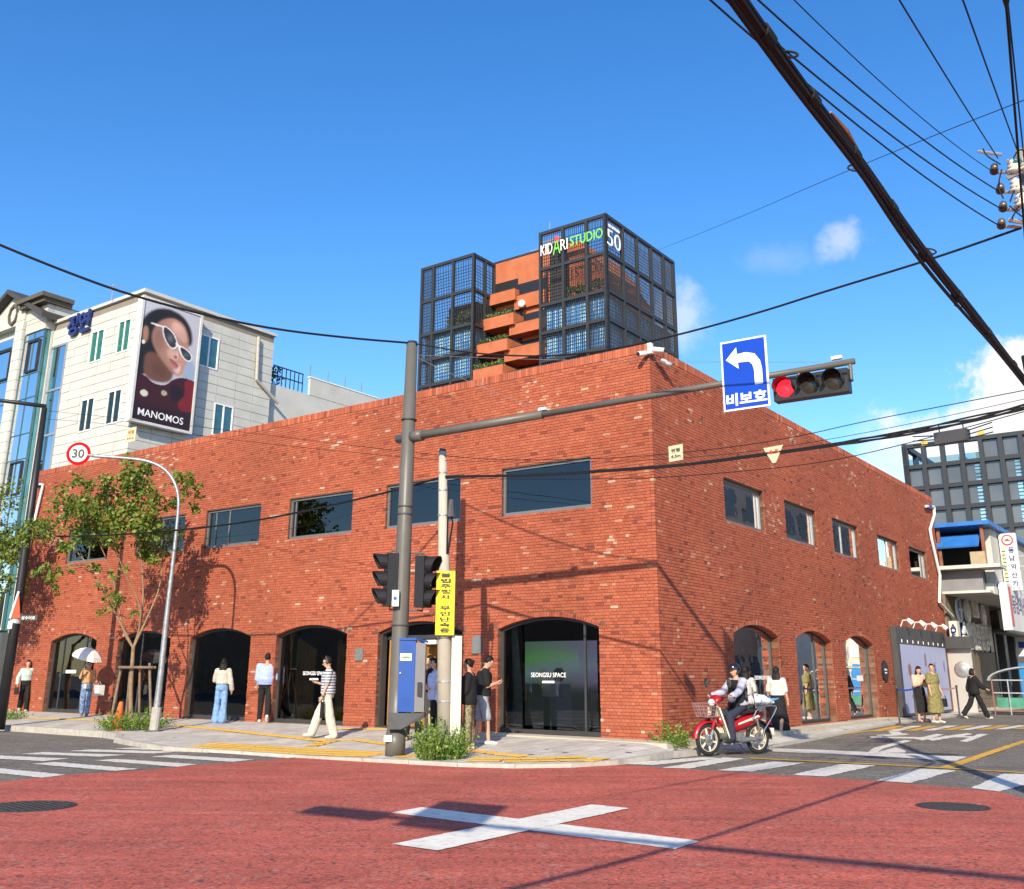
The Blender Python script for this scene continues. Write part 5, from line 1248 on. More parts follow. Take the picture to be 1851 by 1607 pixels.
# pale building and cream posters at the right edge
S4 = S3 + sW + .5
fb = thing('cream_shop', 'cream tiled shop with blue and white notices beyond the workshop', 'building', W(S4, tc_ - .3), AZ)
mb = MB(); mb.box(0, -14, 0, 12, 1, 7.6); part(fb, 'wall', mb, pm('cream_tile', (.58, .54, .44), .6, .12, 3))
e0 = on_s(1836, 1190, S4 - .05); mb = MB(); mb.box(-.05, e0[1] - 8 - (tc_ - .3), e0[2] - 1.9, -.004, e0[1] - (tc_ - .3), e0[2] - .25); part(fb, 'blue_notice', mb, pm('notice_blue', (.03, .22, .55), .4))
text_obj(fb, 'lettering', 'A', (-.06, e0[1] - .55 - (tc_ - .3), e0[2] - 1.2), (0, -1, 0), (0, 0, 1), .7, WHITE, .008, .03)
mb = MB(); mb.box(-.04, e0[1] - 8 - (tc_ - .3), e0[2] + .1, -.003, e0[1] + .2 - (tc_ - .3), e0[2] + 3.2); part(fb, 'white_notice', mb, WHITE)
for k in range(3): mb = MB(); mb.box(-.048, e0[1] - 4 - (tc_ - .3), e0[2] + .5 + k * .9, -.042, e0[1] - .2 - (tc_ - .3), e0[2] + .8 + k * .9); part(fb, 'notice_text', mb, [pm('notice_blue2', (.03, .08, .35), .5), DKGREY, pm('sign_letter_red', (.5, .06, .06), .5)][k])
# street stall with arched clear roof
P0 = ground(1800, 1292, street_z(30)); stl = thing('folding_stall', 'low stall with arched clear plastic roof at the right edge', 'stall', (P0[0], P0[1], street_z(30)), AZ + R(6))
def SB(x0, y0, z0, x1, y1, z1, nm, m_): mb = MB(); mb.box(x0, y0, z0, x1, y1, z1); return part(stl, nm, mb, m_)
wS = -3.2
for k in range(7): SB(-.03, wS * k / 6 - .02, 0, .03, wS * k / 6 + .02, 1.25, 'upright', STEEL if k % 2 else pm('rail_brown', (.22, .10, .08), .6))
for z in (.12, .75, 1.2): SB(-.025, wS, z, .025, 0, z + .04, 'rail', pm('rail_brown', (.22, .10, .08), .6) if z < .5 else STEEL)
SB(.05, wS, .25, .7, -.1, .6, 'green_crate', pm('stall_green', (.05, .22, .15), .6, .3, 3))
mb = MB(); n_ = 14; top = []
for k in range(n_ + 1): a = math.pi * k / n_; top.append((0, wS / 2 + (-wS / 2 + .1) * math.cos(a), 1.2 + .5 * math.sin(a)))
mb.add([(x - .3, y, z) for x, y, z in top] + [(x + 1.0, y, z) for x, y, z in top], [(k, k + 1, n_ + 2 + k, n_ + 1 + k) for k in range(n_)]); part(stl, 'clear_roof', mb, glass('clear_vinyl', (.75, .78, .8), 1.6, .9, .3, .1))
mb = MB(); mb.tube([(x - .3, y, z) for x, y, z in top], .035, 6); part(stl, 'roof_hoop', mb, STEEL); mb = MB(); mb.tube([(x + 1.0, y, z) for x, y, z in top], .035, 6); part(stl, 'roof_hoop', mb, STEEL)
# ---------------------------------------------------------------- buildings across the streets (they are what the shop windows mirror)
def plain_block(name, label, s0, t0, s1, t1, h, col, fx, win=(.05, .06, .07), axis='t'):
    b_ = thing(name, label, 'building', W(s0, t0), AZ); mb = MB(); mb.box(0, 0, 0, s1 - s0, t1 - t0, h); part(b_, 'wall', mb, pm(name + '_wall', col, .8, .15, 1.0, damt=.3, dscale=.8))
    mw = pm('far_window', win, .2, .3, 1); L = (s1 - s0) if axis == 't' else (t1 - t0)
    n_ = max(2, int(L / 2.6)); fl = int(h / 3.1)
    for f in range(fl):
        for k in range(n_):
            a, c = L * (k + .2) / n_, L * (k + .8) / n_; z0, z1 = f * 3.1 + (.3 if f == 0 else 1.0), f * 3.1 + 2.6; mb = MB()
            if axis == 't': mb.box(a, fx - .04, z0, c, fx + .04, z1)
            else: mb.box(fx - .04, a, z0, fx + .04, c, z1)
            part(b_, 'window', mb, mw)
    mb = MB(); mb.box(-.15, -.15, h, s1 - s0 + .15, t1 - t0 + .15, h + .35); part(b_, 'parapet', mb, pm(name + '_cap', tuple(q * .7 for q in col), .8)); return b_
GR = 'buildings seen only as reflections in the shop windows'
for k, (s0, s1, h, col) in enumerate(((6, 15.5, 5.6, (.30, .20, .15)), (16, 27, 6.1, (.16, .17, .18)), (27.5, 39, 13.0, (.30, .10, .06)), (39.5, 62, 14.5, (.10, .26, .34)))):
    b_ = plain_block('street_house', ['low brown house', 'low charcoal house', 'tall brick-red house', 'tall teal house'][k] + ' across the side street, mirrored in its arched windows', s0, -22, s1, -13.2, h, col, 8.8); b_['group'] = GR
for k, (t0, t1, s1, h, col) in enumerate(((10, 22, -26, 5.0, (.22, .17, .14)), (23, 40, -27, 5.6, (.13, .13, .14)), (41, 70, -30, 10.5, (.10, .105, .11)))):
    b_ = plain_block('street_house', ['low rust house', 'low slate house', 'tall dark house'][k] + ' across the main street, mirrored in its shop windows', s1 - 10, t0, s1, t1, h, col, 10, axis='s'); b_['group'] = GR
# ================================================================ street furniture
def on_vert(px, py, B):
    d = wray(px, py); h = math.hypot(d[0], d[1]); D = math.hypot(B[0], B[1]); return EYE + d * (D / h)
def gw(px, py):     # point on the pavement seen at a pixel
    z = .12
    for _ in range(12): g = ground(px, py, z); z = walk_z(g[0], g[1])
    return np.array([g[0], g[1], z])
def gs(px, py):     # point on the side street
    z = .1
    for _ in range(14): g = ground(px, py, z); z = street_z(toB(g)[0])
    return np.array([g[0], g[1], z])
def local(P, base): return np.array(P) - np.array(base)
M_LENS_OFF = pm('signal_lens_dark', (.03, .026, .02), .25, .3, 30); M_LENS_RED = pm('signal_lens_red', (.85, .01, .02), .3, .12, 25, emit=2.2); M_SIGNBLUE = pm('sign_blue', (.003, .05, .42), .35, .05, 2)
M_GREENFIG = pm('signal_green', (.02, .35, .22), .3, emit=.7)
# ---- signal mast
base = gw(714, 1366)
mast = thing('signal_mast', 'tall brown-grey signal mast with a long arm beside the blue cabinet', 'traffic light', base)
topz = on_vert(745, 622, base)[2] - base[2]; armz = on_vert(742, 791, base)[2] - base[2]
lean = local(on_vert(745, 622, base), base); lean[2] = 0
# keep the mast upright in the world apart from a slight lean
pole_pt = lambda z: np.array([lean[0] * z / topz, lean[1] * z / topz, z])
mb = MB(); mb.tube([pole_pt(z) for z in (0, .4, .405, 1.2, 4.0, topz)], [.185, .18, .165, .16, .145, .115], 18); mp_ = part(mast, 'pole', mb, POLE_GREY, True)
mb = MB(); mb.tube([pole_pt(topz), pole_pt(topz + .05)], [.12, .10], 18); part(mast, 'cap', mb, BLACK)
for z in (armz + .35, 4.4, 4.55, 2.3): mb = MB(); mb.tube([pole_pt(z), pole_pt(z + .025)], .16 if z > 4 else .175, 18); part(mast, 'band', mb, DKGREY)
mb = MB(); mb.box(-.19, -.1, .25, -.05, -.19, .36); part(mast, 'number_sticker', mb, WHITE)
a0 = pole_pt(armz)
def arm_pt(px, py): d = wray(px, py); return EYE + d * ((base[2] + armz - CAM_H + .0) / d[2])
endW = arm_pt(1546, 664); e = local(endW, base); e[2] = armz + .10
adir = e - a0; adir /= np.linalg.norm(adir)
ap = lambda L: a0 + adir * L; AL = np.linalg.norm(e - a0)
mb = MB(); mb.tube([a0 - adir * .28, ap(AL * .36)], [.085, .078], 14); part(mast, 'arm', mb, POLE_GREY, True)
mb = MB(); mb.tube([ap(AL * .34), ap(AL)], [.062, .05], 12); part(mast, 'arm_extension', mb, POLE_GREY, True)
mb = MB(); mb.tube([ap(.1), ap(.36)], [.12, .11], 14); part(mast, 'arm_clamp', mb, POLE_GREY, True)
for L_ in (AL * .36, AL * .97): mb = MB(); mb.obox(ap(L_) + (0, 0, .1), adir * .08, np.cross(adir, (0, 0, 1)) * .04, (0, 0, .025)); part(mast, 'arm_bracket', mb, M_PVC)
# red / amber / green head hanging at the arm's end, facing the camera street
adh = np.array([adir[0], adir[1], 0]); adh /= np.linalg.norm(adh); nrm = np.array([adh[1], -adh[0], 0])   # towards the viewer
if nrm[1] > 0: nrm = -nrm
def find_L(px):
    best = min(np.linspace(0, AL * 1.1, 400), key=lambda L_: abs(proj_px(base + ap(L_))[0] - px)); return best
def proj_px(P):
    v = np.array(P) - EYE; w = v @ CF; return CXP + FPX * (v @ CXA) / w, CYP - FPX * (v @ CUA) / w
L0, L1 = find_L(1402), find_L(1533)
hd = link('signal_head', None, mast); cH = ap((L0 + L1) / 2) + np.array([0, 0, -.30]) + nrm * .05; hw = (L1 - L0) / 2
mb = MB(); mb.obox(cH, adh * hw, nrm * .10, (0, 0, .185)); part(hd, 'housing', mb, BLACK)
for k in range(3):
    c = cH + adh * (hw * (-.66 + .66 * k)) + nrm * .105; l_ = link('lamp', None, hd)
    mb = MB(); mb.lathe([(.001, .03), (.08, .022), (.14, .0)], 24, c, nrm, cap=False); part(l_, 'lens', mb, M_LENS_RED if k == 0 else M_LENS_OFF, True)
    mb = MB(); n_ = 16; ins = []
    for rr, dd in ((.155, 0), (.155, .20), (.15, .20), (.15, 0)):
        for q_ in range(n_ + 1):
            w = math.pi * (-.12 + 1.24 * q_ / n_); ins.append(c + nrm * (dd if (q_ not in (0, n_)) else dd * .5) + adh * rr * math.cos(w) + np.array([0, 0, rr * math.sin(w)]))
    m_ = n_ + 1; mb.add(ins, [(i * m_ + k2, i * m_ + k2 + 1, (i + 1) % 4 * m_ + k2 + 1, (i + 1) % 4 * m_ + k2) for i in range(4) for k2 in range(n_)]); part(l_, 'visor', mb, BLACK)
mb = MB(); mb.tube([ap(L1 + .02), ap(L1 + .02) + np.array([0, 0, -.3]), ap(L1 - .12) + np.array([0, 0, -.3])], .03, 8); mb.tube([ap((L0 + L1) / 2 - .2), ap((L0 + L1) / 2 - .2) + np.array([0, 0, -.15])], .03, 8); part(hd, 'hanger', mb, POLE_GREY)
# blue sign
L0, L1 = find_L(1310), find_L(1393); sg = thing('turn_sign', 'blue rectangular sign with a white left-turn arrow hanging from the mast arm', 'sign', base)
wS_ = (L1 - L0) / 2 * 1.0; cS = ap((L0 + L1) / 2) + nrm * .10; zt_s = on_vert(1348, 616, base + ap((L0 + L1) / 2))[2] - base[2]; zb_s = on_vert(1352, 742, base + ap((L0 + L1) / 2))[2] - base[2]
cS = np.array([cS[0], cS[1], (zt_s + zb_s) / 2]); hS = (zt_s - zb_s) / 2; upv = np.array([0, 0, 1.0])
mb = MB(); mb.obox(cS, adh * wS_, nrm * .015, upv * hS); part(sg, 'plate', mb, WHITE)
mb = MB(); mb.obox(cS + nrm * .017, adh * (wS_ - .03), nrm * .003, upv * (hS - .03)); part(sg, 'face', mb, M_SIGNBLUE)
SP = lambda x, y, d=.024: cS + adh * (x * wS_) + upv * (y * hS) + nrm * d
arr = [(-.78, .46), (-.30, .78), (-.28, .58), (.10, .60), (.48, .52), (.70, .30), (.76, .05), (.76, -.36), (.42, -.36), (.42, .05), (.36, .22), (.22, .32), (-.26, .34), (-.24, .16)]
mb = MB(); mb.prism([SP(x, y, .021) for x, y in arr], nrm * .004); part(sg, 'arrow', mb, M_TXT)
text_obj(sg, 'lettering', '비보호', SP(.02, -.70, .024), adh, upv, hS * .36, M_TXT, .004, .035, width=wS_ * 1.75)
mb = MB(); mb.tube([cS - nrm * .02 + upv * (hS * .3), ap((L0 + L1) / 2)], .03, 6); part(sg, 'bracket', mb, STEEL)
# side signals either side of the mast
rightv = np.array([1.0, 0, 0])
def ped_signal(px0, px1, pyt, pyb, face, label):
    P0 = on_vert((px0 + px1) / 2, (pyt + pyb) / 2, base); zt2, zb2 = on_vert((px0 + px1) / 2, pyt, base)[2], on_vert((px0 + px1) / 2, pyb, base)[2]
    s_ = thing('side_signal', label, 'traffic light', base, 0, 'signals on the mast'); c = local(P0, base); f = np.array([math.cos(face), math.sin(face), 0]); sd = np.array([-f[1], f[0], 0]); h = (zt2 - zb2) / 2; zc = (zt2 + zb2) / 2 - base[2]; c[2] = zc
    mb = MB(); mb.obox(c, f * .10, sd * .17, (0, 0, h)); part(s_, 'housing', mb, BLACK)
    for k in range(3):
        lz = zc + h * (.66 - .66 * k); cc = np.array([c[0], c[1], lz]) + f * .105
        l_ = link('lamp', None, s_); mb = MB(); mb.lathe([(.001, .03), (.08, .022), (.135, 0)], 18, cc, f, cap=False); part(l_, 'lens', mb, M_LENS_OFF, True)
        if k == 1:
            mb = MB(); up = np.array([0, 0, 1.0]); gp = lambda x, y: cc + f * .034 + sd * x + up * y
            for (a, b) in (((0, .055), (0, -.005)), ((0, -.005), (-.04, -.08)), ((0, -.005), (.04, -.08)), ((0, .04), (-.045, .0)), ((0, .04), (.045, .0))): mb.tube([gp(*a), gp(*b)], .010, 5)
            mb.ell(gp(0, .08), (.018, .018, .018), 6, 4); part(l_, 'walking_figure', mb, M_GREENFIG)
        mb = MB(); n_ = 14; ins = []
        for rr, dd in ((.16, 0), (.16, .25), (.155, .25), (.155, 0)):
            for q_ in range(n_ + 1): w = math.pi * (-.25 + 1.5 * q_ / n_); fall = .30 * max(0, math.sin(w)) + .0; ins.append(cc + f * (dd * (.35 + .65 * (.5 + .5 * math.sin(w)))) + sd * rr * math.cos(w) + np.array([0, 0, rr * math.sin(w)]))
        m_ = n_ + 1; mb.add(ins, [(i * m_ + k2, i * m_ + k2 + 1, (i + 1) % 4 * m_ + k2 + 1, (i + 1) % 4 * m_ + k2) for i in range(4) for k2 in range(n_)]); part(l_, 'visor', mb, BLACK)
    for zz_ in (zc + h + .06, zc - h - .06):
        pp_ = pole_pt(zz_); mb = MB(); mb.tube([pp_, (c[0], c[1], zz_), (c[0], c[1], zz_ + (-.08 if zz_ > zc else .08))], .022, 6); part(s_, 'bracket', mb, POLE_GREY)
ped_signal(694, 718, 1001, 1096, R(200), 'black three-lamp signal facing left from the mast')
ped_signal(755, 776, 1006, 1098, R(-25), 'black three-lamp signal facing right from the mast')
p = on_vert(718, 1083, base); c = local(p, base); mb = MB(); mb.box(c[0] - .07, c[1] - .26, c[2] - .15, c[0] + .06, c[1] - .16, c[2] + .15); bt = part(mast, 'button_box', mb, STEEL); mb = MB(); mb.lathe([(.03, 0), (.03, .01)], 10, (c[0] - .01, c[1] - .27, c[2]), (0, -1, 0)); part(bt, 'button', mb, M_SIGNBLUE)
# blue control cabinet on the mast
cab = thing('control_cabinet', 'blue and grey signal control cabinet bracketed to the mast', 'cabinet', base, 0)
c0 = local(on_vert(741, 1290, base), base); zc0 = on_vert(741, 1286, base)[2] - base[2]; zc1 = on_vert(745, 1158, base)[2] - base[2]
pq = pole_pt(1.3); cx0 = pq[0] + .04
fr_ = np.array([math.cos(R(-24)), math.sin(R(-24)), 0]); sd_ = np.array([-fr_[1], fr_[0], 0])
cc = np.array([cx0 + .22, pq[1] - .18, 0])
M_CABB = pm('cabinet_blue', (.005, .062, .30), .4, .06, 3); M_CABG = pm('cabinet_grey_paint', (.24, .24, .245), .45, .08, 3)
def partc(parent, nm_, mb_, m_):
    mb_.v = [((x_ - cc[0] + .24) * .76 + cc[0] - .24, y_, z_) for x_, y_, z_ in mb_.v]; return part(parent, nm_, mb_, m_)
mb = MB(); mb.obox(cc + np.array([-.03, .05, (zc0 + zc1) / 2]), np.array([.20, -.0, 0]) + 0, np.array([0, .13, 0]), (0, 0, (zc1 - zc0) / 2)); partc(cab, 'blue_door', mb, M_CABB)
mb = MB(); mb.add([cc + np.array(q_) for q_ in [(.175, -.08, zc0), (.40, .02, zc0), (.40, .28, zc0), (.175, .18, zc0), (.175, -.08, zc1 - .05), (.40, .02, zc1 - .05), (.40, .28, zc1 - .05), (.175, .18, zc1 - .05)]], [(0, 3, 2, 1), (4, 5, 6, 7), (0, 1, 5, 4), (1, 2, 6, 5), (2, 3, 7, 6), (3, 0, 4, 7)]); partc(cab, 'grey_side', mb, M_CABG)
mb = MB(); mb.add([cc + np.array(q_) for q_ in [(-.24, -.10, zc1), (.18, -.11, zc1), (.43, .01, zc1 - .04), (.43, .30, zc1 - .04), (.18, .2, zc1), (-.24, .2, zc1), (-.24, -.10, zc1 + .04), (.18, -.11, zc1 + .04), (.43, .01, zc1), (.43, .30, zc1), (.18, .2, zc1 + .04), (-.24, .2, zc1 + .04)]], [(0, 1, 7, 6), (1, 2, 8, 7), (2, 3, 9, 8), (6, 7, 10, 11), (7, 8, 9, 10), (0, 5, 4, 1), (1, 4, 3, 2)]); partc(cab, 'lid', mb, M_CABB)
mb = MB(); mb.box(cc[0] - .2, cc[1] - .085, zc0 + .9, cc[0] + .08, cc[1] - .079, zc0 + 1.03); partc(cab, 'notice', mb, M_PVC)
mb = MB(); mb.box(cc[0] - .15, cc[1] - .09, zc0 + .94, cc[0] + .04, cc[1] - .086, zc0 + .96); mb.box(cc[0] - .15, cc[1] - .09, zc0 + .975, cc[0] + .04, cc[1] - .086, zc0 + .99); partc(cab, 'notice_text', mb, DKGREY)
for k in range(4): mb = MB(); mb.box(cc[0] - .14, cc[1] - .086, zc0 + .12 + k * .04, cc[0] + .07, cc[1] - .079, zc0 + .135 + k * .04); partc(cab, 'vent_slot', mb, M_CABB); mb = MB(); mb.box(cc[0] - .14, cc[1] - .086, zc1 - .22 + k * .04, cc[0] + .07, cc[1] - .079, zc1 - .205 + k * .04); partc(cab, 'vent_slot', mb, M_CABB)
mb = MB(); mb.box(cc[0] + .24, cc[1] - .075, zc0 + .28, cc[0] + .34, cc[1] - .03, zc0 + .52); partc(cab, 'cable_port', mb, BLACK)
mb = MB(); mb.lathe([(.018, 0), (.018, .03)], 8, (cc[0] - .18, cc[1] - .08, zc0 + .68), (0, -1, 0)); partc(cab, 'lock', mb, STEEL)
mb = MB(); mb.prism([cc + np.array(q_) for q_ in [(-.42, -.12, zc0 - .02), (.42, -.02, zc0 - .02), (.42, -.02, zc0 - .10), (-.12, -.12, zc0 - .30), (-.42, -.12, zc0 - .30)]], (0, .34, 0)); partc(cab, 'bracket', mb, DKGREY)
# ---- concrete pole with yellow no-parking camera sign
pb = gw(806, 1362); cp_ = thing('concrete_pole', 'slim concrete utility pole behind the weeds at the kerb', 'pole', pb)
ht = on_vert(800, 816, pb); tp = local(ht, pb)
mb = MB(); mb.tube([(0, 0, -.05), tp * np.array([.5, .5, .5]), tp], [.165, .125, .075], 16); part(cp_, 'shaft', mb, CONC, True)
mb = MB(); mb.tube([tp, tp + (0, 0, .05)], [.08, .06], 12); part(cp_, 'cap', mb, DKGREY)
for z in (.9, 1.25, 2.05, 2.1, tp[2] - 1.3, tp[2] - .8, tp[2] - .45): q_ = tp * (z / tp[2]); mb = MB(); mb.tube([q_, q_ + (0, 0, .03)], [.165 - .09 * z / tp[2] + .012] * 2, 14); part(cp_, 'steel_band', mb, STEEL)
w0 = local(on_vert(825, 1385, pb), pb); mb = MB(); xw = local(on_vert(825, 1270, pb), pb)[0]; mb.box(xw - .10, -.16, 0, xw + .09, -.02, local(on_vert(822, 1150, pb), pb)[2]); part(cp_, 'cable_guard', mb, pm('guard_cream', (.56, .53, .45), .6, .1, 3, damt=.3, dscale=3))
mb = MB(); q_ = tp * .80; mb.tube([q_ + (.12, -.08, 0), q_ + (.2, -.1, -.3), q_ + (.12, -.08, -.9)], .02, 6); mb.tube([q_ + (.1, -.1, .4), q_ + (.1, -.1, -.9)], .018, 6); part(cp_, 'cable_loop', mb, CABLE)
mb = MB(); c_ = local(on_vert(814, 925, pb), pb); mb.tube([c_ + (.02, -.1, -.12), c_ + (.02, -.1, .22)], [.09, .05], 10); part(cp_, 'splice_closure', mb, DKGREY)
ys = thing('camera_warning_sign', 'tall yellow sign with stacked black Korean letters on the concrete pole', 'sign', pb)
s0, s1 = local(on_vert(792, 1035, pb), pb), local(on_vert(819, 1148, pb), pb); ydep = -.24
mb = MB(); mb.box(s0[0], ydep, s1[2], s1[0] + .02, ydep + .03, s0[2]); part(ys, 'plate', mb, pm('sign_yellow_bright', (.80, .66, .0), .4, .05, 2))
mb = MB(); ring(mb, [(s0[0] - .012, s1[2] - .012), (s0[0] - .012, s0[2] + .012), (s1[0] + .032, s0[2] + .012), (s1[0] + .032, s1[2] - .012)], [(s0[0] + .01, s1[2] + .01), (s0[0] + .01, s0[2] - .01), (s1[0] + .01, s0[2] - .01), (s1[0] + .01, s1[2] + .01)], lambda x, z, d: (x, d, z), ydep - .006, ydep + .034); part(ys, 'rim', mb, pm('sign_rim_olive', (.50, .44, .02), .4))
hh_ = s0[2] - s1[2]; xm_ = (s0[0] + s1[0]) / 2 + .01
for k, ch in enumerate(['불', '법', '주', '정', '차', 'CCTV', '무', '인', '단', '속', '중']):
    text_obj(ys, 'letter', ch, (xm_, ydep - .006, s0[2] - hh_ * (.062 + .0875 * k)), (1, 0, 0), (0, 0, 1), hh_ * (.070 if k != 5 else .03), BLACK if k != 5 else pm('sign_brown', (.4, .2, .02), .5), .004, .03 if k != 5 else .01, width=(s1[0] - s0[0]) * (.62 if k != 5 else .8))
for z in (s0[2] - .2, s1[2] + .2): mb = MB(); mb.box(xm_ - .05, ydep + .031, z - .02, xm_ + .03, -.06, z + .02); part(ys, 'bracket', mb, STEEL)
# ---- 30 sign on a swan-neck pole
sb = gw(278, 1322); sp30 = thing('speed_sign_pole', 'silver swan-neck pole carrying a round 30 speed limit sign', 'sign', sb)
pts = [local(on_vert(*q_, sb), sb) for q_ in ((278, 1322), (291, 1220), (303, 1100), (314, 1010), (322, 935), (324, 900), (316, 872), (298, 848), (270, 832), (235, 823), (140, 810))]
for i_ in range(6): pts[i_][1] = 0
for i_, q_ in enumerate(pts): q_[1] = 0 if i_ < 6 else q_[1] * 0
pts[0][2] = 0
def smooth_path(P, it=2):
    P = [np.array(q_, float) for q_ in P]
    for _ in range(it):
        N = [P[0]]
        for i_ in range(len(P) - 1): N += [P[i_] * .75 + P[i_ + 1] * .25, P[i_] * .25 + P[i_ + 1] * .75]
        P = N + [P[-1]]
    return P
pth = smooth_path(pts); mb = MB(); rr_ = [max(.04, .085 - .05 * (q_[2] / pts[5][2])) if i_ < len(pth) * .55 else .04 for i_, q_ in enumerate(pth)]; mb.tube(pth, rr_, 12); part(sp30, 'pole', mb, pm('galv_worn', (.33, .35, .37), .4, .3, 9, metal=.5, damt=.5, dscale=5, dark=(.12, .12, .13)), True)
mb = MB(); mb.tube([(0, 0, 0), (0.02, 0, .55)], [.12, .115], 12); part(sp30, 'base_sleeve', mb, pm('sleeve_grey', (.36, .34, .31), .7, .2, 6)); mb = MB(); mb.box(-.18, -.14, -.01, .18, .14, .03); part(sp30, 'base_plate', mb, DKGREY)
c_ = local(on_vert(111.5, 804.5, sb), sb); c_[1] = -.06; rS = (local(on_vert(135, 804.5, sb), sb)[0] - c_[0]) * 1.12
fD = np.array([.12, -1, 0]); fD /= np.linalg.norm(fD)
for nm_, r0, m_, d_ in (('rim', rS, pm('sign_red_ring', (.42, .006, .012), .8, .05, 3, spec=.05), 0), ('face', rS * .74, WHITE, .012)): mb = MB(); mb.lathe([(.001, .0), (r0, 0), (r0, .012), (.001, .012)], 36, c_ + fD * d_, fD); part(sp30, nm_, mb, m_)
text_obj(sp30, 'number', '30', c_ + fD * .028, (1, .12, 0), (0, 0, 1), rS * .82, BLACK, .004, .035)
mb = MB(); mb.tube([c_ - fD * .02 + (.0, 0, 0), pts[-1] + (.05, 0, 0)], .035, 8); mb.tube([c_ - fD * .05 - np.array([rS * 1.1, 0, 0]), c_ - fD * .05 + np.array([rS * 1.1, 0, 0])], .02, 6); part(sp30, 'bracket', mb, STEEL)
# ---- black lamp post at the far left
lb_ = np.array(W(-3.3, 21.9)); lb_[2] = walk_z(lb_[0], lb_[1])
gq = rng_pt(14, 1230, 30.5); lb_ = np.array([gq[0], gq[1], walk_z(gq[0], gq[1])])
lamp = thing('street_lamp_post', 'tall black post with a horizontal arm at the left edge of the pavement', 'lamp post', lb_)
lp = [local(on_vert(*q_, lb_), lb_) for q_ in ((2, 1285), (30, 1110), (50, 960), (80, 737))]
for q_ in lp: q_[1] = 0
lp[0][2] = 0; xoff = lp[0][0]
mb = MB(); mb.tube(lp, [.14, .125, .11, .075], 14); part(lamp, 'pole', mb, BLACK, True)
ar = local(on_vert(-120, 690, lb_), lb_); ar[1] = 0; mb = MB(); mb.tube([lp[-1] + (.02, 0, .05), ar], [.06, .05], 10); part(lamp, 'arm', mb, BLACK, True)
mb = MB(); c_ = lp[1] * .97; mb.tube([c_ - (.0, 0, .15), c_ + (.03, 0, .12)], .135, 14); part(lamp, 'sticker_band', mb, pm('band_grey', (.45, .46, .47), .5))
mb = MB(); c_ = local(on_vert(22, 1130, lb_), lb_); mb.box(c_[0] - .06, -.16, c_[2] - .1, c_[0] + .06, -.12, c_[2] + .1); part(lamp, 'label', mb, M_PVC)
# red triangle sign and dark street name plate on the post
tri = thing('triangle_sign', 'red and white triangular warning sign seen edge-on on the black post', 'sign', lb_)
q_ = [local(on_vert(*a_, lb_), lb_) for a_ in ((40, 1070), (22, 1118), (44, 1118))]
mb = MB(); mb.prism([(a_[0], -.16, a_[2]) for a_ in q_], (0, .02, 0)); part(tri, 'plate', mb, pm('triangle_red', (.55, .07, .02), .5)); mb = MB(); mb.tube([(q_[0][0], -.165, q_[0][2]), (q_[1][0], -.165, q_[1][2])], .03, 6); part(tri, 'edge', mb, WHITE)
npt = thing('street_name_plate', 'narrow dark street name plate with white lettering on the black post', 'sign', lb_)
q0, q1 = local(on_vert(42, 1113, lb_), lb_), local(on_vert(81, 1123, lb_), lb_); mb = MB(); mb.box(q0[0], -.15, q1[2], q1[0], -.13, q0[2] + .01); part(npt, 'plate', mb, pm('plate_brown', (.05, .045, .04), .5)); text_obj(npt, 'lettering', '성수이로', ((q0[0] + q1[0]) / 2, -.155, (q0[2] + q1[2]) / 2), (1, 0, 0), (0, 0, 1), .09, M_TXT, .004, .01, width=(q1[0] - q0[0]) * .75)
# ---- traffic cone
cb_ = gw(212, 1319); cone = thing('traffic_cone', 'faded orange traffic cone leaning on the tree stakes', 'cone', cb_)
mb = MB(); mb.box(-.18, -.18, 0, .18, .18, .03); M_OR = pm('cone_orange', (.62, .13, .025), .6, .12, 5, damt=.3, dscale=4, dark=(.4, .12, .05)); part(cone, 'foot', mb, M_OR)
mb = MB(); mb.tube([(0, 0, .03), (.01, .03, .62), (.012, .033, .66)], [.15, .055, .04], 18); part(cone, 'body', mb, M_OR, True)
# ---- belt barriers by the poster
def stanchion(px, py, label, h=.98):
    P_ = gs(px, py); s_ = thing('belt_post', label, 'barrier', P_, 0, 'belt barrier posts'); mb = MB(); mb.lathe([(.16, 0), (.16, .015), (.05, .03), (.028, .04), (.028, h), (.04, h), (.04, h + .07), (.001, h + .07)], 14); part(s_, 'post', mb, DKGREY, True); return P_
sa = stanchion(1627, 1310, 'first dark belt post in front of the poster panel'); sb2 = stanchion(1658, 1307, 'second dark belt post, just behind the black-dress woman'); sc2 = stanchion(1735, 1296, 'belt post standing alone by the steel gate')
def belt(a, b, nm, label, m_):
    t_ = thing(nm, label, 'barrier', a); d_ = np.array(b) - np.array(a); n_ = np.array([-d_[1], d_[0], 0]); n_ = n_ / np.linalg.norm(n_) * .002; mb = MB(); P_ = []
    mb.add([(0, 0, .94) + n_, (0, 0, .99) + n_, d_ * .5 + (0, 0, .96) + n_, d_ * .5 + (0, 0, .91) + n_, d_ + (0, 0, .94) + n_, d_ + (0, 0, .99) + n_], [(0, 1, 2, 3), (3, 2, 5, 4)]); part(t_, 'strap', mb, m_)
belt(sa, sb2, 'barrier_belt', 'blue and white belt stretched between the two dark posts', pm('belt_blue', (.03, .06, .38), .5, .5, 14)); belt(sb2 + (1.2, .9, 0), sc2, 'barrier_belt', 'pale pink belt running to the post by the gate', pm('belt_pink', (.6, .35, .35), .5))
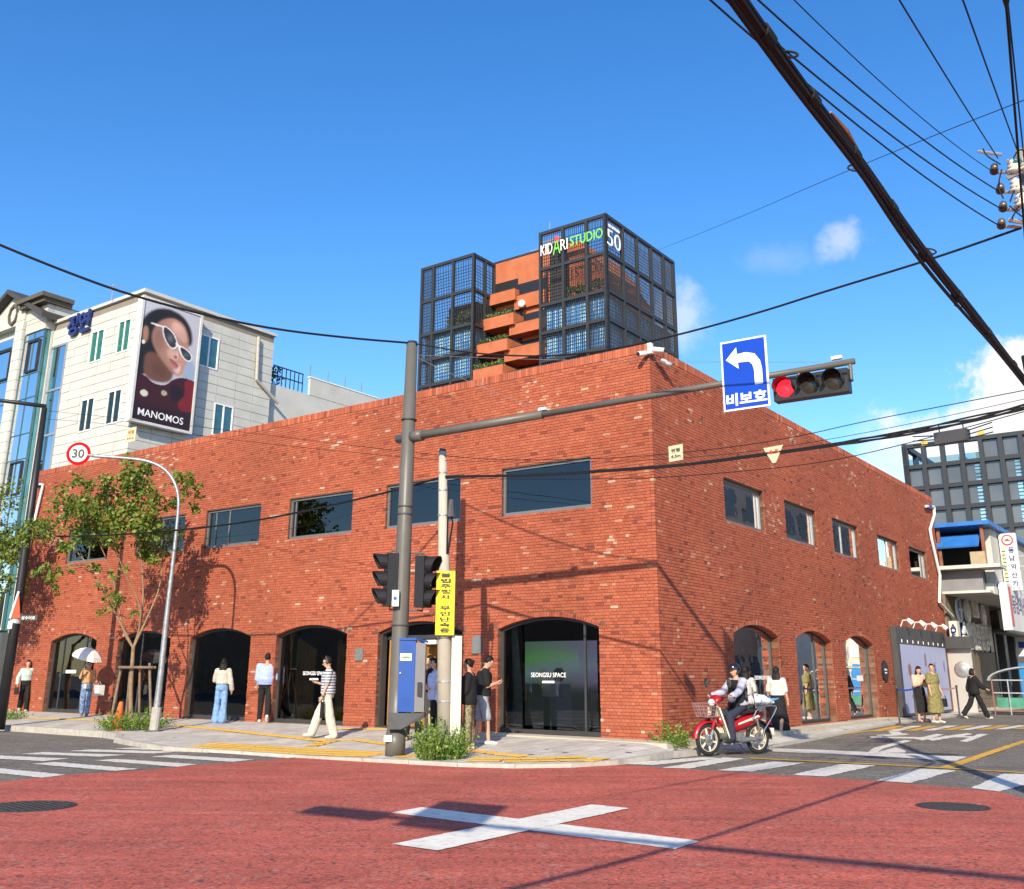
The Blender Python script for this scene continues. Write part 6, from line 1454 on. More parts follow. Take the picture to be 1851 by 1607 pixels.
# ---- second signal mast, behind the viewer's right: its sign and arm throw the shadows on the red paving
m2 = thing('rear_signal_mast', 'signal mast behind the viewpoint whose sign and arm shade the red paving', 'traffic light', (5.2, -5.0, .1))
mb = MB(); mb.tube([(0, 0, 0), (0, 0, 7.2)], [.16, .11], 12); part(m2, 'pole', mb, POLE_GREY, True)
kk = 5.95 / -SUN[2]; sh = lambda px, py: local(ground(px, py) - SUN * kk, (5.2, -5.0, .1))
e1 = sh(560, 1463); mb = MB(); mb.tube([(0, 0, 5.85), sh(1851, 1590), e1], [.08, .07, .055], 10); part(m2, 'arm', mb, POLE_GREY, True)
A_, B_2, C_2, D_2 = sh(800, 1451), sh(920, 1470), sh(850, 1499), sh(722, 1480)
cA = (A_ + B_2 + C_2 + D_2) / 4; dA = (e1 - sh(1851, 1590)); dA[2] = 0; dA /= np.linalg.norm(dA); mb = MB(); nA = np.array([dA[1], -dA[0], 0]); mb.obox(cA, dA * .48, nA * .02, (0, 0, .56)); part(m2, 'sign_plate', mb, STEEL)
cB = sh(625, 1470); mb = MB(); mb.obox(cB, dA * .55, nA * .08, (0, 0, .15)); part(m2, 'signal_head', mb, BLACK)
# ================================================================ trees and weeds
def leaf_mat(name, trans=.35):
    m = bpy.data.materials.new(name); m.use_nodes = True; n, l = m.node_tree.nodes, m.node_tree.links; b = n['Principled BSDF']; o = n['Material Output']
    a = n.new('ShaderNodeAttribute'); a.attribute_name = 'Col'; b.inputs['Roughness'].default_value = .5; b.inputs['Specular IOR Level'].default_value = .35
    t = n.new('ShaderNodeTexNoise'); t.inputs['Scale'].default_value = 18; mr = n.new('ShaderNodeMapRange'); mr.inputs['To Min'].default_value = .75; mr.inputs['To Max'].default_value = 1.25
    l.new(t.outputs['Fac'], mr.inputs['Value']); mu = n.new('ShaderNodeMix'); mu.data_type = 'RGBA'; mu.blend_type = 'MULTIPLY'; mu.inputs['Factor'].default_value = 1; l.new(a.outputs['Color'], mu.inputs[6]); l.new(mr.outputs[0], mu.inputs[7])
    l.new(mu.outputs[2], b.inputs['Base Color']); tr = n.new('ShaderNodeBsdfTranslucent'); l.new(mu.outputs[2], tr.inputs[0]); mx = n.new('ShaderNodeMixShader'); mx.inputs[0].default_value = trans
    l.new(b.outputs[0], mx.inputs[1]); l.new(tr.outputs[0], mx.inputs[2]); l.new(mx.outputs[0], o.inputs[0]); return m
M_LEAF = leaf_mat('tree_leaf'); M_BARK = pm('tree_bark', (.26, .17, .10), .9, .3, 12, bump=.6, damt=.4, dscale=6, dark=(.12, .085, .06))
LEAFC = [(.135, .200, .028), (.105, .175, .026), (.190, .240, .036), (.070, .125, .022), (.250, .260, .045), (.29, .24, .05)]
def leaves(mb, c, r, n, size, rg, droop=.3, flat=.8, cols=LEAFC, wts=(26, 24, 20, 14, 10, 6)):
    wts = np.array(wts, float) / sum(wts)
    for _ in range(n):
        d = rg.normal(size=3); d /= np.linalg.norm(d); p = np.array(c) + d * np.array([r, r, r * flat]) * rg.random() ** .45
        ax = rg.normal(size=3); ax[2] -= droop * 2; ax /= np.linalg.norm(ax); sd = np.cross(ax, rg.normal(size=3)); sd /= np.linalg.norm(sd); up = np.cross(sd, ax)
        L, w = size * rg.uniform(.7, 1.35), size * rg.uniform(.28, .45); col = np.array(cols[rg.choice(len(cols), p=wts)]) * rg.uniform(.9, 1.4)
        mb.add([p, p + ax * L * .45 + sd * w + up * L * .07, p + ax * L, p + ax * L * .45 - sd * w + up * L * .07], [(0, 1, 2), (0, 2, 3)], tuple(col))
def make_tree(name, label, basept, trunk_pts, trunk_r, forks, clusters, seed, dens, size):
    rg = np.random.default_rng(seed); t_ = thing(name, label, 'tree', basept)
    mb = MB(); tp_ = smooth_path(trunk_pts, 2); mb.tube(tp_, list(np.linspace(trunk_r, trunk_r * .7, len(tp_))), 10); top = tp_[-1]; tr = part(t_, 'trunk', mb, M_BARK, True)
    tips = []
    for f in forks:
        p_ = smooth_path([top - (0, 0, .05)] + f, 2); mb = MB(); mb.tube(p_, list(np.linspace(trunk_r * .55, trunk_r * .16, len(p_))), 7); part(tr, 'limb', mb, M_BARK, True); tips += p_[len(p_) // 3:]
    mb = MB(); mbt = MB()
    for (c, r) in clusters:
        c = np.array(c); near_ = min(tips, key=lambda q_: np.linalg.norm(q_ - c) + .6 * max(0, q_[2] - c[2])); mid = (near_ + c) / 2 + rg.normal(size=3) * .12 + (0, 0, .08)
        p_ = smooth_path([near_, mid, c], 1); mbt.tube(p_, list(np.linspace(.018, .006, len(p_))), 5)
        for _ in range(4):
            e_ = c + rg.normal(size=3) * r * .6; mbt.tube([c, (c + e_) / 2 + (0, 0, .05), e_], [.007, .005, .003], 4)
        ns = max(3, int(7 * (r / .35) ** 2))
        for _ in range(ns):
            cc_ = c + rg.normal(size=3) * np.array([r, r, r * .8]) * .55; leaves(mb, cc_, r * .42, int(dens * (r / .35)), size, rg)
    part(t_, 'twigs', mbt, M_BARK)['kind'] = 'stuff'
    part(t_, 'crown', mb, M_LEAF)['kind'] = 'stuff'; return t_
tb = gw(237, 1312); Dt = math.hypot(tb[0], tb[1])
TP = lambda px, py, dd=0.0: local(rng_pt(px, py, Dt + dd), tb)
tz = Z(0, 800, 2.9225); rgt = np.random.default_rng(21)
cl = []
for (a, b, r) in [(740, 140, 80), (460, 190, 65), (350, 300, 75), (480, 330, 85), (600, 260, 75), (720, 220, 80), (820, 300, 85), (960, 190, 65), (1010, 260, 55), (1030, 345, 45), (420, 420, 75), (540, 450, 100), (680, 420, 90), (800, 430, 95), (870, 495, 75), (760, 540, 85), (600, 540, 55), (230, 470, 75), (330, 515, 55), (300, 690, 62), (240, 660, 35), (490, 660, 36), (640, 680, 42), (560, 770, 36), (630, 830, 52), (700, 900, 30), (530, 890, 26), (870, 590, 52), (770, 640, 45), (930, 300, 45), (560, 350, 70), (660, 330, 70)]:
    c = TP(*tz(a, b), rgt.normal(0, .45)); cl.append((c, r / 2.9225 / FPX * Dt * 1.06))
fk = [[TP(*tz(650, 1000)), TP(*tz(625, 850), .2), TP(*tz(580, 650), .3), TP(*tz(500, 480), .3)], [TP(*tz(740, 980)), TP(*tz(745, 850), -.2), TP(*tz(660, 700), -.2), TP(*tz(590, 500), -.3)], [TP(*tz(750, 960)), TP(*tz(760, 700)), TP(*tz(725, 500)), TP(*tz(730, 250))], [TP(*tz(790, 900)), TP(*tz(850, 760), .3), TP(*tz(860, 560), .4), TP(*tz(930, 330), .3)], [TP(*tz(640, 960)), TP(*tz(500, 700), .3), TP(*tz(400, 560), .4), TP(*tz(260, 480), .5)]]
make_tree('street_tree', 'young street tree with sparse green crown staked beside the cone', tb, [(0, 0, -.05), TP(*tz(690, 1300)), TP(*tz(700, 1150)), TP(*tz(705, 1075))], .062, fk, cl, 5, 19, .12)
# tree whose lower branches reach in from beyond the left edge
tb2 = np.array(W(-3.2, 27.3)); tb2[2] = walk_z(tb2[0], tb2[1]); D2 = math.hypot(tb2[0], tb2[1])
T2P = lambda px, py, dd=0.0: local(rng_pt(px, py, D2 - 3.2 + dd), tb2)
cl2 = [(T2P(a, b, rgt.normal(0, .4)), r / FPX * (D2 - 3)) for (a, b, r) in [(18, 1000, 30), (-30, 985, 40), (35, 975, 22), (60, 955, 24), (85, 950, 18), (15, 1050, 18), (45, 1052, 14), (-60, 1040, 40), (-20, 1075, 18), (-90, 960, 50), (-60, 900, 45), (5, 960, 18)]]
make_tree('street_tree', 'leafy branches of a tree standing just beyond the left edge', tb2, [(0, 0, -.05), (.1, .1, 1.4), (.2, 0, 2.4)], .10, [[T2P(-60, 1080), T2P(-40, 1020), T2P(20, 990)], [T2P(-90, 1050), T2P(-80, 980), T2P(-60, 900)]], cl2, 8, 16, .115)
# stakes round the young tree
stk = thing('tree_stakes', 'weathered timber stake frame holding the young tree', 'tree stakes', tb); M_STK = pm('stake_wood', (.20, .145, .10), .9, .3, 8, bump=.4)
zc_ = TP(710, 1206)[2]; q0 = TP(*tz(635, 1188)); q1 = TP(*tz(815, 1188))
for a, b in (((580, 1490), (640, 1190)), ((735, 1480), (740, 1180)), ((800, 1470), (790, 1165)), ((660, 1510), (690, 1190))):
    p0, p1 = TP(*tz(a[0], a[1]), -.25 if a[0] in (580, 800) else .3), TP(*tz(b[0], b[1])); p0[2] = 0; mb = MB(); mb.tube([p0, p1], .035, 8); part(stk, 'stake', mb, M_STK)
for dd in (-.14, .14): mb = MB(); mb.tube([q0 + (0, dd, 0), q1 + (0, dd, .0)], .035, 8); part(stk, 'crossbar', mb, M_STK)
def weeds(name, label, P, w, h, n, seed, cols, blade=False, stuff=False):
    rg = np.random.default_rng(seed); t_ = thing(name, label, 'plant', P); mbs, mbl = MB(), MB()
    for _ in range(n):
        a = rg.uniform(0, 2 * math.pi); r = w * math.sqrt(rg.random()) * .55; b0 = np.array([math.cos(a) * r, math.sin(a) * r, -.02]); hh = h * rg.choice([.5, .7, .85, 1.0, 1.25]) * rg.uniform(.8, 1.1) * (1 - .35 * (r / (w * .55)) ** 2); tip = b0 + np.array([math.cos(a) * w * .35 * rg.random() + rg.normal(0, .05), math.sin(a) * w * .35 * rg.random() + rg.normal(0, .05), hh])
        mid = (b0 + tip) / 2 + rg.normal(0, .03, 3); mbs.tube([b0, mid, tip], [.004, .003, .0015], 3, cols[0])
        for k in range(int(4 + hh * 22)):
            f = rg.uniform(.15, 1); p = b0 * (1 - f) ** 2 + 2 * mid * f * (1 - f) + tip * f * f; leaves(mbl, p, .035, 1, rg.uniform(.03, .065), rg, -.2, 1, cols, [1] * len(cols))
    part(t_, 'stems', mbs, M_LEAF)['kind'] = 'stuff'; part(t_, 'foliage', mbl, M_LEAF)['kind'] = 'stuff'; return t_
GC = [(.13, .22, .035), (.19, .28, .05), (.09, .17, .03), (.25, .30, .08), (.15, .25, .035)]
wb = gw(797, 1371); weeds('weed_clump', 'big tuft of wild weeds growing round the concrete pole', wb, .72, .55, 260, 1, GC)
wc = W(-.18, -.28, .2); wc = gw(1213, 1360); weeds('weed_clump', 'small weed tuft at the foot of the brick corner', wc, .52, .42, 90, 2, GC)
we = gw(238, 1318); weeds('weed_patch', 'low green weeds filling the pit of the young tree', we, 1.25, .42, 260, 3, GC)
wf = gw(2, 1300); weeds('weed_patch', 'low green weeds at the far left kerb', wf, 1.0, .32, 120, 4, GC)
# ================================================================ people
def remesh(mb, vox, smooth_it=3, wr=0.0, seed=0):
    me = mb.mesh('tmp'); ob = bpy.data.objects.new('tmp', me); COL.objects.link(ob)
    md = ob.modifiers.new('r', 'REMESH'); md.mode = 'VOXEL'; md.voxel_size = vox; md.use_smooth_shade = True
    sm = ob.modifiers.new('s', 'SMOOTH'); sm.factor = .5; sm.iterations = smooth_it
    dg = bpy.context.evaluated_depsgraph_get(); m2 = bpy.data.meshes.new_from_object(ob.evaluated_get(dg)); bpy.data.objects.remove(ob); bpy.data.meshes.remove(me)
    if wr:
        n_ = len(m2.vertices); co = np.empty(n_ * 3); m2.vertices.foreach_get('co', co); co = co.reshape(-1, 3); no = np.empty(n_ * 3); m2.vertices.foreach_get('normal', no); no = no.reshape(-1, 3)
        for i in range(n_): p = co[i]; k = mnoise.noise(Vector((p[0] * 13 + seed, p[1] * 13, p[2] * 8))) + .5 * mnoise.noise(Vector((p[0] * 27, p[1] * 27 + seed, p[2] * 20))); co[i] = p + no[i] * wr * k
        m2.vertices.foreach_set('co', co.ravel())
    m2.polygons.foreach_set('use_smooth', [True] * len(m2.polygons)); m2.update(); return m2
def rcone(mb, a, b, ra, rb, n=12):
    """tapered limb with rounded ends"""
    a, b = np.array(a, float), np.array(b, float); d = b - a; L = np.linalg.norm(d) + 1e-9; d /= L
    pts = [a - d * ra * .95, a - d * ra * .6, a - d * ra * .2] + [a + (b - a) * f for f in (.12, .35, .6, .85)] + [b + d * rb * .2, b + d * rb * .6, b + d * rb * .95]
    rr = [ra * .3, ra * .8, ra * .98] + [ra + (rb - ra) * f for f in (.12, .35, .6, .85)] + [rb * .98, rb * .8, rb * .3]
    mb.tube(pts, rr, n)
def rotx(v, a): c, s = math.cos(a), math.sin(a); return np.array([v[0], v[1] * c - v[2] * s, v[1] * s + v[2] * c])
def roty(v, a): c, s = math.cos(a), math.sin(a); return np.array([v[0] * c + v[2] * s, v[1], -v[0] * s + v[2] * c])
def rotz(v, a): c, s = math.cos(a), math.sin(a); return np.array([v[0] * c - v[1] * s, v[0] * s + v[1] * c, v[2]])
SKIN = pm('skin', (.52, .30, .205), .55, .06, 20, spec=.3)
HAIR = pm('hair_black', (.010, .008, .008), .6, .4, 40, spec=.22)
def cloth(name, col, var=.12): return pm('cloth_' + name, col, .85, var, 14, bump=.15, bscale=160, spec=.2)
def hand(mb, w, d, palm_n, curl=.5):
    """palm and five bent fingers rooted at wrist w, pointing along d"""
    d = np.array(d, float); d /= np.linalg.norm(d); n_ = np.array(palm_n, float); n_ -= d * (n_ @ d); n_ /= np.linalg.norm(n_); s = np.cross(d, n_)
    mb.loft([(w, s * .022, n_ * .015), (w + d * .03, s * .032, n_ * .015), (w + d * .075, s * .038, n_ * .013), (w + d * .088, s * .034, n_ * .010)], 8)
    for k, L in enumerate((.062, .072, .067, .052)):
        b0 = w + d * .078 + s * (-.027 + .018 * k); d1 = d * math.cos(curl * .6) + n_ * math.sin(curl * .6); d2 = d * math.cos(curl * 1.7) + n_ * math.sin(curl * 1.7)
        p1 = b0 + d1 * L * .5; p2 = p1 + d2 * L * .55; mb.tube([b0 - d * .012, p1, p2], [.0085, .0082, .0062], 6)
    t0 = w + d * .025 - s * .026; t1 = t0 + (d * .6 - s * .6 + n_ * .4) * .036; t2 = t1 + (d * .85 + n_ * .5) * .032; mb.tube([t0 + s * .01, t1, t2], [.0105, .0095, .007], 6)
def person(label, P, face, h, spec, group='people on the pavement'):
    """face: direction of the body (radians from +X). local frame: +Y forward, +X to the person's right, Z up; built at 1.72 m and scaled"""
    S = spec; k = h / 1.72; seed = len(label)
    female = S.get('f', False); sw = .158 if female else .185; lean = S.get('lean', 0.0)
    pel = np.array([0, 0, .93]); fwd = np.array([0, 1.0, 0])
    # legs: (thigh swing, knee bend, out)
    J = {}
    for sd, nm in ((-1, 'l'), (1, 'r')):
        th, kn, out = S.get('leg' + nm, (0.0, .05, .02)); hip = pel + np.array([sd * .085, 0, -.03])
        v1 = roty(rotx(np.array([0, 0, -.425]), th), -sd * out); knee = hip + v1; v2 = roty(rotx(np.array([0, 0, -.42]), th - kn), -sd * out * .5); ank = knee + v2
        J['hip' + nm], J['kn' + nm], J['an' + nm] = hip, knee, ank; J['ft' + nm] = S.get('foot' + nm, 0.0)
    low = min(J['anl'][2], J['anr'][2]) - .075
    if S.get('sit') is None:
        for q in list(J):
            if isinstance(J[q], np.ndarray): J[q] = J[q] - np.array([0, 0, low])
        pel = pel - np.array([0, 0, low])
    up = rotx(np.array([0, 0, 1.0]), -lean); tf = lambda x, y, z: pel + np.array([x, 0, 0]) + up * z + np.cross(up, (1, 0, 0)) * -y * -1 if False else pel + np.array([x, 0, 0]) + up * z + np.array([0, up[2], -up[1]]) * y
    chest, neckb = tf(0, .0, .36), tf(0, -.01, .52)
    ht = S.get('head', (0.0, 0.0, 0.0)); hu = rotx(up, -ht[0]); hc = neckb + hu * .155 + np.array([0, .02, 0]); hyaw = ht[1]
    hf = rotz(np.array([0, math.cos(ht[0]), -math.sin(ht[0])]), hyaw); hs_ = np.cross(hf, hu); hs_ /= np.linalg.norm(hs_)
    Rh = np.stack([hs_, np.cross(hu, hs_), hu], 1)
    for sd, nm in ((-1, 'l'), (1, 'r')):
        sp_, out, el, tw = S.get('arm' + nm, (.0, .12, .15, 0.0)); sh = tf(sd * sw, -.01, .455); v1 = rotx(np.array([0, 0, -.285]), sp_); v1 = roty(v1, -sd * out); elb = sh + v1
        v2 = rotx(np.array([0, 0, -.25]), sp_ + el); v2 = rotz(roty(v2, -sd * out * .6), sd * tw); wr = elb + v2; J['sh' + nm], J['el' + nm], J['wr' + nm], J['fd' + nm] = sh, elb, wr, v2 / np.linalg.norm(v2)
    fat = S.get('fat', 1.0)
    def torso(mb, grow, z0, z1, wmul=1.0):
        prof = [(-.08, .155, .10), (0, .165, .115), (.10, .145, .105), (.20, .135, .10), (.30, .150, .112), (.40, .162, .112), (.47, .135, .09), (.515, .07, .065)] if female else [(-.08, .15, .11), (0, .16, .12), (.10, .155, .118), (.20, .158, .115), (.30, .172, .122), (.40, .182, .118), (.47, .15, .092), (.52, .075, .07)]
        rg_ = []
        for (z, rx, ry) in prof:
            if z < z0 - .001 or z > z1 + .001: continue
            c = tf(0, -.005 + (.012 if female and .25 < z < .38 else 0), z); rg_.append((c, np.array([(rx * fat * wmul + grow), 0, 0]), np.array([0, up[2], -up[1]]) * (ry * fat + grow)))
        mb.loft(rg_, 18)
    body = MB(); torso(body, 0, -.1, .6); rcone(body, neckb - up * .03, hc - hu * .05, .055, .05)
    body.ell(hc, (.073, .092, .115), 16, 12, None, Rh); body.ell(hc - hu * .055 + hf * .02, (.056, .066, .062), 12, 8, None, Rh); rcone(body, hc - hu * .01 + hf * .088, hc - hu * .03 + hf * .104, .012, .015, 8)
    for sd in (-1, 1): body.ell(hc + hs_ * sd * .074 - hu * .008, (.012, .022, .032), 8, 6, None, Rh)
    for nm in 'lr':
        rcone(body, J['sh' + nm], J['el' + nm], .047 * fat, .037); rcone(body, J['el' + nm], J['wr' + nm], .037, .026); rcone(body, J['hip' + nm], J['kn' + nm], .082 * fat, .052); rcone(body, J['kn' + nm], J['an' + nm], .054, .036)
        an = J['an' + nm]; ft = J['ft' + nm]; fdir = rotx(fwd, -ft); rcone(body, an + fdir * -.03 - np.array([0, 0, .03]), an + fdir * .15 - np.array([0, 0, .04]), .036, .03)
    me = remesh(body, .0125, 2); me.materials.append(SKIN)
    # fingers stay separate chains rooted in the palm
    hb = MB()
    for sd, nm in ((-1, 'l'), (1, 'r')):
        pn = np.array([-sd * 1.0, .15, 0]) if abs(J['fd' + nm][1]) < .7 else np.array([-sd * .5, 0, .6]); hand(hb, J['wr' + nm] - J['fd' + nm] * .01, J['fd' + nm], pn, S.get('curl', .6))
    hm = hb.mesh('h', True)
    import bmesh as _bm
    bm = _bm.new(); bm.from_mesh(me); bm.from_mesh(hm); bm.to_mesh(me); bm.free(); bpy.data.meshes.remove(hm); me.polygons.foreach_set('use_smooth', [True] * len(me.polygons))
    o = bpy.data.objects.new('person', me); COL.objects.link(o); o.location = tuple(P); o.rotation_euler = (0, 0, face - math.pi / 2); o.scale = (k, k, k); tag(o, label, 'person', group)
    # face
    fm = MB()
    for sd in (-1, 1): fm.ell(hc + hf * .083 + hs_ * sd * .031 + hu * .006, (.012, .006, .007), 6, 4, None, Rh); fm.ell(hc + hf * .084 + hs_ * sd * .031 + hu * .028, (.018, .005, .004), 6, 4, None, Rh)
    part(o, 'eyes', fm, HAIR); fm = MB(); fm.ell(hc + hf * .083 - hu * .062, (.020, .007, .006), 8, 4, None, Rh); part(o, 'mouth', fm, pm('lips', (.35, .11, .10), .5))
    if S.get('glasses'):
        fm = MB()
        for sd in (-1, 1): fm.ell(hc + hf * .094 + hs_ * sd * .032 + hu * .004, (.024, .006, .018), 10, 6, None, Rh); fm.tube([hc + hf * .09 + hs_ * sd * .055 + hu * .006, hc + hs_ * sd * .078 + hu * .004], .004, 4)
        part(o, 'glasses', fm, BLACK)
    # hair
    hm_ = S.get('hair', 'short'); hb = MB()
    if hm_ != 'none':
        hb.ell(hc + hu * .026 - hf * .016, (.084, .098, .108), 16, 10, None, Rh); hmesh = None
        if hm_ == 'long':
            hl = S.get('hairlen', .42)
            rings = []
            for f in np.linspace(0, 1, 7): c = hc - hf * (.045 + .05 * f) + hu * .03 - np.array([0, 0, hl * f]) * 1.0; rings.append((c, hs_ * (.085 + .035 * math.sin(f * 2.2)), hf * (.05 - .022 * f)))
            hb.loft(rings, 12)
        if hm_ == 'bun': hb.ell(hc - hf * .10 + hu * .05, (.045, .045, .045), 10, 8)
        if hm_ == 'bob':
            rings = [(hc - hf * .02 + hu * .04, hs_ * .088, hf * .098), (hc - hf * .03 - hu * .04, hs_ * .102, hf * .092), (hc - hf * .035 - hu * .11, hs_ * .10, hf * .08)]; hb.loft(rings, 14)
        mh = remesh(hb, .014, 2, .004, seed)
        # cut the hair away from the face
        bm = _bm.new(); bm.from_mesh(mh); kill = []
        for v in bm.verts:
            r_ = np.array(v.co) - hc; y = r_ @ hf; z = r_ @ hu
            if y > .028 and z < .052 and abs(r_ @ hs_) < .088: kill.append(v)
        _bm.ops.delete(bm, geom=kill, context='VERTS'); bm.to_mesh(mh); bm.free(); mh.polygons.foreach_set('use_smooth', [True] * len(mh.polygons)); ho = link('hair', mh, o, S.get('haircol', HAIR))
    def garment(nm_, mb_, m_, wr=.007, it=3):
        me_ = remesh(mb_, .0145, it, wr, seed); g_ = link(nm_, me_, o, m_); return g_
    # top
    if 'top' in S:
        m_, sl, hem, grow = S['top']; mb_ = MB(); torso(mb_, .02 + grow, hem, .49, 1.02)
        for nm in 'lr':
            if sl > 0:
                f = min(sl, 1.0); a, b = J['sh' + nm], J['el' + nm]; rcone(mb_, a, a + (b - a) * f, .060 + grow, .052 + grow)
                if sl > 1: w_ = J['wr' + nm]; rcone(mb_, b, b + (w_ - b) * (sl - 1), .048 + grow, .044 + grow * 1.3)
            rcone(mb_, tf(0, 0, .44), J['sh' + nm], .075, .062 + grow)
        garment(S.get('topname', 'shirt'), mb_, m_)
    if 'bottom' in S:
        m_, ln, r0, r1 = S['bottom']; mb_ = MB(); torso(mb_, .012, -.09, .11, 1.0)
        for nm in 'lr':
            hp, kn, an = J['hip' + nm], J['kn' + nm], J['an' + nm]; f1 = min(1, ln * 2); rcone(mb_, hp, hp + (kn - hp) * f1, .088 * fat, (.088 + (r0 - .088) * f1)); rcone(mb_, tf(0, 0, -.02), hp, .10, .09)
            if ln > .5:
                f2 = (ln - .5) * 2; n_ = 5
                for q in range(n_): a_, b_ = kn + (an - kn) * f2 * q / n_, kn + (an - kn) * f2 * (q + 1) / n_; rcone(mb_, a_, b_, r0 + (r1 - r0) * q / n_, r0 + (r1 - r0) * (q + 1) / n_, 10)
        garment(S.get('bottomname', 'trousers'), mb_, m_, .008)
    if 'skirt' in S:
        m_, zlow, w0, w1 = S['skirt']; rings = []; mb_ = MB()
        cl_, cr_ = J['kn' + 'l'], J['kn' + 'r']; cen = (cl_ + cr_) / 2
        for f in np.linspace(0, 1, 9):
            z = (pel[2] + .13) * (1 - f) + zlow * f; c = np.array([0, pel[1] * (1 - f) + cen[1] * f * .7, z]); r_ = w0 + (w1 - w0) * f ** .8; rings.append((c, np.array([r_ + .01, 0, 0]), np.array([0, r_ * .82, 0])))
        mb_.loft(rings, 20); garment('skirt', mb_, m_, .012)
    m_ = S.get('shoes', WHITE); mb_ = MB()
    for nm in 'lr':
        an = J['an' + nm]; ft = J['ft' + nm]; fd_ = rotx(fwd, -ft); dn = rotx(np.array([0, 0, -1.0]), -ft); rcone(mb_, an - fd_ * .045 + dn * .035, an + fd_ * .10 + dn * .04, .043, .045); rcone(mb_, an + fd_ * .08 + dn * .042, an + fd_ * .165 + dn * .045, .043, .034)
    garment('shoes', mb_, m_, 0, 2)
    J['hc'], J['hf'], J['hu'], J['hs'], J['tf'], J['obj'], J['k'] = hc, hf, hu, hs_, tf, o, k
    Rz = lambda v: np.array(P) + k * rotz(np.array(v, float), face - math.pi / 2)
    J['world'] = Rz; return J
C_BLK, C_WHT = cloth('black', (.016, .016, .018)), cloth('white', (.50, .49, .46))
def az_of(dx, dy): return math.atan2(dy, dx)
LEFT, RIGHT_, AWAY, TOCAM = math.pi, 0.0, math.pi / 2, -math.pi / 2
def phone(J, nm, label, col=BLACK):
    w = J['world'](J['wr' + nm] + J['fd' + nm] * .095); t_ = thing('phone', label, 'phone', w, J['obj'].rotation_euler[2]); mb = MB(); mb.obox((0, 0, .02), (.036, 0, 0), (0, .03, .055), (0, -.004, .002)); part(t_, 'body', mb, col)
def bag_at(Pw, label, w, d, hh, m_, strap=None, name='handbag'):
    t_ = thing(name, label, 'bag', Pw); mb = MB(); mb.loft([((0, 0, 0), (w * .46, 0, 0), (0, d * .46, 0)), ((0, 0, .02), (w * .5, 0, 0), (0, d * .5, 0)), ((0, 0, hh * .9), (w * .47, 0, 0), (0, d * .4, 0)), ((0, 0, hh), (w * .42, 0, 0), (0, d * .3, 0))], 14); part(t_, 'body', mb, m_, True)
    if strap: mb = MB(); mb.tube(smooth_path([(-w * .38, 0, hh * .95), (-w * .25, 0, hh + strap * .8), (0, 0, hh + strap), (w * .25, 0, hh + strap * .8), (w * .38, 0, hh * .95)], 2), .010, 6); part(t_, 'strap', mb, m_)
    return t_
# far-left walker
J = person('person in a pale green blouse and black trousers walking at the far left', gw(40, 1286), R(-62), 1.64, dict(f=True, hair='bun', top=(cloth('mint', (.40, .52, .48)), 1.95, .06, .018), bottom=(C_BLK, .97, .085, .075), arml=(-.1, .35, .25, 0), armr=(.15, .42, .5, .3), legl=(.28, .25, .02), legr=(-.25, .3, .02), footr=.4, shoes=C_WHT))
bag_at(J['world'](J['wrr'] + np.array([0, 0, -.36])), 'small dark bag carried by the person in the mint blouse', .16, .07, .22, cloth('bagdark', (.03, .02, .02)), .09)
# parasol walker
J = person('person in an orange-brown top and patterned blue trousers under a parasol', gw(151, 1295), R(-75), 1.60, dict(f=True, hair='short', top=(cloth('tan', (.50, .26, .12)), .8, .02, .012), bottom=(pm('cloth_patterned_blue', (.16, .24, .40), .85, .9, 16), .95, .085, .08), armr=(.75, .25, 1.9, .2), arml=(.2, .15, 1.2, -.4), legl=(.22, .2, .02), legr=(-.15, .2, .02), shoes=cloth('sandal', (.30, .20, .13))))
pw = J['world'](J['wrr'] + J['fdr'] * .06); par = thing('parasol', 'open cream-white parasol held over the far-left walker', 'umbrella', pw); dax = np.array([.30, -.15, 1.0]); dax /= np.linalg.norm(dax)
mb = MB(); mb.tube([(0, 0, -.12), dax * .72], .008, 6); part(par, 'shaft', mb, STEEL); mb = MB(); mb.tube([(0, 0, -.14), (0, 0, .05)], .016, 8); part(par, 'handle', mb, BLACK)
cpv = MB(); cpv.lathe([(.47, .36), (.40, .47), (.28, .57), (.14, .635), (.02, .66), (.002, .70)], 8, (0, 0, 0), dax, cap=False); part(par, 'canopy', cpv, pm('parasol_cloth', (.80, .77, .68), .8, .05, 3)); 
for q in range(8):
    a = 2 * math.pi * q / 8; ax_ = np.cross(dax, (0, 0, 1)); ax_ /= np.linalg.norm(ax_); bx_ = np.cross(dax, ax_); rd = math.cos(a) * ax_ + math.sin(a) * bx_; mb = MB(); mb.tube([dax * .64, rd * .26 + dax * .56, rd * .465 + dax * .355], .004, 4); part(par, 'rib', mb, STEEL)
t_ = thing('paper_bag', 'white paper shopping bag carried by the parasol walker', 'bag', J['world'](J['wrl'] + np.array([-.12, .1, -.42])), R(20)); mb = MB(); mb.loft([((0, 0, 0), (.15, 0, 0), (0, .06, 0)), ((0, 0, .30), (.155, 0, 0), (0, .05, 0))], 4); part(t_, 'body', mb, C_WHT); mb = MB(); mb.tube(smooth_path([(-.05, 0, .29), (0, 0, .44), (.05, 0, .29)], 2), .005, 5); part(t_, 'handle', mb, C_WHT)
t_ = bag_at(J['world'](np.array([-.02, .20, .86])), 'small white shoulder bag on the parasol walker', .2, .09, .13, C_WHT, None)
# woman in jeans, seen from behind
J = person('person with long black hair, cream blouse and flared blue jeans seen from behind', gw(396, 1307), R(96), 1.63, dict(f=True, hair='long', hairlen=.40, top=(cloth('cream', (.48, .43, .37)), 1.9, .07, .02), bottom=(cloth('denim', (.17, .29, .50), .3), 1.0, .085, .125), armr=(-.1, .28, .25, 0), arml=(.35, .30, 1.9, .2), legl=(.05, .08, .03), legr=(-.12, .12, .03), shoes=C_WHT))
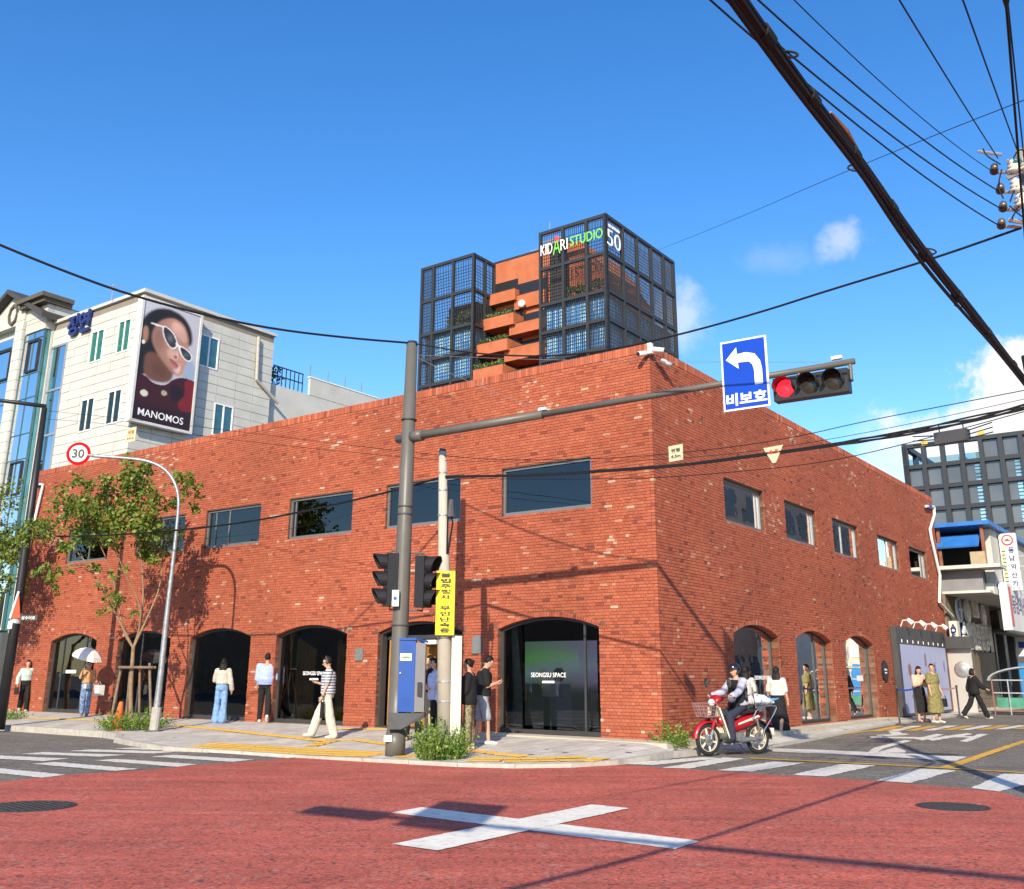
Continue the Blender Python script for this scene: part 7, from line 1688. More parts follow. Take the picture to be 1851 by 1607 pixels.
# man in light blue shirt from behind
J = person('person in a loose light blue shirt and black trousers walking away', gw(476, 1306), R(100), 1.76, dict(hair='short', top=(cloth('skyblue', (.34, .42, .72), .2), 1.05, -.07, .04), bottom=(C_BLK, .97, .085, .07), arml=(.15, .10, .25, 0), armr=(-.05, .12, .2, 0), legl=(.22, .12, .04), legr=(-.30, .35, .03), footr=.7, shoes=cloth('sneaker', (.66, .62, .55))))
# striped man looking at his phone
stripe = pm('cloth_stripe', (.60, .60, .64), .85, .1, 10)
_n, _l = stripe.node_tree.nodes, stripe.node_tree.links; _tc = _n.new('ShaderNodeTexCoord'); _sp = _n.new('ShaderNodeSeparateXYZ'); _l.new(_tc.outputs['Object'], _sp.inputs[0]); _m1 = _n.new('ShaderNodeMath'); _m1.operation = 'MULTIPLY'; _m1.inputs[1].default_value = 17.0; _l.new(_sp.outputs['Z'], _m1.inputs[0])
_m2 = _n.new('ShaderNodeMath'); _m2.operation = 'FRACT'; _l.new(_m1.outputs[0], _m2.inputs[0]); _m3 = _n.new('ShaderNodeMath'); _m3.operation = 'GREATER_THAN'; _m3.inputs[1].default_value = .5; _l.new(_m2.outputs[0], _m3.inputs[0]); _mx = _n.new('ShaderNodeMix'); _mx.data_type = 'RGBA'; _l.new(_m3.outputs[0], _mx.inputs['Factor']); _mx.inputs[6].default_value = (.60, .60, .61, 1); _mx.inputs[7].default_value = (.13, .14, .20, 1); _l.new(_mx.outputs[2], _n['Principled BSDF'].inputs['Base Color'])
J = person('person in a striped T-shirt and wide cream trousers looking at a phone', gw(588, 1335), R(186), 1.72, dict(hair='short', glasses=True, head=(.25, 0, 0), top=(stripe, .75, -.04, .022), bottom=(cloth('offwhite', (.56, .51, .42)), 1.0, .105, .095), arml=(.1, .1, .25, 0), armr=(.15, .12, 1.65, .35), legr=(.42, .10, .02), legl=(-.16, .12, .02), shoes=C_WHT))
phone(J, 'r', 'dark phone held by the person in the striped shirt')
mb = MB(); mb.tube([J['wrl'] * (1) + (0, 0, .01), J['wrl'] + J['fdl'] * -.03], .034, 10); part(J['obj'], 'wristwatch', mb, BLACK)
mb = MB()
for sd in (-1, 1): mb.ell(J['hc'] + J['hs'] * sd * .086, (.018, .035, .042), 8, 6)
mb.tube(smooth_path([J['hc'] - J['hs'] * .09, J['hc'] - J['hs'] * .07 + J['hu'] * .11, J['hc'] + J['hu'] * .145, J['hc'] + J['hs'] * .07 + J['hu'] * .11, J['hc'] + J['hs'] * .09], 2), .010, 6); part(J['obj'], 'headphones', mb, DKGREY)
t_ = bag_at(J['world'](J['wrl'] + np.array([-.02, -.02, -.44])), 'black folding umbrella or pouch hanging from the striped walker\'s hand', .09, .07, .34, C_BLK, .05, 'umbrella_pouch')
# group by the entrance
J = person('person in black trousers mostly hidden behind the blue cabinet', gw(744, 1338), R(110), 1.66, dict(f=True, hair='long', hairlen=.3, top=(cloth('bluetop', (.20, .32, .55)), .8, 0, .01), bottom=(C_BLK, .98, .09, .085), legl=(.06, .1, .08), legr=(-.08, .1, .08), shoes=SKIN))
J = person('person in a black vest over a pale shirt half hidden by the blue cabinet', gw(774, 1331), R(195), 1.68, dict(f=True, hair='long', hairlen=.25, top=(C_BLK, .0, .0, .012), topname='vest', bottom=(cloth('khaki', (.45, .36, .20)), .97, .09, .085), arml=(.2, .15, 1.0, 0), armr=(.2, .12, .8, 0)))
J = person('person in a white and blue shirt standing left of the concrete pole', gw(784, 1341), R(190), 1.64, dict(f=True, hair='long', hairlen=.22, top=(cloth('paleblue', (.50, .56, .78), .2), .9, -.10, .03), bottom=(C_BLK, .97, .09, .08), arml=(.25, .1, 1.1, .2), armr=(.3, .1, 1.3, .2), shoes=C_BLK))
# dark woman, hand at mouth
camo_ = pm('cloth_camouflage', (.24, .20, .11), .85, .85, 22, damt=.95, dscale=16, dark=(.03, .03, .022))
J = person('person in black with camouflage trousers covering the mouth, beside the weeds', gw(846, 1357), R(172), 1.64, dict(f=True, hair='bun', head=(.1, 0, 0), top=(C_BLK, 1.2, -.14, .03), bottom=(camo_, .88, .088, .07), armr=(.55, .1, 2.2, .3), arml=(.15, .12, .7, .3), legl=(.03, .05, .01), legr=(-.02, .05, .0), shoes=cloth('slipper', (.45, .36, .28))))
# boy with phone
J = person('person in black T-shirt, grey shorts and white trainers looking at a phone', gw(872, 1346), R(8), 1.70, dict(hair='short', head=(.45, 0, 0), lean=.06, top=(C_BLK, .8, -.06, .025), bottom=(cloth('greyshort', (.30, .31, .34)), .46, .10, .1), armr=(.15, .12, 1.75, .35), arml=(.2, .12, 1.6, .3), legl=(-.12, .1, .03), legr=(.18, .1, .03), shoes=C_WHT))
phone(J, 'r', 'dark phone in the hands of the black T-shirt person')
# woman walking up the side street
J = person('person with long hair, white blouse and long black skirt walking up the side street', gs(1411, 1336), R(62), 1.66, dict(f=True, hair='long', hairlen=.46, top=(C_WHT, .85, .10, .02), skirt=(C_BLK, .22, .14, .25), armr=(.1, .16, .2, 0), arml=(.1, .3, .45, 0), legl=(.18, .1, .02), legr=(-.25, .35, .02), footr=.6, shoes=cloth('silver', (.5, .55, .6))), 'people on the side street')
bag_at(J['world'](np.array([-.26, -.02, .78])), 'black shoulder bag at the side of the long-skirt walker', .26, .10, .24, C_BLK, .3)
# couple by the poster
J = person('person in a long black dress and pale cardigan reading a phone by the poster', gs(1668, 1305), R(-80), 1.62, dict(f=True, hair='long', hairlen=.3, head=(.35, 0, 0), top=(cloth('beigecardi', (.48, .38, .29)), 1.6, .12, .02), skirt=(C_BLK, .30, .15, .22), armr=(.3, .12, 1.6, .5), arml=(.3, .12, 1.6, .5), shoes=SKIN), 'people on the side street')
phone(J, 'r', 'red phone held by the black-dress person', pm('phone_red', (.3, .02, .03), .4))
olive = cloth('olive', (.20, .175, .07), .4)
J = person('person in an olive dress looking aside next to the black dress', gs(1694, 1307), R(-60), 1.68, dict(f=True, hair='bun', head=(0, -.9, 0), top=(olive, .75, -.05, .03), skirt=(olive, .30, .17, .27), armr=(.05, .16, .15, 0), arml=(.1, .14, .3, 0), legl=(.05, .05, .05), legr=(0, .05, .05), shoes=C_WHT), 'people on the side street')
bag_at(J['world'](J['wrl'] + np.array([-.02, 0, -.42])), 'black round handbag hanging from the olive-dress person', .26, .12, .24, C_BLK, .1)
# figure in black striding right
J = person('person all in black with bucket hat striding toward the stall', gs(1767, 1299), R(4), 1.64, dict(f=True, hair='bob', top=(C_BLK, 1.5, -.16, .035), bottom=(C_BLK, .98, .095, .09), armr=(.55, .15, .5, 0), arml=(-.3, .15, .3, 0), legr=(.42, .05, .02), legl=(-.42, .25, .02), footl=.5, shoes=C_WHT), 'people on the side street')
# ================================================================ motorbike with rider
fw_, rw_ = gs(1281, 1366.5), gs(1364, 1364)
hdg = fw_ - rw_; hdg[2] = 0; hdg /= np.linalg.norm(hdg); hdg = np.array([-.87, -.49, 0])
cen = (fw_ + rw_) / 2; cen[2] = max(street_z(toB(cen)[0]), .006)
bike = thing('motorbike', 'red step-through delivery motorbike with cream leg shield and front basket', 'motorbike', cen + np.array([.05, .05, 0]), math.atan2(hdg[1], hdg[0])); bike.scale = (1.06, 1.06, 1.06)
M_BRED = pm('bike_red', (.33, .007, .013), .34, .12, 5, spec=.5, coat=.2, damt=.25, dscale=6, dark=(.10, .02, .02)); M_CREAM = pm('bike_cream', (.74, .68, .52), .35, .06, 3); M_TYRE = pm('tyre', (.018, .018, .018), .8, .2, 20); M_CHR = pm('chrome', (.65, .64, .62), .18, .1, 4, metal=.9); M_ENG = pm('engine_alloy', (.22, .22, .22), .4, .3, 10, metal=.5)
WB, WR = 1.20, .285
def wheel(x, nm):
    w_ = link('wheel', None, bike); w_.location = (x, 0, WR)
    mb = MB(); n_, m_ = 32, 10; vs_, fs_ = [], []
    for i in range(n_):
        a = 2 * math.pi * i / n_
        for j in range(m_): b = 2 * math.pi * j / m_; r_ = WR - .045 + .043 * math.cos(b); vs_.append((r_ * math.cos(a), .036 * math.sin(b), r_ * math.sin(a)))
    for i in range(n_):
        for j in range(m_): fs_.append((i * m_ + j, (i + 1) % n_ * m_ + j, (i + 1) % n_ * m_ + (j + 1) % m_, i * m_ + (j + 1) % m_))
    mb.add(vs_, fs_); part(w_, 'tyre', mb, M_TYRE, True)
    mb = MB(); mb.lathe([(.20, -.022), (.212, -.022), (.212, .022), (.20, .022)], 32, (0, 0, 0), (0, 1, 0), cap=False); mb.lathe([(.20, -.022), (.2, .022)], 32, (0, 0, 0), (0, 1, 0), cap=False); part(w_, 'rim', mb, M_CREAM)
    for i in range(6): a = math.pi / 3 * i + .3; mb = MB(); mb.obox((.105 * math.cos(a), 0, .105 * math.sin(a)), np.array([math.cos(a), 0, math.sin(a)]) * .10, (0, .012, 0), np.array([-math.sin(a), 0, math.cos(a)]) * .013); part(w_, 'spoke', mb, M_CREAM)
    mb = MB(); mb.lathe([(.05, -.05), (.055, -.04), (.055, .04), (.05, .05)], 16, (0, 0, 0), (0, 1, 0)); part(w_, 'hub', mb, M_ENG); mb = MB(); mb.lathe([(.10, .030), (.10, .034), (.05, .034)], 20, (0, 0, 0), (0, 1, 0)); part(w_, 'brake_disc', mb, M_CHR)
wheel(WB / 2, 'f'); wheel(-WB / 2, 'r')
xf, xr = WB / 2, -WB / 2
def fender(x, a0, a1, r0, wd, m_, nm):
    mb = MB(); n_ = 14; vs_ = []
    for i in range(n_ + 1):
        a = a0 + (a1 - a0) * i / n_
        for (rr, y) in ((r0 - .02, -wd), (r0 + .015, -wd * .8), (r0 + .03, 0), (r0 + .015, wd * .8), (r0 - .02, wd)): vs_.append((x + rr * math.cos(a), y, WR + rr * math.sin(a)))
    mb.add(vs_, [(i * 5 + j, (i + 1) * 5 + j, (i + 1) * 5 + j + 1, i * 5 + j + 1) for i in range(n_) for j in range(4)]); part(bike, nm, mb, m_, True)
fender(xf, R(5), R(140), WR + .03, .06, M_BRED, 'front_fender'); fender(xr, R(30), R(185), WR + .03, .065, BLACK, 'rear_fender')
for y in (-.075, .075):
    mb = MB(); mb.tube([(xf, y, WR), (xf - .13, y, .66)], [.018, .022], 8); part(bike, 'fork_leg', mb, M_CHR); mb = MB(); mb.tube([(xf - .05, y, .46), (xf - .14, y, .70)], .03, 8); part(bike, 'fork_cover', mb, M_BRED)
    mb = MB(); mb.tube([(xr, y * 1.5, WR), (xr + .10, y * 1.5, .66)], [.02, .026], 8); part(bike, 'shock_absorber', mb, M_CHR); mb = MB(); mb.tube([(xr, y * 1.2, WR), (xr + .45, y * 1.2, .30)], .018, 8); part(bike, 'swing_arm', mb, M_ENG)
mb = MB(); mb.tube([(xf - .14, 0, .70), (xf - .22, 0, .98)], .035, 8); part(bike, 'steering_column', mb, BLACK)
for sd in (-1, 1):   # leg shield halves
    mb = MB(); pr = [(.40, .02, .88), (.44, .16, .84), (.40, .20, .66), (.28, .17, .42), (.16, .13, .20), (.10, .06, .17), (.20, .03, .40)]
    mb.prism([(x, sd * y, z) for x, y, z in pr], (-.03, sd * .004, 0)); part(bike, 'leg_shield', mb, M_CREAM)
mb = MB(); mb.loft([((.46, 0, .93), (0, .10, 0), (0, 0, .07)), ((.40, 0, .98), (0, .13, 0), (0, 0, .09)), ((.28, 0, 1.0), (0, .12, 0), (0, 0, .06))], 12); part(bike, 'headlight_cowl', mb, M_BRED, True)
mb = MB(); mb.ell((.475, 0, .93), (.04, .085, .065), 12, 8); part(bike, 'headlight', mb, pm('headlight_lens', (.75, .75, .72), .1, .05))
mb = MB(); mb.tube(smooth_path([(.20, -.34, 1.02), (.30, -.20, 1.03), (.34, 0, 1.01), (.30, .20, 1.03), (.20, .34, 1.02)], 2), .014, 8); part(bike, 'handlebar', mb, BLACK)
for sd in (-1, 1):
    mb = MB(); mb.tube([(.24, sd * .26, 1.03), (.20, sd * .34, 1.02)], .02, 8); part(bike, 'grip', mb, BLACK); mi = link('mirror', None, bike)
    mb = MB(); mb.tube([(.28, sd * .22, 1.03), (.30, sd * .30, 1.22)], .008, 6); part(mi, 'stem', mb, BLACK); mb = MB(); mb.ell((.31, sd * .32, 1.28), (.02, .06, .085), 12, 8); part(mi, 'head', mb, pm('mirror_shell', (.05, .06, .05), .15))
    mb = MB(); mb.ell((.22, sd * .27, 1.0), (.09, .07, .07), 10, 8); part(bike, 'hand_guard', mb, cloth('muff', (.12, .11, .16)))
mb = MB(); mb.loft([((.33, 0, .62), (0, .05, 0), (0, 0, .07)), ((.10, 0, .50), (0, .065, 0), (0, 0, .09)), ((-.10, 0, .52), (0, .10, 0), (0, 0, .12)), ((-.40, 0, .60), (0, .12, 0), (0, 0, .12)), ((-.68, 0, .68), (0, .09, 0), (0, 0, .07)), ((-.80, 0, .72), (0, .04, 0), (0, 0, .04))], 14); part(bike, 'body_shell', mb, M_BRED, True)
for sd in (-1, 1): mb = MB(); mb.prism([(-.05, sd * .112, .56), (-.55, sd * .122, .70), (-.60, sd * .118, .67), (-.05, sd * .112, .53)], (0, sd * .004, 0)); part(bike, 'side_stripe', mb, M_CREAM)
mb = MB(); mb.loft([((.02, 0, .73), (0, .09, 0), (0, 0, .04)), ((-.20, 0, .75), (0, .13, 0), (0, 0, .05)), ((-.45, 0, .77), (0, .13, 0), (0, 0, .05)), ((-.60, 0, .78), (0, .10, 0), (0, 0, .04))], 12); part(bike, 'seat', mb, BLACK, True)
mb = MB(); mb.box(-.18, -.11, .20, .14, .11, .40); mb.lathe([(.07, -.13), (.075, -.1), (.075, .1), (.07, .13)], 16, (-.05, 0, .30), (0, 1, 0)); mb.tube([(.10, 0, .32), (.30, 0, .34)], [.06, .055], 12); part(bike, 'engine', mb, M_ENG)
mb = MB(); mb.tube([(.2, -.09, .30), (.05, -.13, .20), (-.35, -.15, .22), (-.85, -.16, .30)], [.02, .022, .035, .045], 10); part(bike, 'exhaust', mb, M_CHR, True); mb = MB(); mb.tube([(-.1, .13, .26), (-.6, .13, .28)], .04, 8); part(bike, 'chain_case', mb, M_ENG)
mb = MB(); mb.tube([(.02, -.22, .24), (.02, .22, .24)], .012, 6); part(bike, 'footrest', mb, BLACK); mb = MB(); mb.tube([(-.02, .14, .2), (-.12, .22, .03)], .012, 6); part(bike, 'side_stand', mb, BLACK)
for sd in (-1, 1): mb = MB(); mb.tube(smooth_path([(-.35, sd * .16, .60), (-.50, sd * .17, .84), (-.95, sd * .17, .88), (-.98, sd * .17, .80), (-.62, sd * .15, .40)], 1), .012, 6); part(bike, 'rack_rail', mb, M_CHR)
for x in (-.55, -.66, -.77, -.88): mb = MB(); mb.tube([(x, -.17, .86), (x, .17, .86)], .008, 6); part(bike, 'rack_bar', mb, M_CHR)
for sd in (-1, 1): mb = MB(); mb.tube([(-.48, sd * .14, .82), (-.42, sd * .14, 1.20)], .012, 6); part(bike, 'rack_post', mb, M_CHR)
mb = MB(); mb.box(-.93, -.06, .52, -.90, .06, .60); part(bike, 'tail_light', mb, pm('tail_red', (.4, .01, .01), .3)); mb = MB(); mb.box(-.95, -.09, .34, -.935, .09, .46); part(bike, 'number_plate', mb, WHITE)
bk = link('basket', None, bike); M_BSK = pm('basket_wire', (.30, .17, .17), .5, .3, 9)
for z in (.68, .74, .80, .86, .92):
    e = .15 + (z - .68) * .2; mb = MB(); mb.tube([(.50, -e, z), (.50 + .22 + (z - .68) * .25, -e, z), (.50 + .22 + (z - .68) * .25, e, z), (.50, e, z), (.50, -e, z)], .005, 5); part(bk, 'hoop', mb, M_BSK)
for q in range(9):
    y = -.15 + .30 * q / 8; mb = MB(); mb.tube([(.50, y, .68), (.72, y, .68), (.78, y * 1.32, .92)], .004, 4); part(bk, 'wire', mb, M_BSK)
for sd in (-1, 1):
    for q in range(5): x = .51 + .05 * q; mb = MB(); mb.tube([(x, sd * .15, .68), (x + .02, sd * .20, .92)], .004, 4); part(bk, 'wire', mb, M_BSK)
mb = MB(); mb.box(.45, -.10, .655, .70, .10, .675); part(bk, 'tray', mb, BLACK)
# load strapped on the rack
ld = thing('strapped_load', 'white sack with blue straps tied on the motorbike rack', 'sack', bike.location, bike.rotation_euler[2]); ld.scale = (1.06, 1.06, 1.06); mb = MB(); mb.loft([((-.46, 0, .95), (0, .15, 0), (0, 0, .07)), ((-.60, 0, .98), (0, .20, 0), (0, 0, .10)), ((-.80, 0, .96), (0, .19, 0), (0, 0, .085)), ((-.98, 0, .93), (0, .13, 0), (0, 0, .05))], 14); me_ = remesh(mb, .02, 2, .02, 4); link('sack', me_, ld, cloth('sack', (.66, .68, .72)))
for x in (-.58, -.82): mb = MB(); mb.loft([((x - .012, 0, .965), (0, .205, 0), (0, 0, .105)), ((x + .012, 0, .965), (0, .205, 0), (0, 0, .105))], 16, cap=False); part(ld, 'strap', mb, pm('strap_blue', (.10, .28, .48), .6))
mb = MB(); mb.tube(smooth_path([(-.9, .12, .95), (-1.12, .10, 1.0), (-1.16, 0, .98), (-1.12, -.1, .98), (-.9, -.12, .95)], 2), .016, 6); part(ld, 'handle_loop', mb, pm('strap_blue', (.10, .28, .48), .6))
# rider
J = person('person in a black helmet and dark vest riding the red motorbike', (0, 0, 0), 0, 1.70, dict(sit=1, hair='none', lean=.10, head=(.12, 0, 0), top=(cloth('lavender', (.38, .38, .47)), 1.9, .0, .02), bottom=(cloth('navy', (.030, .032, .055)), .97, .09, .08), armr=(.72, .22, .55, -.25), arml=(.72, .22, .55, -.25), legl=(1.12, 1.15, .16), legr=(1.12, 1.15, .16), shoes=BLACK, curl=1.3), 'people on the side street')
rd_ = J['obj']; sx = -.22; off_ = np.array([sx, 0, .845 * 1.06 - .93 * J['k'] + .04])
cz, sz = math.cos(bike.rotation_euler[2]), math.sin(bike.rotation_euler[2])
rd_.location = (bike.location[0] + off_[0] * cz, bike.location[1] + off_[0] * sz, bike.location[2] + off_[2]); rd_.rotation_euler = (0, 0, bike.rotation_euler[2] - math.pi / 2)
mb = MB(); tf = J['tf']; mb.loft([(tf(0, 0, z), np.array([rx, 0, 0]), np.array([0, ry, 0])) for z, rx, ry in ((.02, .20, .165), (.15, .205, .17), (.30, .225, .18), (.42, .215, .17), (.49, .14, .13))], 16); link('vest', remesh(mb, .016, 2, .006, 3), rd_, C_BLK)
hb = MB(); hb.ell(J['hc'] + J['hu'] * .035 - J['hf'] * .005, (.125, .145, .125), 18, 12); mh = remesh(hb, .014, 2)
import bmesh as _bm
bm = _bm.new(); bm.from_mesh(mh); kill = [v for v in bm.verts if (np.array(v.co) - J['hc']) @ J['hf'] > .03 and (np.array(v.co) - J['hc']) @ J['hu'] < .035]; _bm.ops.delete(bm, geom=kill, context='VERTS'); kill = [v for v in bm.verts if (np.array(v.co) - J['hc']) @ J['hu'] < -.075]; _bm.ops.delete(bm, geom=kill, context='VERTS'); bm.to_mesh(mh); bm.free(); mh.polygons.foreach_set('use_smooth', [True] * len(mh.polygons))
ho = link('helmet', mh, rd_, pm('helmet_black', (.012, .013, .016), .12, .05, 3, coat=.8)); mb = MB(); hc_ = J['hc']; mb.loft([(hc_ + J['hu'] * .05 + J['hf'] * .12, np.array([.12, 0, 0]), J['hu'] * .02), (hc_ + J['hu'] * .055 + J['hf'] * .20, np.array([.09, 0, 0]), J['hu'] * .008)], 12); part(ho, 'peak', mb, BLACK)
mb = MB(); mb.tube(smooth_path([hc_ + J['hs'] * .085 - J['hu'] * .05, hc_ - J['hu'] * .125 + J['hf'] * .03, hc_ - J['hs'] * .085 - J['hu'] * .05], 2), .009, 5); part(ho, 'chin_strap', mb, BLACK)
mb = MB(); mb.ell(tf(0, .15, .02), (.16, .09, .10), 12, 8); part(rd_, 'waist_bag', mb, C_BLK, True)
# ================================================================ poles and overhead cables
def vplane(A, B, px, py):
    A, B = np.array(A), np.array(B); n_ = np.cross(B - A, (0, 0, 1)); n_ /= np.linalg.norm(n_); d = wray(px, py); return EYE + d * (((A - EYE) @ n_) / (d @ n_))
def span(A, B, pxs): return smooth_path([np.array(A)] + [vplane(A, B, *q_) for q_ in pxs] + [np.array(B)], 2)
def sagged(A, B, sag, n=14): A, B = np.array(A), np.array(B); return [A + (B - A) * k / n - np.array([0, 0, 4 * sag * (k / n) * (1 - k / n)]) for k in range(n + 1)]
# ---- utility pole just beyond the right edge
ub = np.array([6.35, 11.25, .06]); up_ = thing('utility_pole', 'concrete utility pole with insulators and switches at the right edge', 'pole', ub)
UV = lambda px, py: on_vert(px, py, ub)
hu = UV(1812, 272)[2] - ub[2]; mb = MB(); mb.tube([(.16, .05, -.05), (.16, .05, hu)], [.15, .07], 14); part(up_, 'shaft', mb, pm('pole_concrete_dark', (.24, .225, .20), .85, .2, 5, damt=.4, dscale=2.5, dark=(.08, .075, .07)), True)
M_CER = pm('insulator_ceramic', (.10, .075, .06), .25, .2, 5); M_CERW = pm('insulator_white', (.62, .60, .55), .35, .1, 5)
def insul(P, d, m_, r=.055, L=.16):
    P = local(P, ub); d = np.array(d, float); d /= np.linalg.norm(d); mb = MB(); mb.lathe([(.02, 0), (r, .02), (r, .04), (.025, .055), (r * .9, .075), (r * .9, .095), (.025, .11), (r * .8, .13), (r * .8, .15), (.015, L)], 10, P, d); return part(up_, 'insulator', mb, m_, True)
ins_px = [(1797, 312), (1808, 347), (1813, 379), (1810, 410)]
for q_ in ins_px: P_ = UV(*q_); insul(P_, (-.4, -.9, .1), M_CER); mb = MB(); mb.tube([local(P_, ub), (0, 0, P_[2] - ub[2] - .05)], .022, 6); part(up_, 'insulator_bracket', mb, STEEL)
for q_, s_ in (((1824, 323), .09), ((1828, 358), .08), ((1838, 385), .10), ((1846, 318), .07), ((1849, 372), .09)):
    P_ = UV(*q_); insul(P_ - (0, .15, 0), (0, 0, 1), M_CERW, s_, .2)
for q0, q1, r_ in (((1803, 288), (1760, 282), .02), ((1812, 300), (1840, 300), .03), ((1812, 330), (1852, 312), .035), ((1815, 405), (1856, 412), .03), ((1822, 345), (1856, 350), .03)):
    mb = MB(); mb.tube([local(UV(*q0), ub) + (0, -.12, 0), local(UV(*q1), ub) + (0, -.12, 0)], r_, 6); part(up_, 'crossarm', mb, STEEL)
mb = MB(); c_ = local(UV(1834, 303), ub); mb.tube([c_ + (-.1, -.14, 0), c_ + (.1, -.14, .01)], .045, 8); part(up_, 'fuse_holder', mb, pm('fuse_green', (.03, .12, .12), .4))
for a, b, c in (((1797, 320), (1790, 350), (1800, 372)), ((1818, 300), (1828, 283), (1845, 290)), ((1812, 378), (1822, 350), (1836, 340)), ((1815, 408), (1830, 380), (1846, 368)), ((1764, 283), (1770, 296), (1795, 311)), ((1811, 385), (1822, 396), (1838, 408))):
    mb = MB(); mb.tube(smooth_path([local(UV(*q_), ub) + (0, -.2, 0) for q_ in (a, b, c)], 2), .010, 5); part(up_, 'jumper', mb, CABLE)
for px_ in (1850, 1856, 1870): mb = MB(); P_ = local(UV(px_, 700), ub); mb.tube([P_ + (0, -.15, .35), P_ + (.03, -.15, -.45)], .05, 6); part(up_, 'cable_loop', mb, CABLE)
# ---- big lashed bundle over the road (near)
nb = [(-4.2, -3.6, 4.55), (-.9, .75, 4.2), (.35, 2.55, 4.09), (.90, 3.35, 4.09), (1.33, 3.98, 4.10), (1.83, 4.69, 4.13), (2.44, 5.59, 4.14), (3.15, 6.6, 4.18), (4.0, 7.8, 4.23), (4.98, 9.2, 4.29), (6.2, 11.0, 4.40)]
bn = thing('cable_bundle', 'thick black bundle of lashed cables slanting across the upper right sky', 'cable', (0, 0, 0)); path = smooth_path(nb, 2); rgc = np.random.default_rng(6)
for k in range(11):
    a = 2 * math.pi * k / 8; r0 = .021 if k < 8 else .010; ph = rgc.uniform(0, 6); pts_ = []
    for i_, P_ in enumerate(path):
        w = a + .25 * math.sin(i_ * .35 + ph); loose = 1 + (.9 * max(0, math.sin(i_ * .27 + ph)) if k in (2, 5, 9) else 0)
        pts_.append(P_ + np.array([math.cos(w) * r0 * loose * .8, -math.cos(w) * r0 * loose * .55, math.sin(w) * r0 * loose - (.02 if k in (5, 9) else 0)]))
    mb = MB(); mb.tube(pts_, rgc.uniform(.009, .015), 6); part(bn, 'cable', mb, CABLE if k != 3 else pm('cable_brown', (.016, .012, .010), .7))
for i_ in range(3, len(path) - 2, 3): mb = MB(); d_ = path[i_ + 1] - path[i_]; d_ /= np.linalg.norm(d_); mb.tube([path[i_] - d_ * .05, path[i_] + d_ * .05], .038, 10); part(bn, 'lashing', mb, CABLE)
for i_ in (16, 22, 27, 31):
    P_ = path[i_]; sgn = rgc.choice([-1, 1]); lp_ = [P_ + np.array([.0, 0, .02])] + [P_ + np.array([sgn * .09 * math.sin(q_), .05 * q_ / 3, .06 * (1 - math.cos(q_)) * .6]) for q_ in (.6, 1.4, 2.2, 3.0)]; mb = MB(); mb.tube(smooth_path(lp_, 1), .006, 5); part(bn, 'loose_end', mb, CABLE)
mb = MB(); mb.tube([path[19] + (.03, 0, .03), path[20] + (.035, 0, .03), path[21] + (.03, 0, .03)], [.006, .016, .005], 6); part(bn, 'bare_patch', mb, pm('cable_tape', (.35, .18, .09), .6))
# ---- single wires from the pole top up over the viewer
def wire(label, q0, q1, D1, r, over=.55, sag=.12, sleeve=None, name='overhead_wire'):
    A = UV(*q0); B = rng_pt(*q1, D1); C_ = B + (B - A) * over; w_ = thing(name, label, 'cable', A, 0, 'wires from the utility pole'); mb = MB(); mb.tube([local(P_, A) for P_ in sagged(A, C_, sag, 18)], r, 6); part(w_, 'conductor', mb, CABLE)
    if sleeve: P_ = A + (C_ - A) * sleeve; d_ = (C_ - A) / np.linalg.norm(C_ - A); mb = MB(); mb.tube([local(P_ - d_ * .16 - (0, 0, .04), A), local(P_ - (0, 0, .05), A), local(P_ + d_ * .16 - (0, 0, .04), A)], [.012, .032, .012], 8); part(w_, 'sleeve', mb, CABLE)
wire('topmost thin wire from the uppermost insulator, curving to the left', (1797, 312), (1470, 2), 7.0, .0055, .5, .20)
wire('second wire down from the pole, running up to the left', (1808, 347), (1412, 0), 6.6, .0085, .5, .22)
wire('third wire down from the pole, running up to the left', (1813, 379), (1362, 0), 6.3, .0085, .5, .24)
wire('lowest wire from the pole, meeting the thick bundle', (1810, 410), (1316, -20), 6.0, .0085, .5, .26)
wire('wire rising steeply from the pole tip', (1804, 286), (1630, 0), 7.5, .0075, .6, .05)
wire('wire with a dark sleeve high above the pole', (1838, 270), (1742, 0), 8.2, .008, .7, .04, .62)
wire('thick wire nearly upright at the right edge', (1856, 470), (1818, 0), 8.0, .012, .7, .02, .60)
wire('wire leaving through the top right corner', (1856, 335), (1824, 30), 8.6, .008, .7, .03)
# ---- cable from left over the mast top to the utility pole
MT = base + pole_pt(topz + .02)
cb1 = thing('mast_cable', 'black cable falling from the upper left edge to the mast top', 'cable', MT); A = rng_pt(-260, 330, 17.0); mb = MB(); mb.tube([local(P_, MT) for P_ in span(MT, A, [(640, 612), (500, 596), (380, 572), (230, 532), (110, 488), (0, 443), (-130, 388)])], .022, 6); part(cb1, 'cable', mb, CABLE)
cb2 = thing('mast_cable', 'black cable sagging from the mast top past the tower to the utility pole', 'cable', MT); U2 = UV(1846, 412); mb = MB(); mb.tube([local(P_, MT) for P_ in span(MT, U2, [(860, 640), (980, 645), (1090, 636), (1225, 606), (1370, 566), (1500, 524), (1680, 470)])], .016, 6); part(cb2, 'cable', mb, CABLE)
for k, (L_, lb__) in enumerate(((AL * .36, 'thin stay wire from the mast top to the middle of the arm'), (AL * .94, 'thin stay wire from the mast top to the arm end'))):
    st_ = thing('stay_wire', lb__, 'cable', MT); mb = MB(); mb.tube([local(P_, MT) for P_ in sagged(MT - (0, 0, .25), base + ap(L_) + (0, 0, .08), .05, 8)], .004, 4); part(st_, 'wire', mb, STEEL)
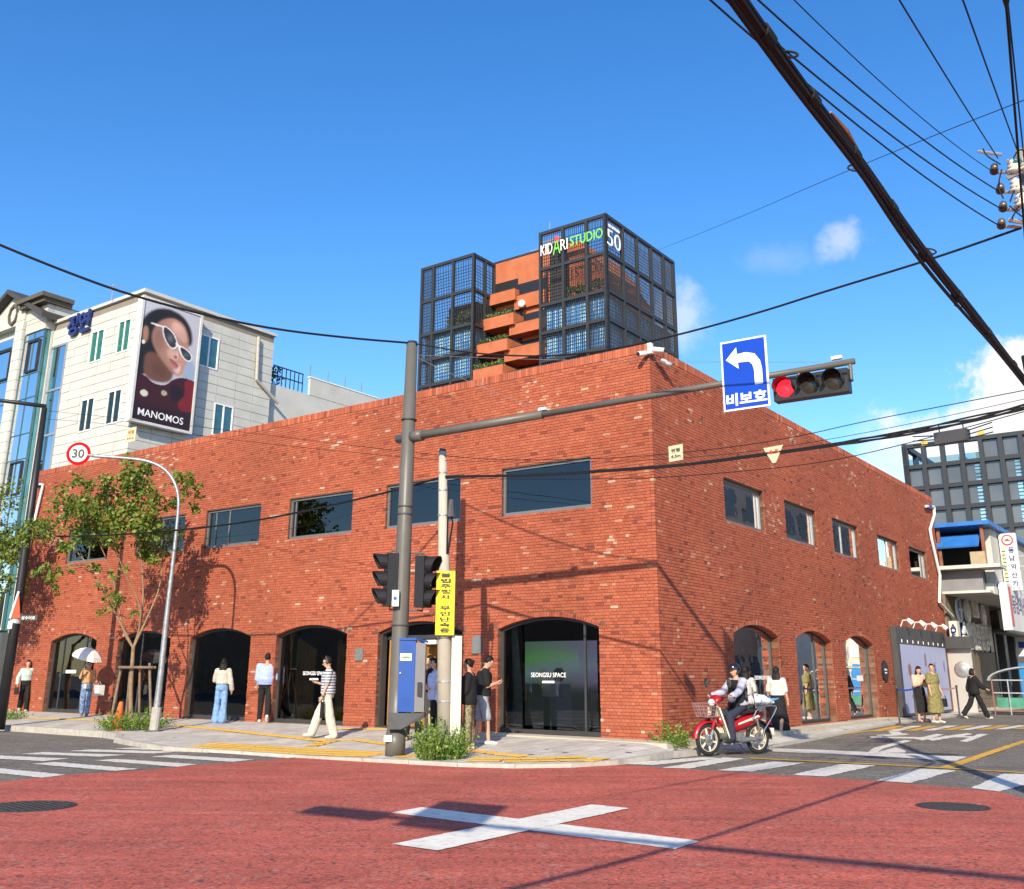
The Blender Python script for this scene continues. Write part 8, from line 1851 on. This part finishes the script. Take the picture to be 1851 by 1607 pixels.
# ---- second bundle: utility pole - concrete pole - left post
CPT = pb + tp * ((on_vert(805, 862, pb)[2] - pb[2]) / tp[2]); U3 = UV(1884, 726)
bd2 = thing('street_cable_bundle', 'black cable bundle from the right edge across the brick wall to the concrete pole', 'cable', CPT)
sp_ = span(U3, CPT, [(1851, 736), (1780, 752), (1700, 770), (1600, 790), (1480, 808), (1350, 826), (1220, 842), (1080, 852), (940, 860)])
for k in range(6):
    ph = rgc.uniform(0, 6); pts_ = [P_ + np.array([0, 0, .018 * math.sin(k * 1.05 + i_ * .3 + ph) * (1.7 if i_ < len(sp_) * .45 else .9)]) for i_, P_ in enumerate(sp_)]; mb = MB(); mb.tube([local(P_, CPT) for P_ in pts_], rgc.uniform(.008, .016), 5); part(bd2, 'cable', mb, CABLE)
LPT = on_vert(66, 968, lb_); LPT = np.array([LPT[0], LPT[1], LPT[2]])
bd3 = thing('street_cable_bundle', 'black cable bundle from the concrete pole across the upper windows to the left post', 'cable', CPT)
sp3 = span(CPT, LPT, [(720, 885), (640, 904), (560, 922), (480, 938), (400, 950), (325, 958), (230, 966), (130, 970)])
for k in range(4): mb = MB(); mb.tube([local(P_ + np.array([0, 0, .012 * math.sin(k * 1.6 + i_ * .2)]), CPT) for i_, P_ in enumerate(sp3)], .012, 5); part(bd3, 'cable', mb, CABLE)
CT2 = pb + tp * .985
def thin(label, A, B, pxs, r=.005): t_ = thing('thin_wire', label, 'cable', A, 0, 'thin wires'); mb = MB(); mb.tube([local(P_, A) for P_ in span(A, B, pxs)], r, 4); part(t_, 'wire', mb, CABLE)
thin('thin upper wire from the right edge down to the concrete pole top', UV(1880, 700), CT2, [(1700, 735), (1560, 762), (1440, 790), (1300, 812), (1100, 830), (900, 832)], .006)
thin('thin wire just under the right cable bundle', UV(1884, 735), CPT - (0, 0, .03), [(1750, 772), (1600, 812), (1480, 838), (1300, 856), (1150, 866), (950, 866)], .006)
thin('thin wire along the right edge above the bundle', UV(1880, 715), CT2 - (0, 0, .1), [(1700, 755), (1500, 795), (1300, 825), (1050, 838)], .004)
LT = on_vert(80, 742, lb_)
thin('thin wire from the concrete pole top to the left post top', CT2, LT, [(640, 806), (480, 786), (330, 768), (180, 752)], .005); thin('lower thin wire from the concrete pole to the left post', CT2 - (0, 0, .1), LT - (0, 0, .25), [(640, 818), (480, 802), (330, 784), (180, 764)], .005)
thin('slack pale wire looping under the left cable bundle', CPT - (0, 0, .1), LPT - (0, 0, .25), [(640, 930), (520, 958), (400, 972), (250, 982)], .004)
FW0, FW1 = rng_pt(1905, 160, 22), rng_pt(1190, 452, 74); thin('hair-thin wire crossing the open sky to the tower', FW0, FW1, [(1700, 240), (1500, 322), (1340, 392)], .012)
# hanging boxes and height tags
cx_ = vplane(U3, CPT, 1721, 790); bx = thing('splice_box', 'black cable splice box hanging under the right bundle', 'splice box', cx_); dB = (CPT - U3); dB[2] = 0; dB /= np.linalg.norm(dB); nB = np.array([-dB[1], dB[0], 0])
mb = MB(); mb.obox((0, 0, 0), dB * .20, nB * .07, (0, 0, .075)); part(bx, 'case', mb, DKGREY)
for k in range(3): mb = MB(); mb.tube([dB * .20 + (0, 0, -.05 + .05 * k), dB * .5 + (0, 0, -.03 + .06 * k)], .008, 5); mb.tube([-dB * .20 + (0, 0, -.05 + .05 * k), -dB * .5 + (0, 0, -.02 + .06 * k)], .008, 5); part(bx, 'cable_tail', mb, CABLE)
mb = MB(); mb.tube([dB * .15 + (0, 0, .08), dB * .15 + (0, 0, .18)], .008, 5); mb.tube([-dB * .15 + (0, 0, .08), -dB * .15 + (0, 0, .18)], .008, 5); part(bx, 'hanger', mb, CABLE)
M_TAGC = pm('tag_cream', (.60, .53, .34), .6, .1, 5)
def htag(pxc, pyc, w, h, shape, label, A, B, txt, tcol):
    c = vplane(A, B, pxc, pyc); d_ = np.array(B) - np.array(A); d_[2] = 0; d_ /= np.linalg.norm(d_)
    if d_[0] < 0: d_ = -d_
    t_ = thing('height_tag', label, 'sign', c, 0, 'height tags on the cables'); n_ = np.array([d_[1], -d_[0], 0]); P_ = lambda x, z, o=0: d_ * x + np.array([0, 0, z]) + n_ * o
    poly_ = [(-w, -h), (w, -h), (w, h), (-w, h)] if shape == 'sq' else [(-w * 1.25, h), (w * 1.25, h), (w * .2, -h), (-w * .2, -h)]
    mb = MB(); mb.prism([P_(x, z) for x, z in poly_], n_ * .01); part(t_, 'plate', mb, M_TAGC)
    for s_, z_, hh__ in txt: text_obj(t_, 'lettering', s_, P_(0, z_ * h, .013), d_, (0, 0, 1), hh__ * h, tcol, .003, .03, width=w * 1.4 * min(1, len(s_) / 2.2))
htag(1222, 819, .135, .125, 'sq', 'square cream height tag on the cable near the brick corner', U3, CPT, (('위험', .35, .5), ('4.5m', -.4, .4)), DKGREY)
htag(1399, 822, .13, .12, 'tri', 'triangular cream height tag hanging from the right cable', U3, CPT, (('4.5', .35, .5),), pm('tag_red', (.45, .05, .04), .5))
htag(237, 786, .20, .19, 'sq', 'cream tag with orange warning letters on the wires by the billboard', CT2, LT, (('위험', .35, .6), ('높이4.5m', -.5, .35)), pm('tag_orange', (.6, .12, .02), .5))
for q_, lb__ in (((1671, 801), 'small yellow tag under the splice box, left one'), ((1773, 782), 'small yellow tag beside the splice box, right one')):
    c = vplane(U3, CPT, *q_); t_ = thing('cable_label', lb__, 'tag', c, 0, 'small yellow cable tags'); mb = MB(); mb.obox((0, 0, 0), dB * .04, nB * .004, (0, 0, .028)); part(t_, 'plate', mb, pm('tag_yellow', (.65, .45, .08), .5))
